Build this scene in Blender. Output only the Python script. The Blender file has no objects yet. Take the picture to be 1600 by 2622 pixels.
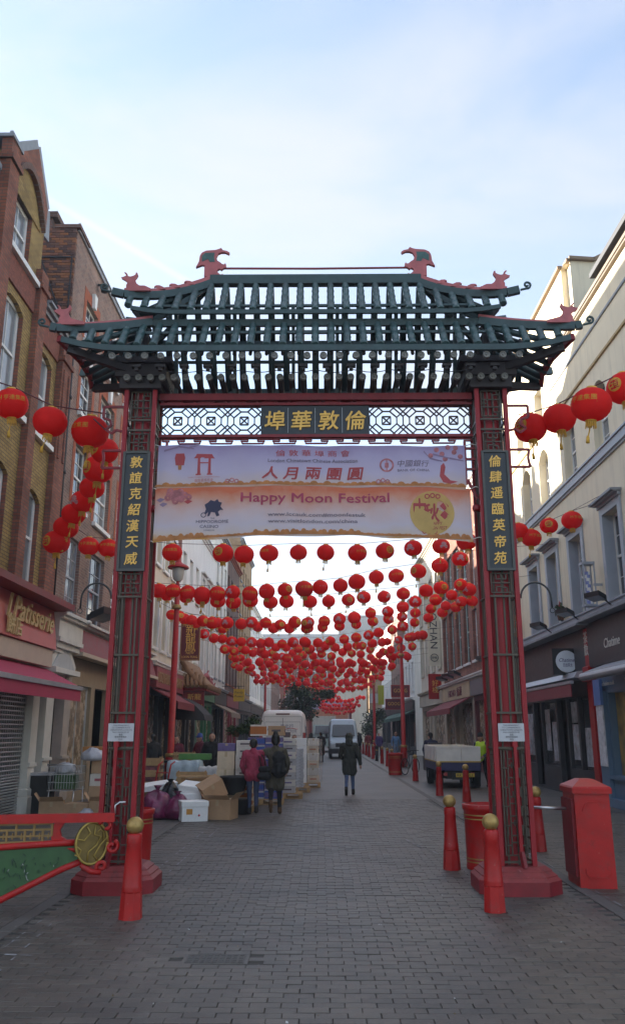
import bpy, math, random
from mathutils import Vector, Matrix, noise
random.seed(11)
R = math.radians
S = bpy.context.scene
COL = S.collection
PI = math.pi

# ---------------------------------------------------------------- camera, sky, sun, exposure
cam = bpy.data.cameras.new('camera')
cam.sensor_fit = 'VERTICAL'; cam.sensor_height = 36.0; cam.lens = 36.0 * 2121 / 2622
cam.clip_start = 0.1; cam.clip_end = 2000
camo = bpy.data.objects.new('camera', cam); COL.objects.link(camo)
camo.location = (0, 0, 1.8)
camo.rotation_euler = (R(90 + 14.84), 0, R(0.52))
S.camera = camo

CL0, CL1, CLOUD = .22, .76, (1.82, 1.82, 1.98, 1)
SUN_EL, SUN_AZ = R(11.5), R(-62)          # azimuth measured from +Y towards +X: the sun stands over the roofs on the left, ahead
w = bpy.data.worlds.new('World'); S.world = w; w.use_nodes = True
nt = w.node_tree; nt.nodes.clear()
N = nt.nodes.new; Lk = nt.links.new
out = N('ShaderNodeOutputWorld'); bg = N('ShaderNodeBackground'); Lk(bg.outputs[0], out.inputs[0])
sky = N('ShaderNodeTexSky'); sky.sky_type = 'NISHITA'; sky.sun_disc = False
sky.sun_elevation = SUN_EL; sky.sun_rotation = SUN_AZ
sky.air_density = 1.0; sky.dust_density = 0.7; sky.ozone_density = 1.8
bg.inputs[1].default_value = 0.122
tc = N('ShaderNodeTexCoord'); mp = N('ShaderNodeMapping')
mp.inputs['Rotation'].default_value = (R(20), R(38), R(24)); mp.inputs['Scale'].default_value = (1.0, 1.35, 2.0)
Lk(tc.outputs['Generated'], mp.inputs[0])
nz = N('ShaderNodeTexNoise'); nz.inputs['Scale'].default_value = 2.6; nz.inputs['Detail'].default_value = 5; nz.inputs['Roughness'].default_value = 0.5
nz.inputs['Distortion'].default_value = 0.6
Lk(mp.outputs[0], nz.inputs[0])
cr = N('ShaderNodeValToRGB'); cr.color_ramp.interpolation = 'EASE'; cr.color_ramp.elements[0].position = 0.30; cr.color_ramp.elements[1].position = 0.75
cr.color_ramp.elements[0].color = (CL0,) * 3 + (1,); cr.color_ramp.elements[1].color = (CL1,) * 3 + (1,)
Lk(nz.outputs[0], cr.inputs[0])
mx = N('ShaderNodeMixRGB'); mx.inputs['Color2'].default_value = CLOUD   # thin high cloud
# a faint vapour trail: a narrow band along a great circle of the sky
def vm(op, vec):
    q = N('ShaderNodeVectorMath'); q.operation = op; Lk(tc.outputs['Generated'], q.inputs[0]); q.inputs[1].default_value = vec; return q.outputs['Value']
def mr_(src, a, b, c, d):
    q = N('ShaderNodeMapRange'); q.interpolation_type = 'SMOOTHSTEP'; Lk(src, q.inputs[0])
    for i, v in enumerate((a, b, c, d)): q.inputs[i + 1].default_value = v
    return q.outputs[0]
def ma_(op, a, b=None, v=0.):
    q = N('ShaderNodeMath'); q.operation = op; Lk(a, q.inputs[0])
    if b is not None: Lk(b, q.inputs[1])
    else: q.inputs[1].default_value = v
    return q.outputs[0]
trail = ma_('MULTIPLY', mr_(ma_('ABSOLUTE', vm('DOT_PRODUCT', (-0.5073, 0.3675, -0.7794))), .0005, .0065, .30, 0.), mr_(vm('DOT_PRODUCT', (-0.2203, 0.8191, 0.5296)), .975, .997, 0., 1.))
fac_ = ma_('ADD', cr.outputs[0], trail)
Lk(fac_, mx.inputs['Fac']); Lk(sky.outputs[0], mx.inputs['Color1']); Lk(mx.outputs[0], bg.inputs[0])

sl = bpy.data.lights.new('sun', 'SUN'); sl.energy = 5.0; sl.angle = R(0.55); sl.color = (1.0, 0.93, 0.82)
so = bpy.data.objects.new('sun', sl); COL.objects.link(so)
sd = Vector((math.sin(SUN_AZ) * math.cos(SUN_EL), math.cos(SUN_AZ) * math.cos(SUN_EL), math.sin(SUN_EL)))
so.rotation_euler = sd.to_track_quat('Z', 'Y').to_euler(); so.location = sd * 100
vs = S.view_settings
S.display_settings.display_device = 'sRGB'
vs.view_transform = 'Standard'; vs.look = 'None'; vs.gamma = 1.0; vs.use_curve_mapping = False
vs.exposure = 2.15
S.render.engine = 'CYCLES'
S.cycles.max_bounces = 10; S.cycles.diffuse_bounces = 7; S.cycles.glossy_bounces = 3; S.cycles.transmission_bounces = 4; S.cycles.transparent_max_bounces = 8
S.cycles.use_denoising = True; S.cycles.use_fast_gi = False
S.cycles.sample_clamp_indirect = 6

# ---------------------------------------------------------------- materials
MATS = {}
def M(name, col, rough=.6, metal=0., var=.18, vs=5., bump=0., bs=60., spec=.5, coat=0., col2=None, alpha=1., trans=0., wear=None, streak=0., world=False):
    if name in MATS: return MATS[name]
    m = bpy.data.materials.new(name); m.use_nodes = True; t = m.node_tree; b = t.nodes['Principled BSDF']
    b.inputs['Roughness'].default_value = rough; b.inputs['Metallic'].default_value = metal
    b.inputs['Specular IOR Level'].default_value = spec
    if coat: b.inputs['Coat Weight'].default_value = coat; b.inputs['Coat Roughness'].default_value = .15
    tc = t.nodes.new('ShaderNodeTexCoord')
    if world: geo = t.nodes.new('ShaderNodeNewGeometry'); tc = type('W', (), dict(outputs={'Object': geo.outputs['Position']}))
    if var > 0 or col2:
        n = t.nodes.new('ShaderNodeTexNoise'); n.inputs['Scale'].default_value = vs; n.inputs['Detail'].default_value = 6; n.inputs['Roughness'].default_value = .62
        t.links.new(tc.outputs['Object'], n.inputs['Vector'])
        r = t.nodes.new('ShaderNodeValToRGB')
        e = r.color_ramp.elements
        e[0].position = .28; e[1].position = .74
        c2 = col2 or [min(1, c * (1 + var)) for c in col]
        e[0].color = [c * (1 - var) for c in col] + [1]; e[1].color = list(c2) + [1]
        t.links.new(n.outputs[0], r.inputs[0]); t.links.new(r.outputs[0], b.inputs['Base Color'])
        mr = t.nodes.new('ShaderNodeMapRange'); mr.inputs['To Min'].default_value = max(.02, rough - .1); mr.inputs['To Max'].default_value = min(1, rough + .12)
        t.links.new(n.outputs[0], mr.inputs[0]); t.links.new(mr.outputs[0], b.inputs['Roughness'])
    else:
        b.inputs['Base Color'].default_value = list(col) + [1]
    def mulin(fac_socket, colr, blend='MIX'):
        mxn = t.nodes.new('ShaderNodeMixRGB'); mxn.blend_type = blend
        src = b.inputs['Base Color']
        if src.is_linked: t.links.new(src.links[0].from_socket, mxn.inputs[1])
        else: mxn.inputs[1].default_value = src.default_value
        t.links.new(fac_socket, mxn.inputs[0]); mxn.inputs[2].default_value = (*colr, 1); t.links.new(mxn.outputs[0], src)
    if wear:                                       # chips, scuffs and grime
        for (sc_, lo, hi, colr) in wear:
            n3 = t.nodes.new('ShaderNodeTexNoise'); n3.inputs['Scale'].default_value = sc_; n3.inputs['Detail'].default_value = 8; n3.inputs['Roughness'].default_value = .7
            t.links.new(tc.outputs['Object'], n3.inputs['Vector']); m3 = t.nodes.new('ShaderNodeMapRange'); m3.inputs['From Min'].default_value = lo; m3.inputs['From Max'].default_value = hi
            t.links.new(n3.outputs[0], m3.inputs[0]); mulin(m3.outputs[0], colr)
    if streak:                                     # rain streaks down a wall
        mp_ = t.nodes.new('ShaderNodeMapping'); mp_.inputs['Scale'].default_value = (3.2, 3.2, .22); t.links.new(tc.outputs['Object'], mp_.inputs[0])
        n4 = t.nodes.new('ShaderNodeTexNoise'); n4.inputs['Scale'].default_value = 1.3; n4.inputs['Detail'].default_value = 7; n4.inputs['Roughness'].default_value = .65
        t.links.new(mp_.outputs[0], n4.inputs[0]); m4 = t.nodes.new('ShaderNodeMapRange'); m4.inputs['From Min'].default_value = .5; m4.inputs['From Max'].default_value = .75; m4.inputs['To Max'].default_value = streak
        t.links.new(n4.outputs[0], m4.inputs[0]); mulin(m4.outputs[0], tuple(c * .45 for c in col))
    if bump:
        n2 = t.nodes.new('ShaderNodeTexNoise'); n2.inputs['Scale'].default_value = bs; n2.inputs['Detail'].default_value = 4
        t.links.new(tc.outputs['Object'], n2.inputs['Vector'])
        bp = t.nodes.new('ShaderNodeBump'); bp.inputs['Strength'].default_value = bump; bp.inputs['Distance'].default_value = .02
        t.links.new(n2.outputs[0], bp.inputs['Height']); t.links.new(bp.outputs[0], b.inputs['Normal'])
    if trans:                                      # thin paper or cloth that lets light through
        o = t.nodes['Material Output']; tr = t.nodes.new('ShaderNodeBsdfTranslucent'); ms = t.nodes.new('ShaderNodeMixShader')
        ms.inputs[0].default_value = trans
        tr.inputs[0].default_value = list(col) + [1]
        if b.inputs['Base Color'].is_linked: t.links.new(b.inputs['Base Color'].links[0].from_socket, tr.inputs[0])
        t.links.new(b.outputs[0], ms.inputs[1]); t.links.new(tr.outputs[0], ms.inputs[2]); t.links.new(ms.outputs[0], o.inputs[0])
    MATS[name] = m; return m

def brick(name, c1, c2, mortar, w=.225, h=.075, mor=.009, dirt=.35, bump=.5):
    m = bpy.data.materials.new(name); m.use_nodes = True; t = m.node_tree; b = t.nodes['Principled BSDF']
    b.inputs['Roughness'].default_value = .88; b.inputs['Specular IOR Level'].default_value = .25
    tc = t.nodes.new('ShaderNodeTexCoord'); sx = t.nodes.new('ShaderNodeSeparateXYZ'); t.links.new(tc.outputs['Object'], sx.inputs[0])
    ad = t.nodes.new('ShaderNodeMath'); t.links.new(sx.outputs[0], ad.inputs[0]); t.links.new(sx.outputs[1], ad.inputs[1])
    cb = t.nodes.new('ShaderNodeCombineXYZ'); t.links.new(ad.outputs[0], cb.inputs[0]); t.links.new(sx.outputs[2], cb.inputs[1])
    bt = t.nodes.new('ShaderNodeTexBrick'); bt.inputs['Scale'].default_value = 1; bt.inputs['Brick Width'].default_value = w; bt.inputs['Row Height'].default_value = h
    bt.inputs['Mortar Size'].default_value = mor; bt.inputs['Mortar Smooth'].default_value = .2; bt.inputs['Bias'].default_value = -.1
    bt.inputs['Color1'].default_value = (*c1, 1); bt.inputs['Color2'].default_value = (*c2, 1); bt.inputs['Mortar'].default_value = (*mortar, 1)
    t.links.new(cb.outputs[0], bt.inputs[0])
    n = t.nodes.new('ShaderNodeTexNoise'); n.inputs['Scale'].default_value = .9; n.inputs['Detail'].default_value = 9; n.inputs['Roughness'].default_value = .7
    t.links.new(tc.outputs['Object'], n.inputs[0])
    mr = t.nodes.new('ShaderNodeMapRange'); mr.inputs['From Min'].default_value = .3; mr.inputs['From Max'].default_value = .7
    mr.inputs['To Min'].default_value = 1 - dirt; mr.inputs['To Max'].default_value = 1.12; t.links.new(n.outputs[0], mr.inputs[0])
    mu = t.nodes.new('ShaderNodeMixRGB'); mu.blend_type = 'MULTIPLY'; mu.inputs[0].default_value = 1
    t.links.new(bt.outputs[0], mu.inputs[1]); t.links.new(mr.outputs[0], mu.inputs[2]); t.links.new(mu.outputs[0], b.inputs['Base Color'])
    bp = t.nodes.new('ShaderNodeBump'); bp.inputs['Strength'].default_value = bump; bp.inputs['Distance'].default_value = .012; bp.invert = True
    t.links.new(bt.outputs[1], bp.inputs['Height']); t.links.new(bp.outputs[0], b.inputs['Normal'])
    MATS[name] = m; return m

# ---------------------------------------------------------------- objects
ROOT = {}                                         # world location of each thing's base
def setp(o, label=None, cat=None, group=None, kind=None):
    if label: o['label'] = label
    if cat: o['category'] = cat
    if group: o['group'] = group
    if kind: o['kind'] = kind
    return o
def thing(name, label, cat, loc=(0, 0, 0), rz=0., group=None, kind=None):
    o = bpy.data.objects.new(name, None); COL.objects.link(o); o.location = loc; o.rotation_euler = (0, 0, rz)
    o.empty_display_size = .2
    ROOT[o.name] = Vector(loc)
    return setp(o, label, cat, group, kind)
def add(name, me, parent=None, loc=None):
    o = bpy.data.objects.new(name, me); COL.objects.link(o)
    if parent: o.parent = parent; ROOT[o.name] = ROOT.get(parent.name, Vector())
    else: ROOT[o.name] = Vector()
    if loc is not None: o.location = loc
    return o
def kids(o): return [c for c in ALLKIDS.get(o.name, [])]
def dup(root, loc, rz=0., label=None, group=None):
    r = root.copy(); COL.objects.link(r); r.location = loc; r.rotation_euler = (0, 0, rz)
    if label: r['label'] = label
    if group: r['group'] = group
    for ch in root.children:
        c = ch.copy(); COL.objects.link(c); c.parent = r
        for g in ch.children:
            d = g.copy(); COL.objects.link(d); d.parent = c
    return r

class MB:
    def __init__(s): s.v = []; s.f = []; s.m = []; s.cur = 0; s.sm = []; s.smooth = False
    def face(s, idx): s.f.append(idx); s.m.append(s.cur); s.sm.append(s.smooth)
    def poly(s, pts):
        n = len(s.v); s.v += [tuple(p) for p in pts]; s.face(list(range(n, n + len(pts)))); return s
    def box(s, x0, x1, y0, y1, z0, z1, bev=0):
        n = len(s.v)
        if bev:
            b = bev
            s.v += [(x0, y0, z0), (x1, y0, z0), (x1, y1, z0), (x0, y1, z0), (x0, y0, z1 - b), (x1, y0, z1 - b), (x1, y1, z1 - b), (x0, y1, z1 - b),
                    (x0 + b, y0 + b, z1), (x1 - b, y0 + b, z1), (x1 - b, y1 - b, z1), (x0 + b, y1 - b, z1)]
            for q in ((3, 2, 1, 0), (0, 1, 5, 4), (1, 2, 6, 5), (2, 3, 7, 6), (3, 0, 4, 7), (4, 5, 9, 8), (5, 6, 10, 9), (6, 7, 11, 10), (7, 4, 8, 11), (8, 9, 10, 11)): s.face([n + i for i in q])
            return s
        s.v += [(x0, y0, z0), (x1, y0, z0), (x1, y1, z0), (x0, y1, z0), (x0, y0, z1), (x1, y0, z1), (x1, y1, z1), (x0, y1, z1)]
        for q in ((3, 2, 1, 0), (4, 5, 6, 7), (0, 1, 5, 4), (1, 2, 6, 5), (2, 3, 7, 6), (3, 0, 4, 7)): s.face([n + i for i in q])
        return s
    def bx(s, c, d, M4=None):
        n = len(s.v); s.box(c[0] - d[0] / 2, c[0] + d[0] / 2, c[1] - d[1] / 2, c[1] + d[1] / 2, c[2] - d[2] / 2, c[2] + d[2] / 2)
        if M4 is not None: s.xf(M4, n)
        return s
    def xf(s, M4, n0=0):
        for i in range(n0, len(s.v)): s.v[i] = tuple(M4 @ Vector(s.v[i]))
        return s
    def prism(s, pts, off):                       # polygon of 3-D points pushed along off
        n = len(s.v); k = len(pts); off = Vector(off)
        s.v += [tuple(p) for p in pts] + [tuple(Vector(p) + off) for p in pts]
        s.face(list(range(n, n + k))); s.face(list(range(n + 2 * k - 1, n + k - 1, -1)))
        for i in range(k): j = (i + 1) % k; s.face([n + i, n + k + i, n + k + j, n + j])
        return s
    def bar(s, p, q, w, h=None, up=(0, 0, 1)):     # square bar from p to q
        h = h or w; p = Vector(p); q = Vector(q); d = (q - p)
        if d.length < 1e-6: return s
        d.normalize(); u = Vector(up)
        if abs(d.dot(u)) > .98: u = Vector((0, 1, 0))
        a = d.cross(u).normalized(); b = a.cross(d).normalized()
        n = len(s.v)
        for c in (p, q):
            for sa, sb in ((-1, -1), (1, -1), (1, 1), (-1, 1)): s.v.append(tuple(c + a * sa * w / 2 + b * sb * h / 2))
        for f in ((3, 2, 1, 0), (4, 5, 6, 7), (0, 1, 5, 4), (1, 2, 6, 5), (2, 3, 7, 6), (3, 0, 4, 7)): s.face([n + i for i in f])
        return s
    def tube(s, pts, r, k=8, caps=True, smooth=True):
        pts = [Vector(p) for p in pts]; n0 = len(s.v); sm = s.smooth; s.smooth = smooth
        rs = r if isinstance(r, (list, tuple)) else [r] * len(pts)
        u = None
        for i, p in enumerate(pts):
            d = (pts[min(i + 1, len(pts) - 1)] - pts[max(i - 1, 0)]).normalized()
            if u is None: u = Vector((0, 0, 1)) if abs(d.z) < .9 else Vector((0, 1, 0))
            a = d.cross(u).normalized(); u = a.cross(d).normalized()
            for j in range(k): t = 2 * PI * j / k; s.v.append(tuple(p + (a * math.cos(t) + u * math.sin(t)) * rs[i]))
        for i in range(len(pts) - 1):
            for j in range(k): j2 = (j + 1) % k; s.face([n0 + i * k + j, n0 + i * k + j2, n0 + (i + 1) * k + j2, n0 + (i + 1) * k + j])
        s.smooth = False
        if caps: s.face([n0 + j for j in range(k)][::-1]); s.face([n0 + (len(pts) - 1) * k + j for j in range(k)])
        s.smooth = sm; return s
    def lathe(s, prof, c=(0, 0, 0), k=16, smooth=True, caps=True, wob=0):
        n0 = len(s.v); sm = s.smooth; s.smooth = smooth
        for (r, z) in prof:
            for j in range(k):
                t = 2 * PI * j / k; rr = r * (1 + (random.uniform(-wob, wob) if wob else 0)); s.v.append((c[0] + rr * math.cos(t), c[1] + rr * math.sin(t), c[2] + z))
        for i in range(len(prof) - 1):
            for j in range(k): j2 = (j + 1) % k; s.face([n0 + i * k + j, n0 + i * k + j2, n0 + (i + 1) * k + j2, n0 + (i + 1) * k + j])
        s.smooth = False
        if caps:
            if prof[0][0] > 1e-4: s.face([n0 + j for j in range(k)][::-1])
            if prof[-1][0] > 1e-4: s.face([n0 + (len(prof) - 1) * k + j for j in range(k)])
        s.smooth = sm; return s
    def mesh(s, name, mats, o=Vector()):
        me = bpy.data.meshes.new(name)
        me.from_pydata([(p[0] - o[0], p[1] - o[1], p[2] - o[2]) for p in s.v], [], s.f)
        for m in (mats if isinstance(mats, (list, tuple)) else [mats]): me.materials.append(m)
        if any(s.m): me.polygons.foreach_set('material_index', s.m)
        if any(s.sm): me.polygons.foreach_set('use_smooth', s.sm)
        me.update(); return me
    def build(s, name, mats, parent=None, **kw):
        o = ROOT.get(parent.name, Vector()) if parent else Vector()
        ob = add(name, s.mesh(name, mats, o), parent)
        return setp(ob, **kw) if kw else ob

def bx(x0, x1, y0, y1, z0, z1): return MB().box(min(x0, x1), max(x0, x1), min(y0, y1), max(y0, y1), min(z0, z1), max(z0, z1))

# lettering: text turned into a solid mesh and placed on a face that looks to -Y ('F'), +X ('L', the houses on the left) or -X ('R')
TXT = {}
_ts = bpy.data.scenes.new('lettering')
def text_raw(s, ext, off=0., shear=0., space=1., line=1.):
    k = (s, ext, off, shear, space, line)
    if k not in TXT:
        cu = bpy.data.curves.new('t', 'FONT'); cu.body = s; cu.extrude = ext; cu.resolution_u = 2; cu.offset = off; cu.shear = shear
        cu.space_character = space; cu.space_line = line; cu.align_x = 'CENTER'; cu.align_y = 'CENTER'
        ob = bpy.data.objects.new('t', cu); _ts.collection.objects.link(ob)
        vl = _ts.view_layers[0]; vl.update()
        me = bpy.data.meshes.new_from_object(ob.evaluated_get(vl.depsgraph)); bpy.data.objects.remove(ob)
        TXT[k] = ([tuple(v.co) for v in me.vertices], [list(p.vertices) for p in me.polygons]); bpy.data.meshes.remove(me)
    return TXT[k]
FACE = {'F': (Vector((1, 0, 0)), Vector((0, 0, 1)), Vector((0, -1, 0))), 'L': (Vector((0, 1, 0)), Vector((0, 0, 1)), Vector((1, 0, 0))),
        'R': (Vector((0, -1, 0)), Vector((0, 0, 1)), Vector((-1, 0, 0)))}
def text(s, size, mat, parent, loc, face='F', ext=.01, width=None, height=None, off=0., shear=0., space=1., line=1., name='lettering', rot=0., mb=None, bold=0.):
    vs_, fs = text_raw(s, ext / size if size else ext, off, shear, space, line)
    if not vs_: return None
    xs = [v[0] for v in vs_]; ys = [v[1] for v in vs_]
    cx, cy = (min(xs) + max(xs)) / 2, (min(ys) + max(ys)) / 2
    sx = sy = size
    if width: sx = width / (max(xs) - min(xs))
    if height: sy = height / (max(ys) - min(ys))
    if width and not size: sy = sx
    a, b, c = FACE[face] if isinstance(face, str) else face
    ca, sa = math.cos(rot), math.sin(rot); L = Vector(loc)
    b_ = mb or MB(); n = len(b_.v)
    for q_, (ox_, oy_) in enumerate(((0, 0), (1, .3), (-1, -.3), (.3, -1), (-.3, 1)) if bold else ((0, 0),)):
        n = len(b_.v)                              # heavier strokes: copies moved a little, each on its own level
        for v in vs_:
            x, y = (v[0] - cx) * sx + ox_ * bold * sx, (v[1] - cy) * sy + oy_ * bold * sy
            b_.v.append(tuple(L + a * (x * ca - y * sa) + b * (x * sa + y * ca) + c * (v[2] * (size or sx) + q_ * .0004)))
        for f in fs: b_.face([n + i for i in f])
    return b_.build(name, mat, parent) if mb is None else mb
# ---------------------------------------------------------------- palette
PAV = [M('paver_a', (.104, .087, .072), .48, var=.28, vs=3.1, bump=.35, bs=90, world=True, wear=((.45, .42, .66, (0.058, 0.051, 0.046)), (1.6, .58, .72, (0.117, 0.104, 0.092)), (13, .66, .72, (.16, .15, .14)))), M('paver_b', (.092, .078, .065), .48, var=.28, vs=2.7, bump=.35, bs=90, world=True, wear=((.45, .42, .66, (0.051, 0.046, 0.042)), (1.6, .58, .72, (0.104, 0.092, 0.084)), (13, .66, .72, (.16, .15, .14)))), M('paver_c', (.115, .097, .080), .48, var=.25, vs=2.2, bump=.35, bs=90, world=True, wear=((.45, .42, .66, (0.064, 0.057, 0.051)), (1.6, .58, .72, (0.130, 0.115, 0.103)), (13, .66, .72, (.16, .15, .14))))]
asph = M('asphalt', (.104, .089, .075), .48, var=.3, vs=1.1, bump=.5, bs=120, world=True, wear=((.45, .42, .66, (0.058, 0.052, 0.047)), (1.6, .58, .72, (0.117, 0.105, 0.095)), (13, .66, .72, (.16, .15, .14))))
joint = M('joint_sand', (.060, .053, .047), .9, var=.3, vs=6)
jointl = M('joint_mortar', (.105, .093, .08), .9, var=.3, vs=6)
slabm = M('pavement_slab', (.104, .089, .076), .48, var=.22, vs=1.6, bump=.3, bs=70, world=True, wear=((.45, .42, .66, (0.058, 0.052, 0.048)), (1.6, .58, .72, (0.117, 0.105, 0.096)), (13, .66, .72, (.16, .15, .14))))
kerbm = M('kerb_granite', (.098, .087, .080), .7, var=.2, vs=30, bump=.2)
red = M('red_paint', (.38, .011, .010), .42, var=.2, vs=4, bump=.05, bs=50, spec=.35, wear=((7, .53, .70, (.27, .03, .028)), (4, .60, .76, (.11, .02, .018)), (26, .66, .70, (.42, .22, .18))))
redd = M('dark_red_paint', (.20, .008, .014), .5, var=.25, vs=5, bump=.08, wear=((8, .62, .78, (.06, .02, .02)), (26, .70, .73, (.3, .16, .13))))
redb = M('faded_red_paint', (.22, .03, .03), .6, var=.25, vs=7, bump=.15, wear=((5, .55, .75, (.05, .02, .02)), (18, .64, .7, (.42, .22, .2))))
gold = M('gold_paint', (.40, .26, .085), .45, metal=.5, var=.2, vs=9, wear=((14, .58, .72, (.16, .10, .035)),))
goldl = M('gold_leaf', (.80, .47, .10), .45, metal=.15, var=.15, vs=9)
green = M('green_glaze', (.038, .082, .085), .38, var=.35, vs=6, bump=.12, bs=40, coat=.25)
greend = M('green_timber', (.032, .062, .066), .55, var=.3, vs=6)
bronze = M('bronze', (.085, .070, .052), .5, metal=.35, var=.3, vs=9)
black = M('black_paint', (.015, .016, .018), .4, var=.2)
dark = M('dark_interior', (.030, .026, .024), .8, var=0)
iron = M('iron', (.03, .03, .032), .55, metal=.4, var=.25, vs=12)
steel = M('steel', (.55, .55, .57), .32, metal=.9, var=.1)
alu = M('plaque_steel', (.42, .42, .45), .45, metal=.5, var=.12)
white = M('white_paint', (.74, .73, .70), .5, var=.07, vs=3)
offw = M('offwhite_paint', (.68, .65, .59), .6, var=.1, vs=2.5, bump=.1, streak=.35)
greyp = M('grey_paint', (.36, .38, .42), .55, var=.1, vs=2)
cream = M('cream_render', (.76, .66, .48), .8, var=.07, vs=.8, bump=.12, bs=120, streak=.4)
creamd = M('cream_stone', (.52, .46, .36), .8, var=.16, vs=1.1, bump=.15)
whiter = M('white_render', (.80, .79, .75), .8, var=.06, vs=.7, bump=.1, streak=.5)
greyr = M('grey_render', (.52, .52, .52), .8, var=.12, vs=.8, streak=.5)
lead = M('lead', (.24, .25, .27), .6, var=.2, vs=4)
slate = M('slate', (.24, .25, .27), .6, var=.3, vs=5, bump=.3, bs=25)
glass = M('window_glass', (.045, .052, .06), .06, var=.35, vs=.6, spec=.9)
glassl = M('window_glass_pale', (.22, .24, .26), .08, var=.5, vs=.55, spec=.9)
curt = M('net_curtain', (.66, .65, .62), .9, var=.15, vs=9)
b_yel = brick('yellow_stock_brick', (.44, .30, .11), (.32, .205, .075), (.17, .125, .08), dirt=.4)
b_red = brick('red_brick', (.37, .135, .085), (.25, .09, .065), (.15, .115, .095), dirt=.5)
b_brn = brick('brown_brick', (.34, .20, .155), (.215, .135, .115), (.34, .29, .25), dirt=.4)
b_dk = brick('dark_brick', (.20, .10, .075), (.13, .075, .06), (.19, .16, .14), dirt=.4)
b_buf = brick('buff_brick', (.48, .31, .16), (.38, .24, .13), (.3, .23, .16), dirt=.35)
b_or = M('rubbed_red_brick', (.33, .085, .035), .85, var=.25, vs=6, bump=.2)
terra = M('terracotta_panel', (.21, .065, .042), .85, var=.4, vs=14, bump=.9, bs=22)
wood = M('raw_wood', (.42, .27, .13), .8, var=.25, vs=8)
card = M('cardboard', (.44, .28, .165), .85, var=.14, vs=5)
cardl = M('pale_cardboard', (.62, .50, .36), .85, var=.12, vs=5)
poly = M('polystyrene', (.83, .83, .83), .8, var=.05, vs=20, bump=.1, bs=150)

# ---------------------------------------------------------------- ground
mb = MB(); mb.poly([(-700, -300, -.035), (700, -300, -.035), (700, 1200, -.035), (-700, 1200, -.035)])
mb.build('ground', asph, None, kind='structure')
street = thing('street', 'dark grey brick paved pedestrian street under the red gate', None, (0, 0, 0), kind='structure')
mb = MB(); mb.box(-2.86, 3.0, 3, 24.0, -.05, -.012); mb.cur = 1; mb.box(-2.86, 3.0, 24.0, 170, -.05, 0.0)
mb.build('carriageway', [joint, asph], street)
side = MB(); side.box(3.16, 60, -30, 170, -.05, -.006); side.box(-60, -3.02, -30, 170, -.05, -.006)
side.build('pavement', slabm, street)
kb = MB()
for y in [3 + .9 * i for i in range(70)]:
    kb.box(3.003, 3.155, y, y + .892, -.04, .003 + random.uniform(0, .004), bev=.004); kb.box(-3.015, -2.863, y, y + .892, -.04, .003 + random.uniform(0, .004), bev=.004)
setp(kb.build('kerb_stone', kerbm, street), kind='stuff')
PL, PW, PT = .212, .102, .06
pm = [MB().box(-PL / 2, PL / 2, -PW / 2, PW / 2, -PT, 0, bev=.003).mesh('paver', m) for m in PAV]
cand = []
y = 5.45; row = 0
while y < 24:
    dx = (row % 2) * .108 + random.uniform(-.012, .012); row += 1
    x = -2.86 + PL / 2 - dx
    while x < 3.0 - PL / 2 + .05:
        if x - PL / 2 > -2.87 and abs(x) < y * .44 + .7: cand.append((x, y))
        x += PL + .005
    y += PW + .005
def vis(x, y): return abs((x - 0) / (y * .967)) < .372
cand = [c for c in cand if not (-1.16 < c[0] < -.56 and 7.32 < c[1] < 7.68) and vis(*c)]
near = cand[:300]; rest = cand[300:]
for x, y in near:
    o = add('paving_brick', random.choice(pm), street, (x + random.uniform(-.002, .002), y, random.uniform(-.004, .003)))
    o.rotation_euler = (random.uniform(-.008, .008), random.uniform(-.012, .012), random.uniform(-.008, .008))
mb = MB()
for x, y in rest:
    mb.cur = random.choice((0, 0, 1, 1, 2)); z = random.uniform(-.004, .003)
    mb.box(x - PL / 2, x + PL / 2, y - PW / 2, y + PW / 2, z - PT, z, bev=.003)
mb.build('paving_bricks', PAV, street, kind='stuff')
# side pavement blocks on the right and the left, laid the other way round with paler joints
mb = MB(); mb.cur = 3
mb.poly([(3.165, 5, -.003), (7.3, 5, -.003), (7.3, 20, -.003), (3.165, 20, -.003)])
mb.poly([(-6.4, 5, -.003), (-3.03, 5, -.003), (-3.03, 20, -.003), (-6.4, 20, -.003)])
for xa, xb in ((3.17, 7.2), (-6.4, -3.03)):
    y = 6.0; r_ = 0
    while y < 18:
        x = xa + (r_ % 2) * -.15; r_ += 1
        while x < xb:
            if vis(x + .1, y) or vis(x + .3, y):
                mb.cur = random.choice((0, 1, 2)); mb.box(max(x, xa), min(x + .292, xb), y, y + .142, -.03, .001 + random.uniform(-.002, .003), bev=.004)
            x += .30
        y += .15
mb.build('paving_blocks', PAV + [jointl], street, kind='stuff')
# iron cover set in the bricks
c = thing('drain_cover', 'small square iron drain cover set flush in the paving bricks before the gate', 'drain cover', (-.86, 7.5, 0))
bx(-1.13, -.59, 7.345, 7.655, -.05, -.004).build('frame', slabm, c)
mb = MB(); mb.box(-1.10, -.62, 7.37, 7.63, -.02, .000)
for i in range(9):
    for j in range(5): mb.box(-1.085 + i * .052, -1.05 + i * .052, 7.385 + j * .049, 7.415 + j * .049, .0, .005)
mb.build('plate', M('worn_iron', (.085, .078, .072), .6, metal=.2, var=.3, vs=20), c)
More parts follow.
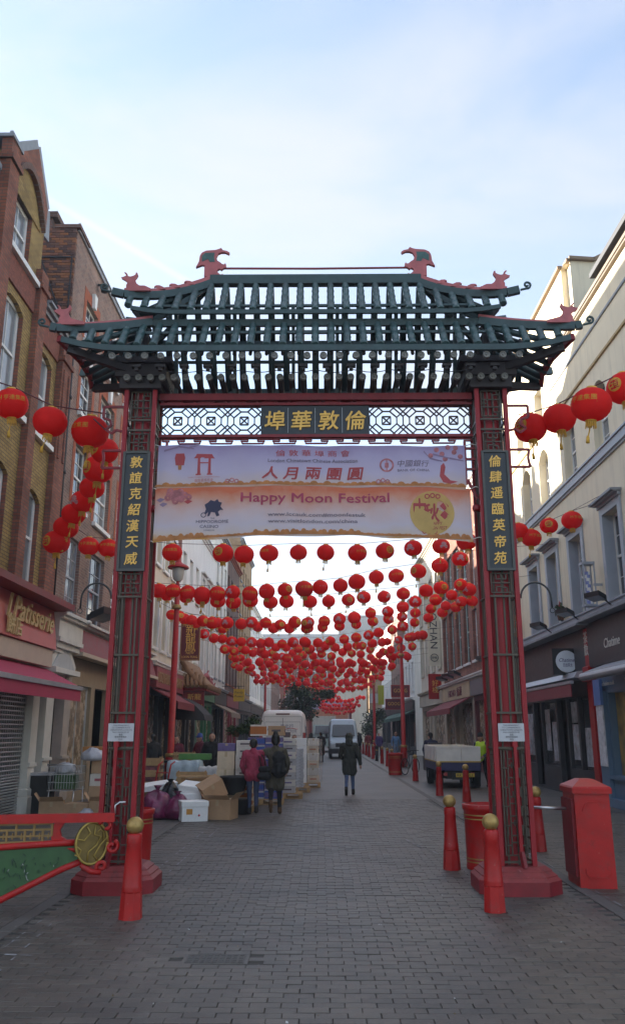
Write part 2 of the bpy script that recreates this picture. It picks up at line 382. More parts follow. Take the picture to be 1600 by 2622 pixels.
# worn white paint and small litter
wp = M('worn_road_paint', (.26, .26, .27), .8, var=.3, vs=20)
mb = MB()
def dash(x0, y0, x1, y1, wd, n=14):
    d = Vector((x1 - x0, y1 - y0, 0)); q = d.normalized().cross(Vector((0, 0, 1))) * wd / 2
    for i in range(n):
        if random.random() < .35: continue
        a = Vector((x0, y0, .008)) + d * (i / n); b = Vector((x0, y0, .008)) + d * ((i + random.uniform(.4, .9)) / n)
        k = random.uniform(.3, 1); mb.poly([a - q * k, b - q * k * random.uniform(.4, 1), b + q * k, a + q * k * random.uniform(.3, 1)])
dash(-2.70, 7.2, -2.76, 9.7, .022, 16); dash(-2.48, 7.0, -2.6, 8.8, .022, 9); dash(-2.9, 7.6, -2.35, 7.55, .05, 4); dash(-2.85, 8.05, -2.4, 8.1, .02, 4)
dash(-2.2, 12, -2.15, 17.8, .04, 20); dash(-2.0, 11.8, -1.95, 17, .035, 18); dash(1.7, 13.5, 1.35, 16, .06, 7); dash(1.95, 12.8, 1.3, 15.6, .04, 8); dash(3.2, 9.6, 3.16, 14, .03, 12)
mb.build('road_paint', wp, street, kind='stuff')
mb = MB()
for i in range(60):
    y = 5.6 + random.random() ** 1.6 * 13; x = random.uniform(-.36, .37) * y * .95
    s_ = random.uniform(.006, .022); a = random.random() * 3; z = .006 + random.random() * .004; s_ *= .7
    mb.cur = random.choice((0, 0, 1, 2)); ca, sa = math.cos(a) * s_, math.sin(a) * s_; e = random.uniform(.4, 1)
    mb.poly([(x - ca, y - sa, z), (x + sa * e, y - ca * e, z + .004), (x + ca, y + sa, z + .008), (x - sa * e, y + ca * e, z)])
mb.build('litter', [M('litter_paper', (.5, .5, .48), .9, var=0), M('litter_tan', (.32, .22, .12), .9, var=0), M('litter_leaf', (.1, .075, .03), .9, var=0)], street, kind='stuff')

# thing builders wait below; the sky is the world itself
# ---------------------------------------------------------------- buildings
def facade(mb, X, out, y0, y1, z0, z1, ops, depth, rev=None):
    """street front in the plane x = X with real openings; out is the side it looks to"""
    ys = sorted({y0, y1} | {o[0] for o in ops} | {o[1] for o in ops}); zs = sorted({z0, z1} | {o[2] for o in ops} | {o[3] for o in ops})
    for i in range(len(ys) - 1):
        for j in range(len(zs) - 1):
            ym, zm = (ys[i] + ys[i + 1]) / 2, (zs[j] + zs[j + 1]) / 2
            if any(o[0] < ym < o[1] and o[2] < zm < o[3] for o in ops): continue
            q = [(X, ys[i], zs[j]), (X, ys[i + 1], zs[j]), (X, ys[i + 1], zs[j + 1]), (X, ys[i], zs[j + 1])]
            mb.poly(q if out > 0 else q[::-1])
    c0 = mb.cur
    if rev is not None: mb.cur = rev
    for (a, b, c, d) in [o[:4] for o in ops]:
        Xi = X - out * depth
        mb.poly([(X, a, c), (Xi, a, c), (Xi, a, d), (X, a, d)]); mb.poly([(X, b, c), (X, b, d), (Xi, b, d), (Xi, b, c)])
        mb.poly([(X, a, d), (Xi, a, d), (Xi, b, d), (X, b, d)]); mb.poly([(X, a, c), (X, b, c), (Xi, b, c), (Xi, a, c)])
    mb.cur = c0

def shell(mb, X, out, y0, y1, z1, back=9.):
    Xb = X - out * back
    for y in (y0, y1): mb.poly([(X, y, 0), (Xb, y, 0), (Xb, y, z1), (X, y, z1)])
    mb.poly([(X, y0, z1), (X, y1, z1), (Xb, y1, z1), (Xb, y0, z1)]); mb.poly([(Xb, y0, 0), (Xb, y1, 0), (Xb, y1, z1), (Xb, y0, z1)])

def window(b, X, out, a, c, z0, z1, depth=.14, fm=None, gm=None, bars=(1, 1), sill=None, curtain=False, fw=.07, far=False, arch=0, archm=None, sash=True):
    fm = fm or white; gm = gm or glass
    Xf = X - out * depth; t = .05
    mb = MB(); mb.box(min(Xf, Xf - out * t), max(Xf, Xf - out * t), a, a + fw, z0, z1); x0, x1 = min(Xf, Xf - out * t), max(Xf, Xf - out * t)
    mb.box(x0, x1, c - fw, c, z0, z1); mb.box(x0, x1, a + fw, c - fw, z0, z0 + fw); mb.box(x0, x1, a + fw, c - fw, z1 - fw, z1)
    zm = (z0 + z1) / 2
    if sash: mb.box(x0 - .01, x1 + .01, a + fw, c - fw, zm - .03, zm + .03)
    s2 = .022
    for i in range(1, bars[0] + 1):
        y = a + fw + (c - a - 2 * fw) * i / (bars[0] + 1)
        for p, q in (((z0 + fw, zm - .03), (zm + .03, z1 - fw)) if sash else ((z0 + fw, z1 - fw),)): mb.box(x0 + .012, x1 - .012, y - s2 / 2, y + s2 / 2, p, q)
    for j in range(1, bars[1] + 1):
        for p, q in (((z0 + fw, zm - .03), (zm + .03, z1 - fw)) if sash else ((z0 + fw, z1 - fw),)):
            z = p + (q - p) * j / (bars[1] + 1); mb.box(x0 + .014, x1 - .014, a + fw, c - fw, z - s2 / 2, z + s2 / 2)
    f = mb.build('window', fm, b)
    Xp = Xf - out * .03
    q = [(Xp, a + .02, z0 + .02), (Xp, c - .02, z0 + .02), (Xp, c - .02, z1 - .02), (Xp, a + .02, z1 - .02)]
    MB().poly(q if out > 0 else q[::-1]).build('pane', gm, f)
    if curtain:
        k = MB(); Xc = Xf - out * .12; n = 9; zz = z0 + random.choice((.0, 0, (z1 - z0) * .45))
        for (p, q_) in ((a + .05, a + (c - a) * .33), (c - (c - a) * .3, c - .05)):
            for i in range(n): k.poly([(Xc - out * .03 * (i % 2), p + (q_ - p) * i / n, zz), (Xc - out * .03 * ((i + 1) % 2), p + (q_ - p) * (i + 1) / n, zz), (Xc - out * .03 * ((i + 1) % 2), p + (q_ - p) * (i + 1) / n, z1 - .03), (Xc - out * .03 * (i % 2), p + (q_ - p) * i / n, z1 - .03)])
        setp(k.build('curtain', curt, f), kind='stuff')
    if sill: bx(X - out * depth, X + out * .10, a - .08, c + .08, z0 - .11, z0 - .002).build('sill', sill, f)
    if arch and archm:                             # segmental head: a filler with a curved underside that closes the square corners
        k = MB(); n = 10; pts = [(X - out * (depth - .004), a - .002, z1 - arch)]
        for i in range(n + 1):
            t_ = i / n; pts.append((X - out * (depth - .004), a - .002 + (c - a + .004) * t_, z1 - arch * (2 * t_ - 1) ** 2))
        pts = pts[1:] + [(pts[0][0], c + .002, z1 + .002), (pts[0][0], a - .002, z1 + .002)]
        k.prism(pts, (out * (depth + .002), 0, 0)); k.build('arch', archm, f)
    return f

def cornice(b, X, out, y0, y1, z, prof, mat, name='cornice'):
    """moulding: prof is a list of (projection, height) steps stacked up from z"""
    mb = MB()
    for p, h in prof:
        mb.box(min(X, X + out * p), max(X, X + out * p), y0, y1, z, z + h); z += h
    return mb.build(name, mat, b)

# ---- the brick house with yellow bays, nearest on the left
XL, XR = -6.5, 7.4
b = thing('brick_house', 'red and yellow brick house with a stepped gable above the patisserie', 'house', (XL, 14, 0))
mb = MB()
opsE = (15.35, 16.42, 11.72, 13.05); opsD = (15.3, 16.45, 8.45, 10.75); opsF = (15.3, 16.45, 4.97, 7.15)
opsA = (17.42, 18.52, 8.42, 10.45); opsC = (17.42, 18.5, 4.97, 7.1)
left_ops = [(12.2, 13.5, z, z + 2.1) for z in (4.97, 8.45)] + [(9.2, 10.5, z, z + 2.1) for z in (4.97, 8.45)]
facade(mb, XL, 1, 7.5, 17.2, 4.6, 13.3, [opsE, opsD, opsF] + left_ops, .12, rev=1)
facade(mb, XL, 1, 17.2, 19.6, 4.6, 11.55, [opsA, opsC], .12, rev=1)
mb.cur = 2
g = [(XL, 14.9, 13.3), (XL, 14.9, 14.0), (XL, 15.37, 14.0), (XL, 16.41, 14.9), (XL, 17.3, 13.9), (XL, 17.3, 13.3)]
mb.prism([(p[0] + .002, p[1], p[2]) for p in g], (-.4, 0, 0))
mb.poly([(XL, 7.5, 0), (XL - 9, 7.5, 0), (XL - 9, 7.5, 13.3), (XL, 7.5, 13.3)]); mb.poly([(XL, 17.2, 11.55), (XL - 9, 17.2, 11.55), (XL - 9, 17.2, 13.3), (XL, 17.2, 13.3)])
mb.cur = 3; mb.poly([(XL, 7.5, 13.3), (XL, 17.2, 13.3), (XL - 5, 17.2, 15.5), (XL - 5, 7.5, 15.5)]); mb.poly([(XL, 17.2, 11.55), (XL, 19.6, 11.55), (XL - 9, 19.6, 12.2), (XL - 9, 17.2, 12.2)])
mb.build('wall', [b_yel, b_red, b_red, slate], b)
# red brick piers, spandrel bands and the gable's coping
for (ya, yb, zt, pr) in ((14.45, 14.95, 13.62, .22), (16.95, 17.4, 12.1, .15), (18.85, 19.55, 11.2, .15), (11.0, 11.6, 13.3, .2)):
    p = MB(); p.box(XL + .002, XL + pr, ya, yb, 4.6, zt - .5); p.box(XL + .002, XL + pr + .06, ya - .05, yb + .05, zt - .5, zt - .38); p.box(XL + .002, XL + pr, ya, yb, zt - .38, zt)
    if ya > 18: p.box(XL + pr, XL + pr + .035, ya + .1, ya + .2, 8.2, zt - .7); p.box(XL + pr, XL + pr + .035, yb - .2, yb - .1, 8.2, zt - .7)
    p.build('pier', b_red, b)
MB().box(XL + .003, XL + .05, 15.0, 16.9, 10.95, 11.55).build('terracotta_panel', terra, b)
MB().box(XL + .003, XL + .05, 17.45, 18.8, 10.62, 11.3).build('terracotta_panel', terra, b)
mb = MB(); gp = MB()
for i in range(14):                                # relieving arch over the top window
    t0, t1 = i / 14, (i + 1) / 14; f = lambda t: 13.02 + .85 * (1 - (2 * t - 1) ** 2)
    ya_ = 14.98; L_ = 1.95
    mb.prism([(XL + .04, ya_ + L_ * t0, f(t0)), (XL + .04, ya_ + L_ * t1, f(t1)), (XL + .04, ya_ + L_ * t1, f(t1) + .16), (XL + .04, ya_ + L_ * t0, f(t0) + .16)], (.10, 0, 0))
    gp.prism([(XL + .004, ya_ + L_ * t0, f(t0) + .16), (XL + .004, ya_ + L_ * t1, f(t1) + .16), (XL + .004, ya_ + L_ * t1, 14.02), (XL + .004, ya_ + L_ * t0, 14.02)], (.05, 0, 0))
mb.build('relieving_arch', b_dk, b); gp.build('gable_panel', b_red, b)
mb = MB()
f_ = lambda t: 13.02 + .85 * (1 - (2 * t - 1) ** 2)
mb.prism([(XL + .015, 14.98 + 1.95 * i / 12, max(13.02, f_(i / 12))) for i in range(13)], (.012, 0, 0)); mb.build('tympanum', b_yel, b)
mb = MB()
for (p, q) in (((14.97, 14.05), (15.4, 14.05)), ((15.36, 14.03), (16.43, 14.95)), ((16.41, 14.95), (17.34, 13.92)), ((17.34, 13.94), (17.44, 13.2))): mb.bar((XL - .05, *p), (XL - .05, *q), .34, .07, up=(1, 0, 0.01))
mb.build('coping', lead, b)
cornice(b, XL, 1, 17.42, 19.6, 11.3, ((.1, .1), (.18, .1), (.26, .06)), lead, 'gutter')
cornice(b, XL, 1, 7.5, 14.4, 12.7, ((.05, .1), (.08, .12)), lead, 'gutter')
MB().box(XL - .5, XL + .25, 14.40, 15.0, 13.625, 13.70).build('pier_cap', lead, b)
cornice(b, XL, 1, 15.0, 16.9, 11.58, ((.14, .12),), white, 'sill_band')
cornice(b, XL, 1, 7.6, 16.9, 8.28, ((.12, .14),), white, 'sill_band'); cornice(b, XL, 1, 17.42, 18.8, 8.28, ((.12, .12),), white, 'sill_band')
for o, k in ((opsE, 0), (opsD, .16), (opsF, .16), (opsA, .16), (opsC, .2)): window(b, XL, 1, *o, depth=.10, gm=glassl, bars=(1, 0), curtain=True, arch=k, archm=b_yel, fw=.10)
for o in left_ops: window(b, XL, 1, *o, depth=.1, gm=glassl, bars=(1, 0), arch=.16, archm=b_yel, fw=.09, sill=white)
mb = MB(); mb.tube([(XL + .12, 19.62, 4.6), (XL + .12, 19.62, 11.3)], .05, 8)
for z in (6, 8, 10): mb.lathe([(.075, 0), (.075, .08)], (XL + .12, 19.62, z), 8)
mb.build('downpipe', iron, b)
# patisserie ground floor
signr = M('sign_pink_red', (.56, .12, .11), .4, var=.12, vs=1.5)
paleg = M('pale_gold_letter', (.62, .45, .2), .45, var=.15)
beige = M('beige_fascia', (.55, .44, .34), .5, var=.08)
MB().box(XL, XL + .75, 8, 19.35, 4.52, 4.66).build('sign_canopy', redd, b)
sg = MB(); sg.prism([(XL, 8, 3.62), (XL + .42, 8, 3.62), (XL + .30, 8, 4.52), (XL, 8, 4.52)], (0, 11.25, 0)); sg = sg.build('shop_sign', signr, b)
text('l Patisserie', .66, paleg, sg, (XL + .41, 17.5, 4.2), 'L', .02, shear=.3, rot=-.02, bold=.012)
text('餅店', .42, paleg, sg, (XL + .44, 16.45, 3.86), 'L', .02, bold=.012)
MB().box(XL, XL + .36, 8, 19.2, 3.22, 3.6).build('fascia_board', beige, b)
aw = MB(); aw.cur = 0; aw.prism([(XL + .2, 9, 3.2), (XL + 1.02, 9, 2.78), (XL + 1.0, 9, 2.74), (XL + .2, 9, 3.12)], (0, 10.3, 0)); aw.prism([(XL + 1.0, 9, 2.70), (XL + 1.04, 9, 2.70), (XL + 1.04, 9, 2.46), (XL + 1.02, 9, 2.46)], (0, 10.3, 0))
aw.cur = 1; aw.box(XL + .98, XL + 1.08, 9, 19.32, 2.70, 2.79); aw.build('awning', [M('pink_red_canvas', (.42, .035, .085), .75, var=.1, vs=2), alu], b)
sh = MB(); sh.cur = 1; sh.poly([(XL - .12, 8, 0), (XL - .12, 18.85, 0), (XL - .12, 18.85, 3.1), (XL - .12, 8, 3.1)]); sh.cur = 0
z = .04
while z < 3.1:
    sh.tube([(XL - .05, 12, z), (XL - .05, 18.85, z)], .024, 5, caps=False); z += .058 if z < .9 else .094
    if z > .9:
        y = 15.0
        while y < 18.8: sh.box(XL - .06, XL - .03, y, y + .035, z - .09, z); y += .13
sh.build('shutter', [steel, dark], b)
pl = MB()
for (ya, yb) in ((18.86, 19.3), ):
    pl.box(XL - .1, XL + .12, ya, yb, 0, 2.9); pl.box(XL - .1, XL + .18, ya - .04, yb + .04, 0, .45, bev=.03); pl.box(XL - .1, XL + .16, ya - .03, yb + .03, .45, .6, bev=.03); pl.box(XL - .1, XL + .16, ya - .02, yb + .02, 1.05, 1.13)
pl.build('pilaster', offw, b)
MB().box(XL - .5, XL - .3, 19.3, 19.75, 0, 3.0).build('door', redd, b)
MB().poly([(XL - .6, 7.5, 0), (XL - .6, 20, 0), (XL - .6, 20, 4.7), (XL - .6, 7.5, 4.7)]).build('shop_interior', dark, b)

# ---- the tall brown brick house behind it
b = thing('brick_house', 'tall brown brick house with red window arches and a white corbel beside its door', 'house', (XL, 25.6, 0))
rows = ((4.68, 6.75), (7.6, 9.3), (10.15, 11.55), (12.3, 13.5)); cols = ((20.85, 22.0), (22.95, 24.55), (25.6, 26.8), (27.8, 29.0), (30.0, 31.0))
ops = [(a, c, p, q) for a, c in cols for p, q in rows]
mb = MB(); facade(mb, XL, 1, 19.62, 31.7, 4.3, 14.85, ops, .16, rev=0); shell(mb, XL, 1, 19.62, 31.7, 14.85); mb.build('wall', [b_brn], b)
for o in ops: window(b, XL, 1, *o, depth=.10, fm=greyp if o[2] < 7 else white, gm=random.choice((glass, glassl)), bars=(2, 1), sill=white, curtain=random.random() < .4, fw=.06)
for a, c in cols:
    for p, q in rows[1:]:
        k = MB(); k.box(XL + .003, XL + .012, a - .22, a, p, q + .3); k.box(XL + .003, XL + .012, c, c + .22, p, q + .3); k.box(XL + .003, XL + .012, a, c, q, q + .3); k.build('brick_dressing', b_or, b)
        kk = MB(); m_ = (a + c) / 2; kk.prism([(XL + .013, m_ - .09, q), (XL + .013, m_ + .09, q), (XL + .013, m_ + .14, q + .42), (XL + .013, m_ - .14, q + .42)], (.09, 0, 0)); kk.build('keystone', white, b)
cornice(b, XL, 1, 19.62, 31.7, 14.85, ((.06, .06), (.03, .14), (.06, .05)), lead, 'parapet')
mb = MB(); mb.prism([(XL - .4, 19.7, 14.86), (XL - 4.2, 19.7, 17.1), (XL - 9, 19.7, 14.86)], (0, 12, 0)); mb.build('roof', slate, b)  # unseen roof, added so its shadow reaches higher on the cream house opposite
# flank wall that shows above the lower bay: laid brick by brick
bm = [MB().box(0, .21, 0, .1, 0, .066, bev=.004).mesh('brick', m) for m in (M('flank_brick_a', (.20, .085, .055), .9, var=.3, vs=7, bump=.3), M('flank_brick_b', (.14, .07, .05), .9, var=.3, vs=7, bump=.3), M('flank_brick_c', (.25, .10, .045), .9, var=.3, vs=7, bump=.3), M('flank_brick_d', (.09, .05, .042), .9, var=.3, vs=7, bump=.3))]
n = 0; z = 12.35
while z < 14.85 and n < 300:
    x = XL - 1.33 - (.11 if int(round(z / .075)) % 2 else 0)
    while x < XL - .215:
        o = add('brick', random.choice(bm), b); o.location = Vector((x, 19.53 + random.uniform(-.004, .004), z)) - ROOT[b.name]; n += 1; x += .222
    if XL - x > .03: o = add('brick', random.choice(bm), b); o.location = Vector((x, 19.53, z)) - ROOT[b.name]; o.scale = ((XL - x) / .215, 1, 1); n += 1
    z += .0755
mb = MB()
for i, (xa, xb, zt) in enumerate(((XL - 1.9, XL - .55, 15.25), (XL - .6, XL + .1, 14.9))): mb.box(xa, xb, 19.5, 20.5, zt - .02 if i == 0 else zt, zt + .10 + (0 if i else .05))
mb.box(XL - 1.8, XL - .7, 19.56, 20.4, 14.85, 15.22); mb.build('chimney_coping', b_dk, b)
mb = MB(); mb.bar((XL - .05, 19.50, 14.0), (XL - 1.4, 19.50, 14.0), .03); mb.bar((XL - .06, 19.49, 13.98), (XL - .06, 19.49, 11.6), .03); mb.bar((XL - .9, 19.47, 14.0), (XL - .2, 19.48, 12.2), .035); mb.bar((XL - .7, 19.46, 13.4), (XL - .8, 19.46, 11.8), .035); mb.bar((XL - 1.3, 19.46, 13.3), (XL - .75, 19.46, 11.9), .03)
mb.build('iron_brace', iron, b)
mb = MB(); mb.lathe([(.0, -.2), (.1, -.18), (.12, 0), (.1, .05)], (XL + .2, 21.8, 14.45), 10); mb.bar((XL, 21.8, 14.5), (XL + .2, 21.8, 14.5), .05); mb.build('security_camera', iron, b)
cornice(b, XL, 1, 21.45, 31.7, 4.42, ((.1, .07), (.22, .06), (.34, .07), (.18, .04)), offw, 'shop_cornice')
sg = MB(); sg.prism([(XL + .1, 21.45, 3.78), (XL + .34, 21.45, 3.78), (XL + .16, 21.45, 4.42), (XL + .1, 21.45, 4.42)], (0, 10.2, 0)); sg.build('fascia_board', redd, b)
MB().box(XL + .1, XL + .42, 21.45, 31.7, 3.68, 3.78).build('blind_box', beige, b)
mb = MB()                                          # white corbel, pediment and door surround
for k, (d, z0, z1) in enumerate(((.36, 3.72, 3.86), (.44, 3.86, 3.96), (.40, 3.96, 4.4), (.50, 4.4, 4.47), (.56, 4.47, 4.55))): mb.box(XL, XL + d, 19.45 - .02 * k, 21.35 + .02 * k, z0, z1)
mb.lathe([(.06, -.05), (.1, 0), (.06, .05)], (XL + .56, 21.2, 4.5), 10); mb.box(XL, XL + .3, 19.55, 20.2, 3.62, 3.95); mb.build('corbel', offw, b)
mb = MB(); mb.prism([(XL + .1, 19.5, 3.28), (XL + .1, 21.3, 3.28), (XL + .1, 20.4, 3.95)], (.18, 0, 0)); mb.cur = 1
mb.bar((XL + .22, 19.42, 3.26), (XL + .22, 20.4, 3.98), .3, .07, up=(1, 0, .01)); mb.bar((XL + .22, 20.4, 3.98), (XL + .22, 21.38, 3.26), .3, .07, up=(1, 0, .01)); mb.box(XL, XL + .4, 19.4, 21.4, 3.14, 3.26); mb.build('pediment', [greyr, offw], b)
pk = M('pale_stone', (.42, .36, .31), .6, var=.2, vs=3, bump=.1)
for ya, yb in ((19.72, 20.25), (21.1, 21.62)):
    p = MB(); p.box(XL - .1, XL + .14, ya, yb, 0, 3.14); p.box(XL - .1, XL + .2, ya - .03, yb + .03, 0, .6, bev=.04); p.box(XL - .1, XL + .18, ya - .02, yb + .02, .6, .78, bev=.04); p.box(XL - .1, XL + .19, ya - .03, yb + .03, 1.15, 1.22); p.build('pilaster', offw if ya < 20 else pk, b)
dr = MB(); dr.box(XL - .4, XL - .3, 20.25, 21.1, .05, 2.7); dr.cur = 1; dr.box(XL - .3, XL - .28, 20.4, 20.9, 1.5, 2.4); dr.build('door', [M('brown_door', (.20, .045, .028), .5), redd], b)
sf = MB(); facade(sf, XL, 1, 21.62, 31.7, 0, 3.7, [(22.1, 24.0, .7, 3.0), (24.4, 26.0, .1, 3.0), (26.5, 29.0, .7, 3.0), (29.4, 31.4, .1, 3.0)], .2); sf.build('shopfront', [M('shop_tan', (.33, .25, .16), .5, var=.15)], b)
food = M('shop_window_display', (.13, .09, .06), .25, var=.9, vs=3.2, col2=(.62, .46, .30))
for a, c, p, q in ((22.1, 24.0, .7, 3.0), (26.5, 29.0, .7, 3.0)): window(b, XL, 1, a, c, p, q, depth=.1, fm=greyr, gm=food, bars=(1, 0), sash=False)
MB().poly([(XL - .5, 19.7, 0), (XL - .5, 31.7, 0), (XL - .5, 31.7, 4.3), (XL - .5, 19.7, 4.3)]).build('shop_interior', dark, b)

# ---- the other houses of both sides, each its own thing
PANES = (glass, glass, glassl)
def row_house(side, y0, y1, H, wall, rows, n, ww, label, shop, fm=None, style=0, sills=True, roofm=None, bars=(1, 1), trim=None, gf=4.2, curtain=.45, reveal=None, dress=None, X=None):
    X = (XL if side < 0 else XR) if X is None else X
    out = 1 if side < 0 else -1
    b = thing('terraced_house', label, 'house', (X, (y0 + y1) / 2, 0))
    pitch = (y1 - y0) / n; ops = []
    for i in range(n):
        c = y0 + pitch * (i + .5)
        for (p, q) in rows: ops.append((c - ww / 2, c + ww / 2, p, q))
    mb = MB(); facade(mb, X, out, y0, y1, gf, H, ops, .16, rev=1); shell(mb, X, out, y0, y1, H); mb.build('wall', [wall, reveal or wall], b)
    far = y0 > 70
    for o in ops:
        window(b, X, out, *o, depth=.16, fm=fm or white, gm=random.choice(PANES), bars=(0, 0) if far else bars, sill=(trim or white) if sills and not far else None, curtain=(not far and random.random() < curtain), fw=.08)
        if dress and not far:
            k = MB(); a, c, p, q = o
            for (u, v, s_, t_) in ((a - .16, a - .002, p, q + .18), (c + .002, c + .16, p, q + .18), (a, c, q + .002, q + .18)): k.box(min(X + out * .003, X + out * .07), max(X + out * .003, X + out * .07), u, v, s_, t_)
            if style == 1: k.box(min(X, X + out * .22), max(X, X + out * .22), a - .25, c + .25, q + .2, q + .3)
            k.build('architrave', dress, b)
    tr = trim or white
    cornice(b, X, out, y0, y1, H - .35, ((.08, .1), (.18, .1), (.3, .1), (.08, .25)), tr)
    if style == 2:
        k = MB()
        for i in range(int((y1 - y0) / .3)): k.box(min(X + out * .02, X + out * .16), max(X + out * .02, X + out * .16), y0 + .1 + i * .3, y0 + .24 + i * .3, H - .52, H - .37)
        setp(k.build('dentil', tr, b), kind='stuff')
    if rows: cornice(b, X, out, y0, y1, gf - .02, ((.12, .08), (.28, .1), (.34, .06)), tr, 'shop_cornice')
    if roofm:
        k = MB(); k.prism([(X - out * .3, y0, H), (X - out * 1.3, y0, H + 2.4), (X - out * 8.5, y0, H + 2.6), (X - out * 9, y0, H)], (0, y1 - y0, 0)); k.build('roof', roofm, b)
        for i in range(n):
            c = y0 + pitch * (i + .5); d = bx(X - out * .45, X - out * 1.5, c - .6, c + .6, H + .3, H + 1.8).build('dormer', lead, b)
            bx(X - out * .44, X - out * .40, c - .45, c + .45, H + .5, H + 1.6).build('pane', glass, d)
    c = MB()
    yc = y1 - .5; c.box(X - out * 3.0 - .5, X - out * 3.0 + .5, yc - .45, yc + .45, H, H + 1.7)
    c.cur = 1
    for i in (-.25, .25): c.lathe([(.13, 0), (.11, .7), (.13, .75)], (X - out * 3.0 + i, yc, H + 1.7), 10)
    c.build('chimney', [b_dk, b_or], b)
    # shop front
    fcol, scol, valance = shop
    fz = gf - .75
    k = MB(); k.box(min(X, X + out * .18), max(X, X + out * .18), y0 + .1, y1 - .1, fz, gf - .03); fb = k.build('fascia_board', fcol, b)
    k = MB(); facade(k, X, out, y0, y1, 0, fz, [(y0 + .5, y0 + (y1 - y0) * .46, .6, fz - .25), (y0 + (y1 - y0) * .5, y0 + (y1 - y0) * .62, .05, fz - .25), (y0 + (y1 - y0) * .66, y1 - .4, .6, fz - .25)], .18); k.build('shopfront', scol, b)
    k = MB(); k.poly([(X - out * .17, y0, 0), (X - out * .17, y1, 0), (X - out * .17, y1, fz), (X - out * .17, y0, fz)]); k.build('shop_window', food if y0 < 60 else glass, b)
    if valance:
        k = MB(); k.prism([(X + out * .1, y0 + .3, fz), (X + out * 1.15, y0 + .3, fz - .55), (X + out * 1.15, y0 + .3, fz - .62), (X + out * .1, y0 + .3, fz - .06)], (0, y1 - y0 - .6, 0))
        k.box(min(X + out * 1.13, X + out * 1.16), max(X + out * 1.13, X + out * 1.16), y0 + .3, y1 - .3, fz - .82, fz - .6); k.build('awning', valance, b)
    return b
maroon = M('maroon_sign', (.24, .03, .045), .45, var=.12); bgreen = M('shop_green', (.035, .15, .06), .45, var=.15); navy = M('shop_dark', (.035, .034, .038), .45, var=.15)
cgreen = M('green_canvas', (.03, .09, .06), .8, var=.15); ctan = M('tan_canvas', (.27, .19, .13), .8, var=.15); cmar = M('maroon_canvas', (.22, .03, .035), .8, var=.15); cdark = M('dark_canvas', (.04, .035, .035), .85, var=.2)
cream2 = M('pale_cream_paint', (.68, .60, .48), .75, var=.08, vs=.9, streak=.5)
LH = [
 (31.7, 37.0, 12.2, cream2, ((5.0, 7.3), (8.3, 10.0)), 3, 1.05, 'ornate cream house with dentils above the red supermarket sign', (maroon, navy, cmar), dict(style=2, dress=white)),
 (37.0, 38.2, 12.6, b_red, ((5.2, 7.2), (8.4, 10.0)), 1, .6, 'narrow red brick house squeezed beside the ornate cream one', (maroon, navy, None), dict()),
 (38.2, 44.5, 13.2, whiter, ((5.2, 7.3), (8.3, 10.2)), 3, 1.05, 'plain white house behind the hanging maroon restaurant sign', (maroon, navy, None), dict(trim=creamd)),
 (44.5, 51.0, 12.4, whiter, ((5.0, 7.2), (8.2, 10.0)), 3, 1.1, 'white panelled house with tall pairs of windows and a green shop', (bgreen, bgreen, None), dict(dress=offw, style=1)),
 (51.0, 57.5, 14.5, offw, ((5.0, 7.0), (8.0, 9.9), (10.9, 12.6)), 3, 1.0, 'tall pale house with grey cornice beyond the green shop', (navy, navy, ctan), dict(trim=lead)),
 (57.5, 66.0, 14.2, b_dk, ((5.0, 7.0), (8.0, 10.0), (11.0, 12.6)), 4, 1.0, 'dark red brick house halfway down the street', (maroon, maroon, None), dict(trim=b_or)),
 (66.0, 78.0, 17.2, b_buf, ((5.0, 7.0), (8.0, 10.0), (11.0, 12.8), (13.8, 15.2)), 5, 1.1, 'tall buff brick block with a dark mansard roof and railings', (navy, navy, None), dict(trim=lead)),
 (78.0, 92.0, 13.6, whiter, ((5.0, 7.0), (8.0, 10.0), (11.0, 12.4)), 6, 1.1, 'long white house in the far part of the street', (navy, navy, None), dict()),
 (92.0, 112.0, 12.0, greyr, ((5.0, 7.0), (8.0, 10.0)), 8, 1.2, 'long pale grey house near the far end of the street', (navy, navy, None), dict()),
 (112.0, 136.0, 12.5, b_brn, ((5.0, 7.0), (8.0, 10.0)), 9, 1.2, 'brown brick row closing the far end on the lamp side', (navy, navy, None), dict()),
]
for (y0, y1, H, wl, rw, n, ww, lab, shop, kw) in LH: row_house(-1, y0, y1, H, wl, rw, n, ww, lab, shop, **kw)
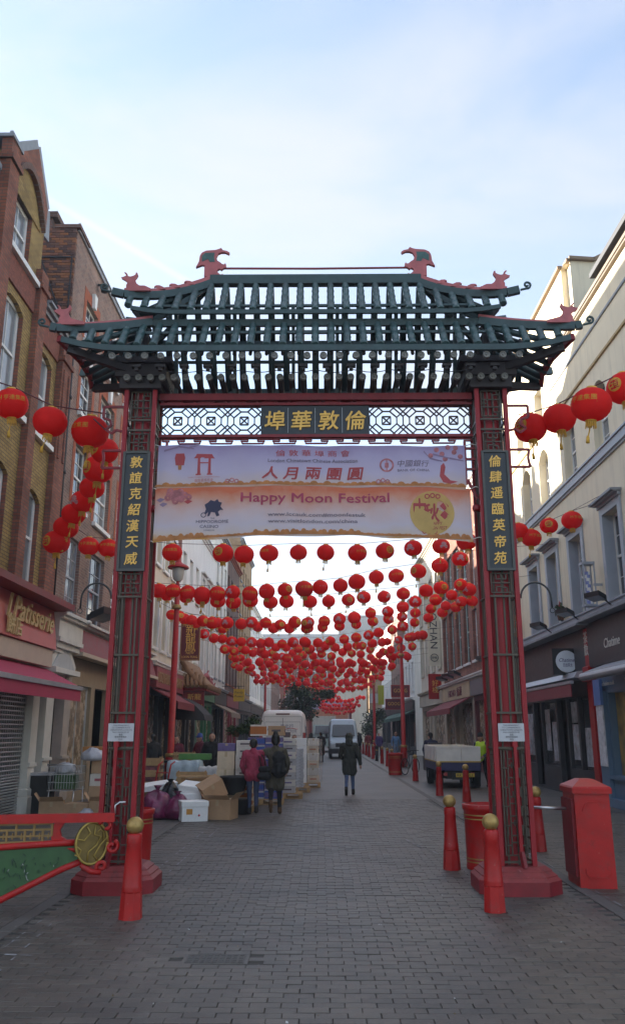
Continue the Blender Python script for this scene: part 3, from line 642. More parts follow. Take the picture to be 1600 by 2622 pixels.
RH = [
 (31.6, 41.0, 13.6, b_red, ((5.1, 7.5), (8.5, 10.6), (11.3, 12.7)), 4, 1.15, 'red brick house with white sashes behind the electric cart', (M('grey_fascia', (.16, .15, .16), .5), M('maroon_timber', (.13, .025, .03), .5), None), dict(trim=white)),
 (41.0, 50.5, 13.2, b_red, ((5.1, 8.3), (9.3, 11.5)), 4, 1.5, 'red brick house with tall pale green windows and a cream noodle sign', (M('cream_sign', (.52, .42, .27), .5, var=.2, vs=1.2), creamd, cmar), dict(trim=white, fm=M('pale_green_paint', (.42, .55, .50), .5))),
 (50.5, 62.0, 14.0, cream2, ((5.6, 8.2), (9.2, 11.6)), 4, 1.3, 'cream stone corner house that carries the tall vertical sign', (creamd, creamd, None), dict(trim=creamd, dress=creamd, fm=white)),
 (66.5, 76.0, 12.2, whiter, ((5.0, 7.2), (8.3, 10.2)), 4, 1.1, 'white house with small signs past the side alley', (navy, navy, cgreen), dict()),
 (76.0, 88.0, 12.8, b_brn, ((5.0, 7.0), (8.0, 10.0)), 5, 1.1, 'brown brick house with a green shop awning', (navy, navy, cgreen), dict()),
 (88.0, 102.0, 12.6, whiter, ((5.0, 7.0), (8.0, 10.0)), 6, 1.1, 'far white house on the bollard side of the street', (navy, navy, None), dict()),
 (102.0, 136.0, 12.0, b_buf, ((5.0, 7.0), (8.0, 10.0)), 10, 1.2, 'long buff brick row at the far end on the bollard side', (navy, navy, None), dict()),
]
RB = [row_house(1, y0, y1, H, wl, rw, n, ww, lab, shop, **kw) for (y0, y1, H, wl, rw, n, ww, lab, shop, kw) in RH]
# the block that closes the view
b = thing('mansard_block', 'grey mansard roofed block with dormers closing the end of the street', 'building', (0, 150, 0))
mb = MB(); mb.box(-30, 30, 150, 165, 0, 15.5); mb.build('wall', b_red, b)
mb = MB(); mb.prism([(-30, 149.6, 15.5), (-30, 152, 19), (-30, 163, 19), (-30, 165.4, 15.5)], (38, 0, 0)); mb.build('roof', slate, b)
for i in range(14):
    x = -14 + i * 2.1
    for z in (6, 10, 13.6):
        f = bx(x - .6, x + .6, 149.93, 150.0, z, z + 2.2).build('window', white, b); bx(x - .5, x + .5, 149.9, 149.93, z + .1, z + 2.1).build('pane', glass, f)
    if i < 10: d = bx(x - .7, x + .7, 150.2, 152.5, 16.0, 18).build('dormer', lead, b); bx(x - .5, x + .5, 150.15, 150.2, 16.2, 17.8).build('pane', glassl, d)
mb = MB(); mb.box(-30, 30, 149.4, 150, 15.3, 15.6); mb.box(-30, 30, 149.7, 150, 12.8, 13.0); mb.build('cornice', offw, b)
b = thing('mansard_tower', 'taller grey pavilion roof beside the mansard block at the street end', 'building', (4, 158, 0))
mb = MB(); mb.box(2.6, 14, 149, 149.9, 0, 16.5); mb.build('wall', cream2, b)
mb = MB(); mb.prism([(2.6, 149, 16.5), (4.4, 149, 22), (12.2, 149, 22), (14, 149, 16.5)], (0, 12, 0)); mb.build('roof', slate, b)
for x in (5.2, 8.3, 11.4):
    d = bx(x - .9, x + .9, 148.6, 150, 17.0, 19.4).build('dormer', lead, b); bx(x - .6, x + .6, 148.5, 148.6, 17.3, 19.1).build('pane', glassl, d)

# ---- the cream rendered house on the right
b = thing('cream_house', 'cream rendered house with grey window surrounds and arched upper windows', 'house', (XR, 24, 0))
up = [(c - .57, c + .57, 8.95, 10.85) for c in (14.9, 17.7, 20.6, 23.35, 26.2, 28.5)]
lo = [(c - .56, c + .56, 5.02, 7.25) for c in (14.6, 17.5, 20.45, 23.5, 26.0, 28.3)]
at_ = [(c - .45, c + .45, 11.75, 13.0) for c in (26.3, 29.0)]
mb = MB(); facade(mb, XR, -1, 9, 22.75, 3.9, 13.35, [o for o in up + lo if o[1] < 22.7], .24, rev=0); facade(mb, XR, -1, 22.75, 31.5, 3.9, 15.5, [o for o in up + lo + at_ if o[0] > 22.7], .24, rev=0)
mb.poly([(XR, 9, 0), (XR + 9, 9, 0), (XR + 9, 9, 13.35), (XR, 9, 13.35)]); mb.poly([(XR, 31.5, 0), (XR + 9, 31.5, 0), (XR + 9, 31.5, 15.5), (XR, 31.5, 15.5)])
# taller rear part: party wall with a raking top, seen above the gutter
mb.poly([(XR, 22.75, 13.35), (XR + .18, 22.75, 13.35), (XR + .18, 22.75, 15.5), (XR, 22.75, 15.5)])
mb.poly([(XR + .18, 22.4, 13.3), (XR + .18, 22.75, 13.3), (XR + .18, 22.75, 15.6), (XR + .18, 22.4, 15.6)])
mb.poly([(XR + .18, 22.4, 13.3), (XR + 5, 22.4, 13.3), (XR + 5, 22.4, 17.6), (XR + 1.3, 22.4, 15.95), (XR + .85, 22.4, 15.55), (XR + .18, 22.4, 15.6)])
mb.poly([(XR, 22.4, 15.5), (XR, 31.5, 15.5), (XR + 9, 31.5, 15.5), (XR + 9, 22.4, 15.5)])
mb.build('wall', cream, b)
mb = MB(); mb.bar((XR + .14, 22.36, 15.66), (XR + .9, 22.36, 15.6), .16, .1); mb.bar((XR + .88, 22.36, 15.6), (XR + 5, 22.36, 17.7), .16, .1); mb.bar((XR - .04, 22.7, 15.56), (XR - .04, 31.5, 15.56), .14, .1); mb.bar((XR + .14, 22.36, 15.62), (XR + .14, 22.75, 15.62), .14, .1); mb.build('coping', M('brown_coping', (.22, .15, .09), .7, var=.2), b)
mb = MB(); mb.prism([(XR - .25, 9, 13.55), (XR + 1.2, 9, 14.9), (XR + 9, 9, 15.0), (XR + 9, 9, 13.4), (XR - .25, 9, 13.4)], (0, 10.7, 0)); mb.prism([(XR + .2, 19.7, 13.42), (XR + 9, 19.7, 15), (XR + 9, 19.7, 13.3)], (0, 2.7, 0)); mb.build('roof', M('black_slate', (.028, .03, .034), .6, var=.4, vs=5, bump=.4, bs=18), b)
cornice(b, XR, -1, 9, 22.75, 13.17, ((.10, .06), (.13, .10)), M('brown_gutter', (.16, .115, .075), .6), 'gutter')
cornice(b, XR, -1, 9, 24.8, 12.35, ((.035, .07),), lead, 'string_course'); cornice(b, XR, -1, 9, 31.5, 11.35, ((.05, .07),), M('ochre_paint', (.40, .27, .11), .7), 'string_course')
cornice(b, XR, -1, 9, 31.5, 8.62, ((.05, .06), (.1, .22), (.14, .05)), greyp, 'string_course'); cornice(b, XR, -1, 9, 31.5, 4.72, ((.05, .26), (.09, .04)), greyp, 'sill_band')
for o in up: window(b, XR, -1, *o, depth=.24, bars=(1, 1), arch=.34, archm=cream, gm=glassl, fw=.06)
for o in at_: window(b, XR, -1, *o, depth=.24, bars=(1, 1), gm=glassl, fw=.06)
for o in lo:
    window(b, XR, -1, *o, depth=.24, bars=(1, 1), gm=glass, fw=.06, curtain=random.random() < .5)
    a, c, p, q = o; k = MB()
    for (u, v, s_, t_) in ((a - .2, a - .002, p, q + .2), (c + .002, c + .2, p, q + .2), (a - .001, c + .001, q + .002, q + .2)): k.box(XR - .05, XR - .003, u, v, s_, t_)
    for (u, v, s_, t_) in ((a - .001, a + .004, p, q), (c - .004, c + .001, p, q)): k.box(XR - .003, XR + .23, u, v, s_, t_)
    k.box(XR - .1, XR - .003, a - .24, c + .24, q + .202, q + .28); k.cur = 1; k.box(XR - .28, XR - .003, a - .3, c + .3, q + .3, q + .36); k.cur = 0; k.box(XR - .2, XR - .003, a - .27, c + .27, q + .28, q + .30); k.build('architrave', [greyp, lead], b)
mb = MB(); mb.tube([(XR - .1, 30.9, 4.6), (XR - .1, 30.9, 13.2)], .055, 8); mb.build('downpipe', iron, b)
# shops below it
k = MB(); k.box(XR - .16, XR, 22.9, 31.5, 3.25, 4.55); k.box(XR - .22, XR, 9, 22.5, 3.45, 4.6); k.build('fascia_board', navy, b)
k = MB(); k.box(XR - .55, XR, 22.3, 31.5, 4.56, 4.62); k.box(XR - .5, XR, 9, 22.3, 4.62, 4.70); k.build('lead_flashing', lead, b)
rc = MB(); rc.box(XR - .2, XR + .1, 22.5, 22.88, 0, 4.5); rc.box(XR - .28, XR + .1, 22.44, 22.94, 3.2, 3.5, bev=.03); rc.box(XR - .3, XR + .1, 22.4, 22.98, 3.1, 3.2); rc.build('pilaster', red, b)
text('茶\n飲', .34, offw, b, (XR - .21, 22.7, 4.1), 'R', .006)
k = MB(); facade(k, XR, -1, 22.9, 31.5, 0, 3.25, [(23.3, 24.5, .75, 2.75), (24.65, 25.6, .75, 2.75), (25.75, 26.7, .08, 2.75), (26.9, 28.6, .75, 2.75), (28.75, 29.6, .08, 2.75), (29.8, 31.2, .75, 2.75)], .15); k.build('shopfront', navy, b)
pst = M('poster_pale', (.40, .42, .46), .3, var=.7, vs=4.5, spec=.8, wear=((3.5, .58, .66, (.40, .10, .08)), (5, .62, .68, (.10, .22, .30))))
for a, c in ((23.3, 24.5), (24.65, 25.6), (26.9, 28.6), (29.8, 31.2)): window(b, XR, -1, a, c, .75, 2.75, depth=.12, fm=navy, gm=glass, bars=(0, 0), sash=False)
for a, c, p, q in ((23.45, 24.3, .85, 1.9), (24.75, 25.5, 1.0, 2.0), (24.72, 25.5, 2.05, 2.65), (27.0, 27.7, .9, 2.1), (27.9, 28.5, 1.2, 2.5), (30, 31, 1, 2.4)): MB().poly([(XR + .08, a, p), (XR + .08, a, q), (XR + .08, c, q), (XR + .08, c, p)]).build('window_poster', pst, b)
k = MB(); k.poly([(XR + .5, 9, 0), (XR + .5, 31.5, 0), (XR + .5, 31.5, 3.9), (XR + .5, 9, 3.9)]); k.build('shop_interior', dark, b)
k = MB(); k.prism([(XR - .16, 22.98, 3.42), (XR - .42, 22.98, 3.38), (XR - .52, 22.98, 3.22), (XR - .16, 22.98, 3.18)], (0, 6.2, 0)); k.box(XR - .62, XR - .53, 22.98, 29.2, 3.06, 3.14); k.cur = 1; k.box(XR - .60, XR - .58, 23.05, 29.1, 2.72, 3.05); k.build('awning', [alu, maroon], b)
text('menu', .2, gold, b, (XR - 1.025, 25.2, 2.95), 'R', .004) if False else None
k = MB(); k.tube([(XR - .8, 9, 3.12), (XR - .8, 21.3, 3.12)], .1, 10); k.prism([(XR - .05, 9, 3.5), (XR - .78, 9, 3.24), (XR - .78, 9, 3.20), (XR - .05, 9, 3.4)], (0, 12.3, 0)); k.build('rolled_awning', alu, b)
text('Chatime', .34, offw, b, (XR - .235, 20.6, 3.95), 'R', .006, shear=.2)
text('www.chatime.co.uk', .15, offw, b, (XR - .16, 21.5, 2.98), 'R', .004); text('Taiwan Tea', .16, offw, b, (XR - .16, 19.8, 2.98), 'R', .004)
blue = M('slate_blue_paint', (.10, .17, .26), .45, var=.12, vs=2)
k = MB(); facade(k, XR - .1, -1, 9, 22.4, 0, 3.4, [(18.6, 21.6, .75, 2.75), (14, 18.2, .75, 2.75)], .2); k.box(XR - .2, XR - .101, 21.7, 22.3, .0, 2.8); k.box(XR - .24, XR - .1, 9, 22.38, 0, .2); k.box(XR - .2, XR - .1, 18.5, 21.7, .66, .75); k.build('shopfront', blue, b)
ft = M('fruit_tea_poster', (.12, .16, .10), .3, var=.9, vs=2.2, col2=(.62, .42, .10), spec=.8)
k = MB(); k.poly([(XR + .08, 14, .75), (XR + .08, 14, 2.75), (XR + .08, 21.6, 2.75), (XR + .08, 21.6, .75)]); k.build('shop_window', ft, b)
k = thing('chimney', 'orange clay chimney pot on a brick stack behind the gate roof\'s beast', 'chimney', (8.45, 33.5, 13.6)); bx(8.1, 8.9, 33.1, 33.9, 13.0, 15.35).build('stack', b_buf, k); MB().lathe([(.2, 15.35), (.17, 15.5), (.16, 16.45), (.2, 16.5), (.2, 16.6)], (8.4, 33.5, 0), 14).build('pot', b_or, k)
# ---------------------------------------------------------------- the gate
GX, GY = -.055, 10.6
gate = thing('chinese_gate', 'tall red and green Chinese gate with an open tiled roof spanning the street', 'gate', (GX, GY, 0))
PX = (-2.405, 2.295)
postr = M('crimson_post_paint', (.27, .010, .016), .45, var=.2, vs=4, bump=.05, spec=.35, wear=((9, .62, .76, (.10, .02, .02)), (30, .70, .73, (.4, .2, .17))))
def fret(mb, x0, x1, z0, z1, y, w=.014, seed=0, th=.02):
    """square-cornered lattice in a frame"""
    W, H_ = x1 - x0, z1 - z0; P = lambda u, v: (x0 + u * W, y, z0 + v * H_)
    L = lambda a, b, c, d: mb.bar(P(a, b), P(c, d), th, w, up=(0, 0, 1)) if abs(a - c) > abs(b - d) else mb.bar(P(a, b), P(c, d), w, th, up=(0, 1, 0))
    for a in ((0, 0, 1, 0), (0, 1, 1, 1), (0, 0, 0, 1), (1, 0, 1, 1)): L(*a)
    if seed == 0:
        for a in ((.33, 0, .33, 1), (.62, .16, .62, .84), (0, .66, 1, .66), (0, .36, 1, .36), (.62, .84, 1, .84), (.62, .16, 1, .16), (.84, .84, .84, 1), (.84, 0, .84, .16), (.16, .36, .16, .66), (0, .5, .33, .5)): L(*a)
    elif seed == 1:
        for a in ((.5, 0, .5, 1), (0, .5, 1, .5), (.25, .0, .25, .3), (.25, .3, .5, .3), (.75, .7, .75, 1), (.5, .7, .75, .7), (.25, .7, .25, 1), (.25, .7, .5, .7), (.78, 0, .78, .26), (.5, .26, .78, .26)): L(*a)
    else:
        n = max(3, int(H_ / .105))
        L(.3, 0, .3, 1); L(.68, 0, .68, 1)
        for i in range(1, n):
            v = i / n
            if i % 2: L(0, v, .3, v); L(.68, v, 1, v); L(.3, v + .3 / n, .68, v + .3 / n)
            else: L(.3, v, .68, v); L(.15, v, .15, v + 1 / n); L(.84, v, .84, v + 1 / n) if i < n - 1 else None
            if i % 3 == 0: L(.48, v, .48, v + .6 / n)
def pillar(px, sg):
    YF, YB = GY - .21, GY + .21
    b8 = lambda r, z, cut: [(px + dx * r * (1 if abs(dx) == 1 else 1), GY + dy * r, z) for dx, dy in ((-1, -cut), (-cut, -1), (cut, -1), (1, -cut), (1, cut), (cut, 1), (-cut, 1), (-1, cut))]
    mb = MB()                                     # eight-sided stepped base
    tiers = [(.475, 0, .6), (.475, .15, .6), (.435, .185, .6), (.435, .20, .6), (.385, .235, .6), (.385, .25, .58), (.32, .29, .58)]
    n0 = 0
    for r_, z, c in tiers: mb.v += b8(r_, z, c)
    for t in range(len(tiers) - 1):
        mb.cur = 1 if t == 0 else 0
        for j in range(8): mb.face([t * 8 + j, t * 8 + (j + 1) % 8, (t + 1) * 8 + (j + 1) % 8, (t + 1) * 8 + j])
    mb.cur = 0; mb.face([len(mb.v) - 8 + j for j in range(8)]); mb.build('base', [redb, redd], gate)
    for x in (-.19, .19):
        for y in (YF, YB): MB().box(px + x - .028, px + x + .028, y - .028, y + .028, .27, 6.42).build('post', postr, gate)
    c = MB(); c.lathe([(.15, .28), (.15, 6.3)], (px, GY, 0), 12, smooth=False)
    for i in range(8): a = i * PI / 4 + .2; c.cur = 1; c.box(px + .15 * math.cos(a) - .011, px + .15 * math.cos(a) + .011, GY + .15 * math.sin(a) - .011, GY + .15 * math.sin(a) + .011, .28, 6.3)
    c.build('inner_column', [postr, bronze], gate)
    # horizontal bands tie the posts together
    for z in (5.83, 5.685, 3.45, 2.72, 2.02, 1.61, .33):
        k = MB()
        for y in (YF, YB): k.box(px - .155, px + .155, y - .014, y + .014, z - .012, z + .012)
        for x in (-.19, .19): k.box(px + x - .014, px + x + .014, YF + .036, YB - .036, z - .012, z + .012)
        k.build('band', bronze, gate, kind='stuff')
    for z0, z1, sd_ in ((5.88, 6.24, 0), (5.40, 5.64, 1), (3.50, 3.745, 1), (.40, 1.59, 2)):
        k = MB(); fret(k, px - .125, px + .125, z0, z1, YF + .02, seed=sd_); setp(k.build('lattice_panel', bronze, gate), kind='stuff')
    k = MB()                                      # the same bars run down the two side faces
    for x in (-.19, .19):
        for yy in (-.11, 0, .11): k.box(px + x - .008, px + x + .008, GY + yy - .010, GY + yy + .010, .4, 6.2)
        for i in range(10): z = .45 + i * .12; k.box(px + x - .007, px + x + .007, YF + .04, GY + (.11 if i % 2 else 0), z, z + .016)
    setp(k.build('side_bars', bronze, gate), kind='stuff')
    k = MB()
    for x in (-.09, .09): k.box(px + x - .01, px + x + .01, YF + .0, YF + .02, 2.03, 3.44)
    setp(k.build('front_bars', bronze, gate), kind='stuff')
    # name board with seven gold characters
    nb = MB().box(px - .145, px + .145, YF - .045, YF - .012, 3.80, 5.345).build('name_board', M('board_black', (.022, .026, .032), .45, var=.2, vs=6), gate)
    k = MB(); y0, y1 = YF - .062, YF - .008
    k.box(px - .178, px - .146, y0, y1, 3.77, 5.37); k.box(px + .146, px + .178, y0, y1, 3.77, 5.37); k.box(px - .146, px + .146, y0, y1, 3.77, 3.80); k.box(px - .146, px + .146, y0, y1, 5.345, 5.37); k.build('frame', M('board_frame', (.075, .075, .07), .5, metal=.3, var=.2), nb)
    s = '敦誼克紹漢天威' if sg < 0 else '倫肆遥臨英帝苑'
    t = MB()
    for i, ch in enumerate(s): text(ch, .168, goldl, nb, (px + random.uniform(-.008, .008), YF - .05, 5.225 - i * .2155), 'F', .005, shear=.12, rot=.05, mb=t, bold=.013)
    t.build('lettering', goldl, nb)
    k = MB()
    for i in range(6): k.box(px - .144, px + .144, YF - .0465, YF - .045, 5.115 - i * .2155, 5.118 - i * .2155)
    setp(k.build('board_joint', black, nb), kind='stuff')
    # plaque, front strut and its foot
    pq = MB().box(px - .155, px + .155, YF - .056, YF - .04, 1.685, 1.895).build('plaque', alu, gate); t = MB()
    for i, ln in enumerate(('THIS MONUMENT', 'TO COMMEMORATE', 'CHINATOWN LONDON', 'WAS UNVEILED BY', '倫敦', '華埠牌樓落成', '紀念')): text(ln, .024, black, pq, (px, YF - .058, 1.872 - i * .027), 'F', .001, mb=t)
    t.build('lettering', M('plaque_print', (.12, .12, .13), .6, var=0), pq)
    sx = px + (-.045 if sg < 0 else .03)
    k = MB(); k.bar((sx, YF - .065, 1.66), (sx, YF - .075, .42), .036, .036, up=(0, 1, 0)); k.box(sx - .028, sx + .028, YF - .085, YF, 1.62, 1.685); k.build('strut', postr, gate)
    k = MB(); k.bar((sx, YF - .09, .45), (sx + .02 * sg, YF - .13, .28), .045, .05); k.build('strut_foot', redd, gate)
    # fretted hooks on the outer side, and the curved lamp arm
    ox = px + sg * .226; k = MB()
    S_ = lambda pts, w_=.03: [k.bar((ox + sg * a[0], YF, a[1]), (ox + sg * c_[0], YF, c_[1]), w_, .03) for a, c_ in zip(pts, pts[1:])]
    S_([(0, 6.02), (.26, 6.02), (.26, 5.86), (.17, 5.83), (.15, 5.76), (.22, 5.7), (.14, 5.64), (.08, 5.69), (0, 5.67)])
    k.build('side_hook', redd, gate); k = MB(); S_([(0, 5.40), (.24, 5.40), (.22, 5.28), (.24, 5.16), (0, 5.16)])
    setp(k.build('side_hook', redd, gate))
    am = MB(); pts = [(ox + sg * (.0 + .19 * (1 - math.cos(t))), YF - .02, 3.42 + .20 * math.sin(t)) for t in [PI * i / 14 for i in range(15)]]
    pts += [(ox + sg * .385, YF - .02, 3.3)]; am.tube(pts, .012, 8)
    for i in range(14): a0, a1 = 2 * PI * i / 14, 2 * PI * (i + 1) / 14; am.bar((ox + sg * .385 + .03 * math.cos(a0), YF - .02, 3.265 + .03 * math.sin(a0)), (ox + sg * .385 + .03 * math.cos(a1), YF - .02, 3.265 + .03 * math.sin(a1)), .008)
    am.build('lamp_arm', black, gate)
    # braces to the beam, inside
    ix = px - sg * .226; k = MB()
    for z in (5.45, 5.30, 5.16): k.bar((ix, YF + .1, z), (ix - sg * .12, YF + .1, z), .03)
    k.bar((ix, YF + .1, 4.75), (ix - sg * .12, YF + .1, 5.02), .035); k.box(min(ix - sg * .12, ix - sg * .15), max(ix - sg * .12, ix - sg * .15), YF + .08, YF + .12, 4.95, 5.55); k.lathe([(.05, -.04), (.06, 0), (.05, .04)], (ix - sg * .02, YF + .08, 4.62), 8)
    k.build('brace', redd, gate)
pillar(PX[0], -1); pillar(PX[1], 1)
# --- beam, lattice frieze, fretwork
xa, xb = PX[0] + .226, PX[1] - .226
for y0, y1, z0, z1 in ((GY - .1, GY + .1, 6.165, 6.26), (GY - .06, GY + .06, 6.105, 6.14), (GY - .05, GY + .05, 5.645, 5.685)): MB().box(xa, xb, y0, y1, z0, z1).build('beam', redd, gate)
fz0, fz1 = 5.685, 6.105; fc = (fz0 + fz1) / 2; sc = (fz1 - fz0) / 340
k = MB(); U = 358 * sc
base = [((-37, -107), (37, -107)), ((37, -107), (111, -37)), ((111, -37), (111, 37)), ((-37, 107), (37, 107)), ((37, 107), (111, 37)), ((-111, -37), (-111, 37)), ((-37, -107), (-111, -37)), ((-37, 107), (-111, 37)),
        ((-45, -45), (45, -45)), ((-45, 45), (45, 45)), ((-45, -45), (-45, 45)), ((45, -45), (45, 45)), ((-45, -45), (45, 45)), ((-45, 45), (45, -45)), ((-179, -49), (-179, 49)), ((179, -49), (179, 49))]
for a in (-1, 1):
    for c in (-1, 1): base += [((a * 37, c * 107), (a * 95, c * 165)), ((a * 111, c * 37), (a * 151, c * 77)), ((a * 151, c * 77), (a * 63, c * 165)), ((a * 179, c * 105), (a * 151, c * 77)), ((a * 151, c * 77), (a * 179, c * 49)), ((a * 151, c * 77 + c * 0), (a * 179, c * 105)), ((a * 179, c * 105), (a * 120, c * 165))]
def frieze(x0, x1):
    n = max(1, int(round((x1 - x0) / U))); u = (x1 - x0) / n / 358; done = set()
    k = MB()
    for i in range(n):
        cx = x0 + (i + .5) * u * 358
        for p, q in base:
            A = (round(cx + p[0] * u, 3), round(fc - p[1] * sc, 3)); B = (round(cx + q[0] * u, 3), round(fc - q[1] * sc, 3)); key = tuple(sorted((A, B)))
            if key in done: continue
            done.add(key); k.bar((A[0], GY, A[1]), (B[0], GY, B[1]), .016, .02 + .001 * (len(done) % 5), up=(0, 1, 0))
    return setp(k.build('frieze_lattice', M('lattice_bronze', (.06, .035, .04), .5, metal=.2, var=.2), gate), kind='stuff')
frieze(xa + .02, -.80); frieze(.68, xb - .02)
k = MB(); U2 = .43
for i in range(10):
    cx = xa + .2 + i * U2
    for (p, q) in (((-.15, 5.628), (.15, 5.628)), ((-.15, 5.628), (-.15, 5.60)), ((.15, 5.628), (.15, 5.60)), ((-.15, 5.60), (-.05, 5.60)), ((.15, 5.60), (.05, 5.60)), ((.07, 5.568), (.36, 5.568)), ((.07, 5.568), (.07, 5.59)), ((.36, 5.568), (.36, 5.59)), ((.06, 5.645), (.06, 5.628))):
        if cx + max(p[0], q[0]) < xb: k.bar((cx + p[0], GY, p[1]), (cx + q[0], GY, q[1]), .016, .03, up=(0, 1, 0))
    for (p, q) in (((-.1, 6.15), (.08, 6.15)), ((.1, 6.145), (.1, 6.165)), ((-.16, 6.14), (-.16, 6.165))): k.bar((cx + p[0], GY - .03, p[1]), (cx + q[0], GY - .03, q[1]), .022, .03, up=(0, 1, 0))
setp(k.build('fretwork', redd, gate), kind='stuff')
tb = MB().box(-.795, .675, GY - .035, GY + .02, 5.69, 6.10).build('title_board', MATS['board_black'], gate)
k = MB()
for i in range(1, 4): x = -.795 + 1.47 * i / 4; k.box(x - .003, x + .003, GY - .038, GY - .035, 5.71, 6.07)
setp(k.build('board_joint', M('pale_joint', (.4, .42, .45), .6, var=0), tb), kind='stuff')
t = MB()
for i, ch in enumerate('埠華敦倫'): text(ch, .29, goldl, tb, (-.795 + 1.47 * (i + .5) / 4, GY - .043, 5.885), 'F', .008, shear=.14, rot=.04, mb=t, bold=.014)
t.build('lettering', goldl, tb)

# --- roof
ze = lambda x: 6.625 + .16 * max(0., (abs(x) - 2.45) / .95) ** 2       # lower eave line, turned up at the corners
def low_top(x):
    t = max(0., (abs(x) - 2.22) / 1.18); return (10.25 - .36 * t, 7.15 - .39 * t + .12 * t * t)
zu = lambda x: 7.285 + .12 * max(0., (abs(x) - 1.9) / .8) ** 2
def up_top(x):
    t = max(0., (abs(x) - 1.47) / 1.25); return (10.57 - .40 * t, 7.93 - .80 * t + .42 * t * t)
TL = .176
tm = MB(); tm.lathe([(.043, -.012), (.053, 0), (.053, .02), (.049, .03), (.048, TL), (.05, TL + .004)], (0, 0, 0), 10, caps=True)
tile_mesh = [tm.mesh('roof_tile', m) for m in (green, M('green_glaze_worn', (.045, .082, .085), .45, var=.5, vs=9, bump=.15, coat=.15))]
end_m = MB(); end_m.lathe([(.0, .02), (.036, .018), (.044, 0), (.050, -.002), (.050, .02)], (0, 0, 0), 12, caps=False); end_mesh = end_m.mesh('tile_end', greend)
tips = 0
def tube_row(xc, yb, zb, yt, zt, n=None, sub=True, back=False, mb=None):
    p = Vector((xc, yb, zb)); d = Vector((0, yt - yb, zt - zb)); L = d.length; d.normalize(); n = n or max(1, int(round(L / TL)))
    rot = math.atan2(d.y, d.z)
    for i in range(n):
        a = p + d * (L * i / n)
        if back: mb.tube([a, a + d * (L / n)], [.05, .047], 8, caps=(i == 0)); continue
        o = add('roof_tile', tile_mesh[0] if random.random() < .8 else tile_mesh[1], gate); o.location = a - ROOT[gate.name]; o.rotation_euler = (-rot, 0, 0); o.scale = (1, 1, L / n / TL)
bk = MB(); raf = MB()
for i in range(31):
    x = (i - 15) * .2117; yt, zt = low_top(x); tube_row(GX + x, 9.885, ze(x) + .06, yt, zt)
    tube_row(GX + x, 2 * GY - 9.885, ze(x) + .03, 2 * GY - yt, zt, 1, back=True, mb=bk)
    raf.tube([(GX + x, 9.93, ze(x) - .06), (GX + x, 10.22, min(7.0, zt - .1))], .024, 6)
for i in range(25):
    x = (i - 12) * .2117; yt, zt = up_top(x); tube_row(GX + x, 10.14, zu(x) + .04, yt, zt)
    tube_row(GX + x, 2 * GY - 10.14, zu(x) + .03, 2 * GY - yt, zt, 1, back=True, mb=bk)
# side slopes: tubes running out along the street's width
for sg in (-1, 1):
    for j in range(6):
        y = 10.0 + j * .24; e = abs(y - GY) / .73
        bk.tube([(GX + sg * 3.22, y, 6.66 + .1 * e * e), (GX + sg * 2.3, 10.25 + j * .14, 7.12)], .045, 8)
        if 0 < j < 5: bk.tube([(GX + sg * 2.45, 10.2 + j * .13, 7.36), (GX + sg * 1.6, GY, 7.95)], .045, 8)
setp(bk.build('back_roof_tiles', greend, gate), kind='stuff'); setp(raf.build('rafters', M('dark_rafter', (.022, .02, .022), .6), gate), kind='stuff')
def strip(name, mat, fy, ztop, zbot, xs, th, dy=lambda x: 0):
    k = MB()
    for a, c in zip(xs, xs[1:]):
        pa, pc = (a, fy(a)), (c, fy(c))
        v = [(GX + a, pa[1], zbot(a)), (GX + c, pc[1], zbot(c)), (GX + c, pc[1], ztop(c)), (GX + a, pa[1], ztop(a))]
        k.prism(v, (0, th, 0))
    return k.build(name, mat, gate)
lin = lambda a, c, n: [a + (c - a) * i / n for i in range(n + 1)]
for s_ in (0, 1):
    m = lambda y, th: y if s_ == 0 else 2 * GY - y - th
    strip('eave_board', greend, lambda x: m(9.86, .04), lambda x: ze(x) + .045, lambda x: ze(x) - .035, lin(-3.32, 3.32, 24), .04)
    strip('eave_board', greend, lambda x: m(10.11, .04), lambda x: zu(x) + .03, lambda x: zu(x) - .03, lin(-2.5, 2.5, 20), .04)
    strip('roof_batten', greend, lambda x: m(10.24, .05), lambda x: 7.24, lambda x: 7.14, [-2.3, 2.3], .05)
    strip('roof_batten', greend, lambda x: m(10.12, .04), lambda x: 7.0, lambda x: 6.965, [-2.4, 2.4], .04)
    strip('roof_batten', greend, lambda x: m(10.2, .04), lambda x: 7.44, lambda x: 7.41, [-2.2, 2.2], .04)
strip('ridge_beam', greend, lambda x: GY - .06, lambda x: 8.1, lambda x: 7.96, [-1.5, 1.5], .12)
k = MB(); k.bar((GX - 1.3, GY, 8.232), (GX, GY, 8.222), .022); k.bar((GX, GY, 8.222), (GX + 1.3, GY, 8.232), .022); k.build('ridge_rod', redd, gate)
def hip(sg, fn, x0, x1, ext, zt_add, back):
    k = MB(); xs = lin(x0, x1, 8); my = (lambda y: y) if not back else (lambda y: 2 * GY - y)
    pts = [Vector((GX + sg * x, my(fn(x)[0]), fn(x)[1] + .05)) for x in xs]
    tipd = Vector((sg * .16, my(-.02) - my(0), .03)); pts.append(pts[-1] + tipd * ext)
    for a, c in zip(pts, pts[1:]): k.bar(a, c, .07, .105)
    if back: k.build('hip_ridge', green, gate); return pts
    # scroll at the tip
    p = pts[-1]; sp = [p + Vector((sg * (.02 + i * .016), 0, .0 + i * .004)) for i in range(6)]
    for i in range(16): a = -1.3 + i * .48; r_ = .055 - i * .0028; sp.append(p + Vector((sg * (.11 + r_ * math.cos(a)), 0, .075 + r_ * math.sin(a))))
    k.tube(sp, .016, 6); k.build('hip_ridge', greend, gate); return pts
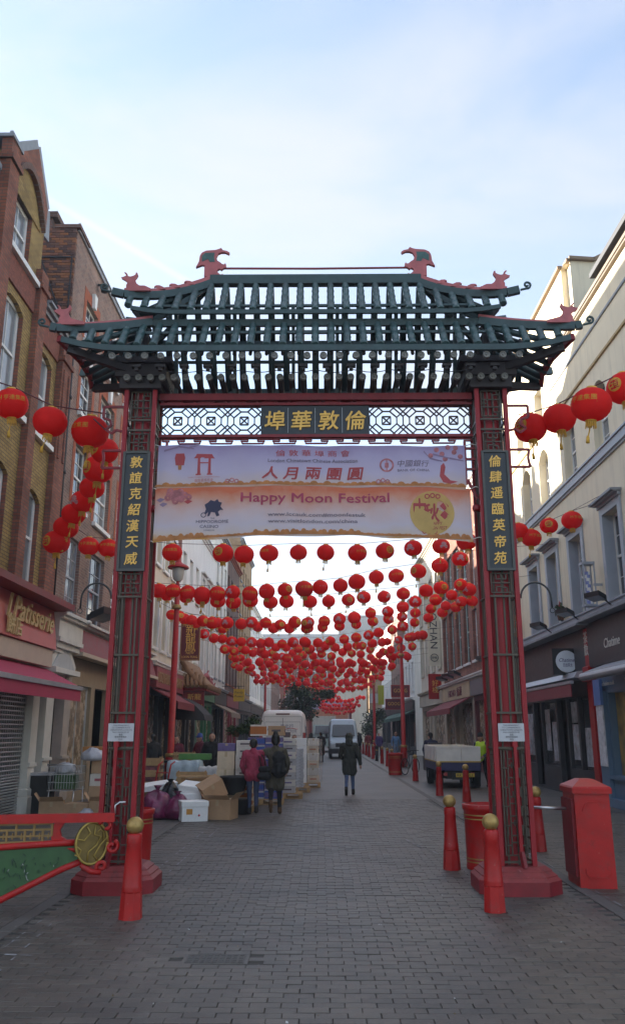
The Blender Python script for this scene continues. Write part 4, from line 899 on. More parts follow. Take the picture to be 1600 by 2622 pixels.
crest = M('crest_red', (.42, .11, .115), .55, var=.2, vs=8); crestg = M('crest_green', (.05, .11, .105), .6, var=.4, vs=14)
def plate(name, pts, y, th, mat, parent=gate, inner=None):
    k = MB(); k.prism([(p[0], y - th / 2, p[1]) for p in pts], (0, th, 0))
    o = k.build(name, mat, parent)
    if inner:
        q = MB(); q.prism([(p[0], y - th / 2 - .004, p[1]) for p in inner], (0, th + .008, 0)); q.build('inlay', crestg, o)
    return o
for sg in (-1, 1):
    for back in (False, True):
        h1 = hip(sg, low_top, 2.22, 3.4, .5, 0, back); h2 = hip(sg, up_top, 1.47, 2.62, 1.0, 0, back)
        if back: continue
        # red crest along the hips, with curls, ending in an ox-headed beast
        y = 9.97
        for pts, curls, wid in ((h1, 0, .05), (h2, 4, .08)):
            top = []; bot = []
            q = [(p.x, p.z + .05, p.y) for p in pts[:-1]]
            k = MB(); n = len(q)
            for i in range(n - 1):
                a, c = q[i], q[i + 1]; ha = wid * (1 - .55 * i / n) ; hc = wid * (1 - .55 * (i + 1) / n)
                k.prism([(a[0], a[2] - .015, a[1]), (c[0], c[2] - .015, c[1]), (c[0], c[2] - .015, c[1] + hc), (a[0], a[2] - .015, a[1] + ha)], (0, .03, 0))
            k.build('hip_crest', crest, gate)
            for i in range(curls):
                f_ = .28 + i * .17; j = f_ * (n - 1); i0 = int(j); u = j - i0; a, c = q[i0], q[i0 + 1]
                X0, Z0, Y0 = a[0] + (c[0] - a[0]) * u, a[1] + (c[1] - a[1]) * u + wid * .5, a[2] + (c[2] - a[2]) * u
                cu = [(0, 0), (-.10, 0), (-.07, .035), (-.02, .06), (.03, .062), (.055, .045), (.058, .028), (.045, .035), (.03, .035), (.018, .02), (.03, .004)]
                k = MB(); k.prism([(X0 + sg * p[0], Y0 - .014, Z0 + p[1]) for p in cu], (0, .028, 0)); k.build('curl', crest, gate)
            e = q[-1]; beast = [(.02, 0), (.02, .07), (.005, .10), (.035, .125), (.075, .15), (.08, .165), (.06, .168), (.045, .175), (.03, .182), (.028, .2), (.05, .225), (.03, .222), (.012, .20), (.014, .18), (-.02, .172), (-.05, .18), (-.075, .195), (-.08, .225), (-.095, .215), (-.105, .19), (-.095, .165), (-.075, .135), (-.09, .09), (-.12, .065), (-.19, .045), (-.25, .03), (-.25, 0)]
            plate('hip_beast', [(e[0] + sg * (p[0] * 1.25 - .05), e[1] + p[1] * 1.25) for p in beast], e[2], .035, crest)
    fin = [(505, 980), (505, 720), (525, 690), (440, 670), (270, 730), (345, 590), (370, 420), (420, 340), (540, 285), (780, 270), (870, 250), (950, 215), (1000, 275), (1110, 295), (1190, 340), (1170, 385), (1140, 370), (1060, 335), (960, 335), (870, 370), (825, 460), (860, 560), (930, 600), (1000, 655), (1050, 660), (1075, 625), (1100, 660), (1110, 740), (1030, 760), (970, 805), (930, 770), (870, 800), (870, 870), (960, 935), (1020, 910), (1005, 980)]
    inn = [(430, 590), (425, 430), (520, 350), (780, 345), (760, 460), (790, 590), (650, 600), (600, 520)]
    sx, sz = .00052, .00060
    cv = lambda L: [(GX + sg * (1.47 + .12 - (p[0] - 505) * sx), 8.09 + (985 - p[1]) * sz) for p in L]
    plate('ridge_finial', cv(fin), GY, .05, crest, inner=cv(inn))
# carved discs: ends of the round rafters
dm = MB(); dm.lathe([(.0, .012), (.012, .012), (.014, .006), (.032, .006), (.036, .014), (.045, .014), (.047, 0), (.047, -.03)], (0, 0, 0), 14, caps=False); dmesh = dm.mesh('rafter_end', M('carved_disc', (.17, .165, .15), .6, var=.4, vs=18, bump=.3))
for i in range(28):
    x = (i - 13.5) * .2117
    if abs(x) > 2.75: continue
    o = add('rafter_end', dmesh, gate); o.location = Vector((GX + x, 9.90, 6.535)) - ROOT[gate.name]; o.rotation_euler = (PI / 2, 0, 0)
jo = MB()
for i in range(33):
    x = (i - 16) * .157
    o = add('rafter_end', dmesh, gate); o.location = Vector((GX + x, 10.20, 6.365)) - ROOT[gate.name]; o.rotation_euler = (PI / 2, 0, 0)
    jo.tube([(GX + x, 10.21, 6.365), (GX + x, 11.0, 6.365)], .042, 8)
    jo.tube([(GX + x, 11.0, 6.365), (GX + x, 11.3, 6.5)], .03, 6)
for i in range(16): x = (i - 7.5) * .314; jo.box(GX + x - .06, GX + x + .06, 10.02, 10.1, 6.44, 6.475); jo.box(GX + x - .025, GX + x + .025, 10.04, 10.1, 6.40, 6.44)
setp(jo.build('joists', M('dark_joist', (.03, .024, .026), .6), gate), kind='stuff')
for pxx in PX:
    k = MB(); k.box(pxx - .34, pxx + .34, 10.26, 10.94, 6.42, 6.60); k.box(pxx - .28, pxx + .28, 10.3, 10.9, 6.26, 6.42); k.box(pxx - .42, pxx + .42, 10.22, 10.98, 6.60, 6.68); k.build('bracket', M('dark_bracket', (.03, .022, .024), .6), gate)
# corner struts and side eaves
for sg in (-1, 1):
    k = MB(); k.bar((GX + sg * 3.36, 9.9, 6.79), (GX + sg * 3.20, 10.35, 6.70), .06, .09); k.bar((GX + sg * 3.20, 10.35, 6.70), (GX + sg * 3.20, 10.85, 6.70), .06, .09); k.bar((GX + sg * 3.2, 10.85, 6.70), (GX + sg * 3.3, 11.3, 6.72), .06, .09); k.build('eave_board', redd, gate)
    k = MB(); k.bar((GX + sg * 3.25, 9.95, 6.66), (GX + sg * 2.35, 10.4, 6.50), .08, .1); k.bar((GX + sg * 3.25, 11.25, 6.66), (GX + sg * 2.35, 10.8, 6.50), .08, .1); k.bar((GX + sg * 2.3, 10.3, 7.1), (GX + sg * 2.3, 10.3, 6.6), .06); k.bar((GX + sg * 2.5, 10.3, 7.4), (GX + sg * 2.25, 10.3, 7.1), .05); k.build('corner_strut', M('dark_strut', (.028, .022, .024), .6), gate)
    k = MB(); k.bar((GX + sg * 1.5, GY, 7.95), (GX + sg * 2.3, 10.3, 7.2), .05, .07); k.bar((GX + sg * 1.5, GY, 7.95), (GX + sg * 2.3, 10.9, 7.2), .05, .07)
    for x in (.3, 1.1, 1.9): k.bar((GX + sg * x, 10.3, 7.2), (GX + sg * x, 10.55, 6.2), .045, .06); k.bar((GX + sg * x, 10.3, 7.2), (GX + sg * x, 10.2, 7.42), .05, .05)
    k.build('roof_frame', greend, gate)
k = MB()
for seg in range(8):
    x0 = GX - 2.0 + seg * .5; pts = [(x0 + .5 * i / 6, 10.06, 6.40 - .035 * math.sin(PI * i / 6) + random.uniform(-.004, .004)) for i in range(7)]; k.tube(pts, .006, 5)
k.build('cable', black, gate)

# ---------------------------------------------------------------- festival banner, tied between the pillars
BY = 10.42
rip = lambda x, z: .022 * math.sin(x * 3.1 + 1) * math.sin((z - 4.1) * 2.2) + .012 * math.sin(x * 9 + z * 6) + .03 * math.sin((x + .1) * .9)
ban = thing('festival_banner', 'two part lilac and orange moon festival banner tied under the gate beam', 'banner', (-.08, BY, 4.8))
def cloth_mat(name, stops, z0, z1, seed):
    m = M(name, (.6, .5, .5), .85, var=.05, vs=2, trans=.45); t = m.node_tree
    rmp = [n for n in t.nodes if n.type == 'VALTORGB'][0]
    tcn = [n for n in t.nodes if n.type == 'TEX_COORD'][0]; sp = t.nodes.new('ShaderNodeSeparateXYZ'); t.links.new(tcn.outputs['Object'], sp.inputs[0])
    nzn = [n for n in t.nodes if n.type == 'TEX_NOISE'][0]; nzn.inputs['Scale'].default_value = 2.2
    mr = t.nodes.new('ShaderNodeMapRange'); mr.inputs['From Min'].default_value = z0; mr.inputs['From Max'].default_value = z1; t.links.new(sp.outputs[2], mr.inputs[0])
    ma = t.nodes.new('ShaderNodeMath'); ma.operation = 'MULTIPLY_ADD'; ma.inputs[1].default_value = .5; ma.inputs[2].default_value = -.25; t.links.new(nzn.outputs[0], ma.inputs[0])
    ad = t.nodes.new('ShaderNodeMath'); t.links.new(mr.outputs[0], ad.inputs[0]); t.links.new(ma.outputs[0], ad.inputs[1]); t.links.new(ad.outputs[0], rmp.inputs[0])
    while len(rmp.color_ramp.elements) > 1: rmp.color_ramp.elements.remove(rmp.color_ramp.elements[0])
    for i, (p, c) in enumerate(stops):
        e = rmp.color_ramp.elements[0] if i == 0 else rmp.color_ramp.elements.new(p); e.position = p; e.color = (*c, 1)
    return m
c_top = cloth_mat('banner_lilac', [(0, (.66, .42, .28)), (.14, (.66, .56, .58)), (.4, (.58, .53, .70)), (.75, (.50, .45, .66)), (1, (.40, .33, .56))], 4.88 - 4.8, 5.47 - 4.8, 1)
c_bot = cloth_mat('banner_orange', [(0, (.66, .36, .12)), (.09, (.68, .58, .52)), (.32, (.66, .60, .68)), (.6, (.70, .54, .54)), (.86, (.70, .34, .24)), (1, (.68, .20, .11))], 4.17 - 4.8, 4.86 - 4.8, 2)
def sheet(name, mat, xL, xRt, zt, zb, nx=56, nz_=10, back=0):
    k = MB(); k.smooth = True
    for j in range(nz_ + 1):
        for i in range(nx + 1):
            u, v = i / nx, j / nz_; x = xL + (xRt - xL) * u; z = zb(u) + (zt(u) - zb(u)) * v; k.v.append((x, BY + back + rip(x, z), z))
    for j in range(nz_):
        for i in range(nx): a = j * (nx + 1) + i; k.face([a, a + 1, a + nx + 2, a + nx + 1])
    return k.build(name, mat, ban)
tp = sheet('upper_cloth', c_top, -2.135, 1.925, lambda u: 5.475 + .004 * math.sin(u * 20), lambda u: 4.875 + .035 * math.sin(PI * u) + .008 * math.sin(u * 17))
bt = sheet('lower_cloth', c_bot, -2.15, 1.975, lambda u: 4.890 + .035 * math.sin(PI * u) + .006 * math.sin(u * 17), lambda u: 4.15 + .085 * math.sin(PI * u) + .012 * math.sin(u * 23) + .02 * u, back=.004)
INK = dict(red=M('ink_red', (.50, .10, .11), .85, var=0, trans=.35), pink=M('ink_magenta', (.50, .09, .16), .85, var=0, trans=.35), grey=M('ink_grey', (.20, .17, .22), .85, var=0, trans=.35), navy=M('ink_navy', (.07, .07, .12), .85, var=0, trans=.3), orange=M('ink_orange', (.58, .26, .10), .85, var=.25, vs=9, trans=.4), yellow=M('ink_yellow', (.66, .46, .17), .85, var=.1, trans=.4), rose=M('ink_rose', (.55, .22, .24), .85, var=.4, vs=12, trans=.4), mauve=M('ink_mauve', (.32, .24, .36), .85, var=.1, trans=.35))
def on_cloth(mb, n0=0, lift=.004):
    for i in range(n0, len(mb.v)): x, y, z = mb.v[i]; mb.v[i] = (x, BY + rip(x, z) - lift + (y - BY), z)
    return mb
def ink(s, size, col, x, z, parent, width=None, height=None, off=0, shear=0, space=1, line=1):
    k = MB(); text(s, size, None, None, (x, BY, z), 'F', .0, width=width, height=height, bold=off, shear=shear, space=space, line=line, mb=k); on_cloth(k, 0, .006); return k.build('lettering', INK[col], parent)
def shape(pts, col, parent, lift=.005, name='printed_motif'):
    k = MB(); k.poly([(p[0], BY, p[1]) for p in pts]); on_cloth(k, 0, lift); return k.build(name, INK[col], parent)
def ring(x, z, r, col, parent, lift=.005, n=28, ri=0):
    k = MB()
    for i in range(n):
        a, c = 2 * PI * i / n, 2 * PI * (i + 1) / n
        k.poly([(x + ri * math.cos(a), BY, z + ri * math.sin(a)), (x + r * math.cos(a), BY, z + r * math.sin(a)), (x + r * math.cos(c), BY, z + r * math.sin(c)), (x + ri * math.cos(c), BY, z + ri * math.sin(c))])
    on_cloth(k, 0, lift); return k.build('printed_motif', INK[col], parent)
ink('倫 敦 華 埠 商 會', .095, 'red', -.09, 5.365, tp, width=.98); ink('London Chinatown Chinese Association', .07, 'grey', -.09, 5.262, tp, width=1.18, off=.006)
ink('人 月 兩 團 圓', .17, 'red', -.09, 5.09, tp, width=1.33, height=.17, off=.022, shear=.15)
ring(.885, 5.205, .095, 'rose', tp, ri=.072); shape([(.86, 5.17), (.91, 5.17), (.91, 5.24), (.86, 5.24)], 'rose', tp); shape([(.878, 5.24), (.892, 5.24), (.892, 5.29), (.878, 5.29)], 'rose', tp); shape([(.878, 5.12), (.892, 5.12), (.892, 5.17), (.878, 5.17)], 'rose', tp)
ink('中國銀行', .1, 'grey', 1.235, 5.225, tp, width=.42, shear=.2); ink('BANK OF CHINA', .05, 'grey', 1.235, 5.13, tp, width=.42)
shape([(-1.9, 5.36), (-1.79, 5.36), (-1.775, 5.3), (-1.79, 5.2), (-1.9, 5.2), (-1.915, 5.3)], 'red', tp); shape([(-1.87, 5.2), (-1.82, 5.2), (-1.825, 5.14), (-1.865, 5.14)], 'orange', tp, .0055)
for a, c in (((-2.06, 5.40), (-1.86, 5.455)), ((-1.86, 5.455), (-1.66, 5.42)), ((-1.72, 5.44), (-1.6, 5.47)), ((1.38, 5.40), (1.46, 5.3)), ((1.46, 5.3), (1.62, 5.26)), ((1.5, 5.36), (1.72, 5.30)), ((1.72, 5.3), (1.9, 5.26))): shape([(a[0], a[1] - .012), (c[0], c[1] - .006), (c[0], c[1] + .008), (a[0], a[1] + .014)], 'mauve', tp)
gs = lambda L, col='red': shape(L, col, tp)                     # the little red gateway emblem
for p in (((-1.64, 5.31), (-1.40, 5.31), (-1.42, 5.35), (-1.62, 5.35)), ((-1.66, 5.29), (-1.38, 5.29), (-1.40, 5.31), (-1.64, 5.31)), ((-1.61, 5.08), (-1.57, 5.08), (-1.575, 5.29), (-1.605, 5.29)), ((-1.47, 5.08), (-1.43, 5.08), (-1.435, 5.29), (-1.465, 5.29)), ((-1.575, 5.22), (-1.465, 5.22), (-1.465, 5.235), (-1.575, 5.235)), ((-1.63, 5.06), (-1.56, 5.06), (-1.56, 5.08), (-1.63, 5.08)), ((-1.48, 5.06), (-1.41, 5.06), (-1.41, 5.08), (-1.48, 5.08))): gs(p)
ink('London Chinatown Chinese Association', .03, 'rose', -1.52, 5.035, tp, width=.42); ink('倫敦華埠商會', .05, 'rose', -1.52, 4.99, tp, width=.25)
rb = M('ink_x', (.5, .2, .2), .8)
for x, z in ((1.55, 5.42), (1.62, 5.36), (1.70, 5.45), (1.78, 5.38), (1.66, 5.29), (1.80, 5.44), (1.86, 5.32), (1.47, 5.34)): ring(x, z, .035, 'rose', tp, .0052, 8)
shape([(1.60, 5.2), (1.64, 5.24), (1.66, 5.18), (1.64, 5.08), (1.72, 5.0), (1.82, 4.98), (1.72, 4.95), (1.62, 4.97), (1.58, 5.05)], 'red', tp)
for cx, w_ in ((-1.15, .2), (.83, .18)):
    for d in (-.06, 0, .06): ring(cx + d, 4.975 + (.015 if d == 0 else 0), .032, 'rose', tp, .0052, 12, .018)
k = MB()
for i in range(46):
    x = -2.1 + i * .088; h = .03 + .03 * abs(math.sin(i * 1.7)); k.poly([(x + .06 * math.cos(a), BY, 4.90 + .03 * math.sin(PI * (x + 2.1) / 4.05) + h * math.sin(a)) for a in [PI * j / 6 for j in range(7)]])
on_cloth(k, 0, .0045); setp(k.build('printed_clouds', INK['orange'], tp), kind='stuff')
ink('Happy Moon Festival', .18, 'pink', -.06, 4.735, bt, width=1.93, off=.015); ink('www.lccauk.com#moonfestuk', .07, 'grey', -.04, 4.525, bt, width=1.27, off=.005); ink('www.visitlondon.com/china', .07, 'grey', -.09, 4.44, bt, width=1.16, off=.005)
ink('THE', .03, 'navy', -1.39, 4.475, bt); ink('HIPPODROME', .06, 'navy', -1.39, 4.43, bt, width=.42); ink('CASINO', .06, 'navy', -1.43, 4.365, bt, width=.24); ink('LONDON', .03, 'navy', -1.43, 4.315, bt)
hs = [(-1.50, 4.54), (-1.48, 4.60), (-1.50, 4.66), (-1.45, 4.69), (-1.42, 4.72), (-1.37, 4.70), (-1.33, 4.73), (-1.31, 4.69), (-1.27, 4.68), (-1.29, 4.63), (-1.25, 4.58), (-1.29, 4.585), (-1.32, 4.56), (-1.30, 4.51), (-1.34, 4.50), (-1.36, 4.55), (-1.41, 4.56), (-1.43, 4.51), (-1.46, 4.50), (-1.45, 4.56), (-1.48, 4.53)]
shape(hs, 'navy', bt); ring(-1.51, 4.52, .035, 'navy', bt, ri=.025)
ring(1.46, 4.55, .29, 'yellow', bt, .0046); ring(1.46, 4.55, .22, 'yellow', bt, .005, ri=.2)
ink('中', .2, 'red', 1.30, 4.57, bt, height=.34, width=.16, off=.02); ink('秋', .2, 'red', 1.45, 4.55, bt, height=.24, width=.2, off=.02); ink('HAPPY\nMOON FEST', .06, 'red', 1.51, 4.38, bt, width=.28, shear=.2, off=.01)
for z in (4.64, 4.52): shape([(1.62, z + .06), (1.68, z), (1.62, z - .06), (1.56, z)], 'red', bt)
for d in (-.07, 0, .07): ring(1.47 + d, 4.77 + .01 * (d == 0), .035, 'red', bt, .0056, 12, .02); ring(1.42 + d, 4.30, .03, 'red', bt, .0056, 12, .018)
for i in range(16):
    a = i * 2.4; r_ = .02 + .009 * i; ring(-1.86 + r_ * 1.1 * math.cos(a), 4.78 + r_ * .5 * math.sin(a), .045, 'rose', bt, .0046 + .0001 * i, 9, .012)
for x, z in ((-2.08, 4.72), (-2.04, 4.66), (-1.72, 4.7)): shape([(x - .05, z), (x, z + .03), (x + .06, z + .01), (x, z - .03)], 'mauve' if x < -2 else 'red', bt, .0045)
k = MB()
for i in range(92):
    x = -2.1 + i * .044; u = (x + 2.15) / 4.1; h = .025 + (.055 if abs(x + .2) < .7 or x > 1.4 or x < -1.5 else .01) * abs(math.sin(i * 1.13))
    zb_ = 4.17 + .085 * math.sin(PI * u) + .02 * u; k.poly([(x + .045 * math.cos(a), BY, zb_ + h * math.sin(a)) for a in [PI * j / 6 for j in range(7)]])
on_cloth(k, 0, .0047); setp(k.build('printed_clouds', INK['orange'], bt), kind='stuff')
for i, (x, z, px_) in enumerate(((-2.135, 5.47, -2.22), (1.925, 5.47, 2.1), (-2.14, 4.87, -2.22), (1.975, 4.88, 2.1), (-2.15, 4.16, -2.2), (1.975, 4.2, 2.12))):
    k = MB(); k.tube([(x, BY + rip(x, z), z), ((x + px_) / 2, BY, z + .02), (px_, BY + .02, z + .01)], .006, 5); k.build('tie', offw, ban)
LAN = {
'f1':[(-4.41,11.04,6.34),(-3.81,10.98,6.04)],
'f2':[(-5.19,15.91,5.41),(-5.0,15.83,5.69),(-4.77,15.51,5.88),(-4.52,15.21,6.05),(-4.21,14.68,6.16),(-3.97,14.15,6.35),(-3.64,13.28,6.4),(-3.36,11.42,6.05)],
'f3':[(3.21,11.9,6.27),(3.6,11.72,6.35),(3.71,10.61,6.12),(4.31,10.93,6.5)],
'r1':[(-6.04,21.15,6.49),(-5.53,21.17,6.44),(-3.86,21.21,6.33),(-2.53,21.23,6.31),(-1.98,21.25,6.28),(-1.33,21.24,6.31),(-0.56,21.24,6.33),(0.15,21.25,6.33),(0.98,21.26,6.32),(1.7,21.25,6.37),(2.44,21.24,6.44),(3.17,21.24,6.49),(3.84,21.21,6.61),(5.2,21.15,6.88),(5.53,21.2,6.7),(5.99,21.12,7.01),(6.59,21.09,7.15)],
'r2':[(-5.02,25.62,6.05),(-4.59,25.63,6.05),(-4.13,25.65,6.0),(-3.68,25.66,5.94),(-3.2,25.66,5.96),(-2.72,25.65,6.01),(-2.18,25.67,5.96),(-1.66,25.66,6.03),(-1.09,25.65,6.08),(-0.52,25.65,6.12),(-0.48,25.65,6.1),(0.01,25.64,6.16),(0.64,25.63,6.21),(1.15,25.61,6.32),(1.76,25.58,6.46),(2.38,25.57,6.5),(3.07,25.54,6.64),(3.74,25.5,6.81),(4.38,25.46,7.01)],
'r3':[(-5.88,28.67,6.61),(-5.34,28.73,6.42),(-4.68,28.76,6.34),(-4.12,28.77,6.31),(-3.57,28.8,6.21),(-3.03,28.82,6.17),(-2.43,28.81,6.23),(-1.73,28.83,6.17),(-1.17,28.82,6.21),(-0.35,28.83,6.19),(0.3,28.84,6.21),(0.99,28.83,6.25),(1.53,28.81,6.34),(2.24,28.82,6.36),(2.91,28.79,6.46),(3.71,28.78,6.56),(4.23,28.75,6.66),(4.92,28.73,6.76),(5.21,28.78,6.6)],
'r4':[(-5.9,32.9,6.29),(-5.61,32.91,6.24),(-5.11,32.96,6.09),(-4.65,32.97,6.05),(-4.29,32.99,5.98),(-3.69,33.0,5.98),(-3.13,33.02,5.94),(-2.72,33.0,6.0),(-2.16,33.01,5.98),(-1.58,33.04,5.91),(-1.01,33.02,6.0),(-0.51,33.03,5.96),(-0.45,33.02,6.0),(0.17,33.02,6.04),(0.77,33.0,6.13),(1.36,32.99,6.18),(2.01,32.95,6.36),(2.7,32.94,6.41),(3.29,32.9,6.59),(3.79,32.85,6.8),(4.6,32.84,6.87),(5.24,32.8,7.05),(5.62,32.87,6.8),(6.05,32.86,6.82)],
'r5':[(-5.95,36.44,6.59),(-5.45,36.49,6.4),(-4.49,36.49,6.42),(-4.29,36.57,6.16),(-2.73,36.56,6.25),(-2.05,36.58,6.2),(-1.34,36.58,6.2),(-0.61,36.59,6.18),(-0.52,36.59,6.21),(0.11,36.59,6.24),(0.85,36.58,6.29),(1.59,36.57,6.36),(2.32,36.54,6.49),(3.01,36.52,6.59),(3.61,36.5,6.69),(4.19,36.46,6.85),(4.88,36.42,7.03),(5.53,36.39,7.15),(5.98,36.41,7.1)],
'r6':[(-5.41,38.72,6.2),(-4.94,38.78,6.0),(-4.54,38.79,5.97),(-4.11,38.82,5.87),(-3.66,38.83,5.84),(-3.18,38.84,5.81),(-2.75,38.86,5.76),(-2.38,38.85,5.81),(-1.77,38.87,5.74),(-1.26,38.86,5.81),(-0.73,38.86,5.84),(-0.66,38.87,5.79),(-0.11,38.87,5.79),(0.48,38.86,5.87),(1.12,38.84,5.95),(1.68,38.83,6.03),(2.26,38.8,6.14),(2.73,38.78,6.25),(3.35,38.75,6.38),(3.85,38.71,6.55),(4.4,38.67,6.71),(5.04,38.62,6.92),(5.69,38.56,7.16)],
'r7':[(-5.05,44.35,6.02),(-4.54,44.39,5.91),(-3.96,44.38,5.97),(-3.56,44.42,5.82),(-3.11,44.38,6.0),(-2.93,44.44,5.76),(-2.35,44.36,6.11),(-2.32,44.48,5.64),(-1.8,44.36,6.11),(-1.77,44.51,5.56),(-1.2,44.53,5.5),(-1.17,44.38,6.05),(-0.56,44.4,6.0),(-0.5,44.39,6.04),(0.04,44.4,6.04),(0.26,44.36,6.2),(0.8,44.39,6.11),(1.46,44.38,6.14),(1.94,44.37,6.2),(2.23,44.38,6.2),(2.77,44.35,6.32),(3.3,44.34,6.38),(3.56,44.33,6.41),(4.16,44.31,6.5),(4.7,44.28,6.63),(4.89,44.28,6.66),(5.21,44.26,6.73),(5.45,44.26,6.75)],
}
# ---------------------------------------------------------------- lanterns on their strings
lant = M('lantern_red', (.93, .030, .026), .6, var=.14, vs=2.5, bump=.15, bs=26, trans=.5, spec=.2)
ltas = M('lantern_tassel', (.66, .38, .05), .65, var=.25, vs=20); lgold = M('lantern_gold', (.75, .45, .08), .35, metal=.55, var=.15); lprint = M('lantern_print', (.66, .34, .03), .6, var=.1); lblos = M('lantern_blossom', (.50, .36, .38), .7, var=.4, vs=30)
RL = .25; RZ = .225
def ellip(lat): return RL * math.cos(lat) ** .9, RZ * math.sin(lat)
def lbody(k, n, ribs):
    b = MB(); prof = []
    for i in range(n + 1):
        la = -1.30 + 2.60 * i / n; r, z = ellip(la)
        if ribs: r *= 1 + (.017 if i % 2 else -.006)
        prof.append((r, z))
    prof[0] = (.065, prof[0][1]); prof[-1] = (.065, prof[-1][1]); b.lathe(prof, (0, 0, 0), k, caps=True)
    if ribs:                                       # slight panels between the seams
        for i, v in enumerate(b.v):
            a = math.atan2(v[1], v[0]); f = 1 + .022 * abs(math.sin(a * 3 + .6)); b.v[i] = (v[0] * f, v[1] * f, v[2])
    return b
def wrap(b, r0=1.015):
    """lay flat pattern coordinates (u along the girth, v up) onto the lantern"""
    for i, (u, y_, v) in enumerate(b.v):
        la = max(-1.25, min(1.25, v / RZ)); r, z = ellip(la); a = -PI / 2 + u / RL; r = (r + .006) * r0; b.v[i] = (r * math.cos(a), r * math.sin(a), z * r0)
    return b
body_hi = lbody(24, 22, True).mesh('lantern', lant); body_lo = lbody(14, 9, False).mesh('lantern', lant)
def capm(k):
    b = MB(); b.lathe([(.068, RZ - .012), (.075, RZ + .0), (.07, RZ + .018), (.045, RZ + .022), (.045, RZ + .0)], (0, 0, 0), k); return b.mesh('cap', lgold)
def tasm(hi):
    b = MB(); b.lathe([(.068, -RZ + .012), (.076, -RZ - .005), (.062, -RZ - .012)], (0, 0, 0), 12 if hi else 8); n = 16 if hi else 7
    for i in range(n):
        a = 2 * PI * i / n; r_ = .058; x, y = r_ * math.cos(a), r_ * math.sin(a); l = random.uniform(.07, .11)
        b.bar((x, y, -RZ - .01), (x * 1.1 + random.uniform(-.006, .006), y * 1.1, -RZ - l), .011, .011)
    return b.mesh('tassel', ltas)
cap_hi, cap_lo, tas_hi, tas_lo = capm(14), capm(8), tasm(True), tasm(False)
b = MB(); b.bar((0, 0, -RZ - .02), (-.04, .01, -RZ - .2), .012); b.lathe([(.012, 0), (.02, -.02), (.026, -.1)], (-.045, .01, -RZ - .19), 8); long_t = b.mesh('long_tassel', ltas)
b = MB()
for i in range(20): a, c = 2 * PI * i / 20, 2 * PI * (i + 1) / 20; b.poly([(0, 0, 0), (.105 * math.cos(a), 0, .105 * math.sin(a)), (.105 * math.cos(c), 0, .105 * math.sin(c))])
disc = wrap(b).mesh('gold_disc', lprint)
b = MB(); text('恒', .15, None, None, (0, 0, 0), 'F', 0, mb=b); dtext = wrap(b, 1.025).mesh('lettering', M('disc_red', (.45, .03, .03), .6, var=0))
b = MB(); text('亨達集團', .085, None, None, (.03, 0, .03), 'F', 0, mb=b); text('H', .1, None, None, (-.19, 0, .03), 'F', 0, mb=b); b.poly([(-.2, 0, -.035), (.2, 0, -.035), (.2, 0, -.03), (-.2, 0, -.03)]); script = wrap(b, 1.02).mesh('lettering', lprint)
b = MB()
for cx, cz, s_ in ((0, .02, .085), (-.075, -.05, .05), (.07, -.055, .05)):
    for i in range(9):
        a = 2 * PI * i / 9; p = .26
        b.poly([(cx, 0, cz), (cx + s_ * .8 * math.cos(a - p), 0, cz + s_ * .8 * math.sin(a - p)), (cx + s_ * math.cos(a), 0, cz + s_ * math.sin(a)), (cx + s_ * .8 * math.cos(a + p), 0, cz + s_ * .8 * math.sin(a + p))])
bloss = wrap(b).mesh('blossom_print', lblos)
b = MB()
for i in range(7): x = -.12 + i * .04; b.poly([(x, 0, .0), (x + .03, 0, .01 + .01 * (i % 2)), (x + .034, 0, .02), (x + .004, 0, .012)])
scrawl = wrap(b, 1.02).mesh('script_print', lblos)
KINDS_ = (('plain', []), ('gold disc', [disc, dtext]), ('blossom print', [bloss]), ('gold lettering', [script]), ('pale script', [scrawl]))
protos = {}
def lantern(kind, hi, loc, rz, label, group, tilt=0, scale=1., long=False):
    o = add('lantern', body_hi if hi else body_lo, None, loc); o.rotation_euler = (random.uniform(-.06, .06), tilt, rz); o.scale = (scale, scale, scale * random.uniform(.95, 1.03)); ROOT[o.name] = Vector()
    setp(o, label, 'lantern', group)
    for m in [cap_hi if hi else cap_lo, tas_hi if hi else tas_lo] + ([long_t] if long else []) + [m for m in KINDS_[kind][1]]:
        c = bpy.data.objects.new(m.name.split('.')[0], m); COL.objects.link(c); c.parent = o
    return o
ORD = ['first', 'second', 'third', 'fourth', 'fifth', 'sixth', 'seventh', 'eighth', 'ninth', 'tenth', 'eleventh', 'twelfth', 'thirteenth', 'fourteenth', 'fifteenth', 'sixteenth', 'seventeenth', 'eighteenth']
def nth(i): return '%d%s' % (i, 'th' if 10 < i % 100 < 14 else {1: 'st', 2: 'nd', 3: 'rd'}.get(i % 10, 'th'))
cablem = M('lantern_cable', (.10, .02, .03), .6, var=0)
def cable(pts, label, group='lantern cables', r=.007):
    # sagging line that touches the top of every lantern it carries
    k = MB(); k.tube(pts, r, 5); o = k.build('lantern_cable', cablem, None); return setp(o, label, 'cable', group)
KP = {'f1': [3, 0], 'f2': [1, 0, 0, 2, 0, 1, 1, 3], 'f3': [1, 0, 3, 1]}
STR = {'f1': 'on the cable to the brick house', 'f2': 'in the bunched string by the pillar', 'f3': 'on the cable to the cream house'}
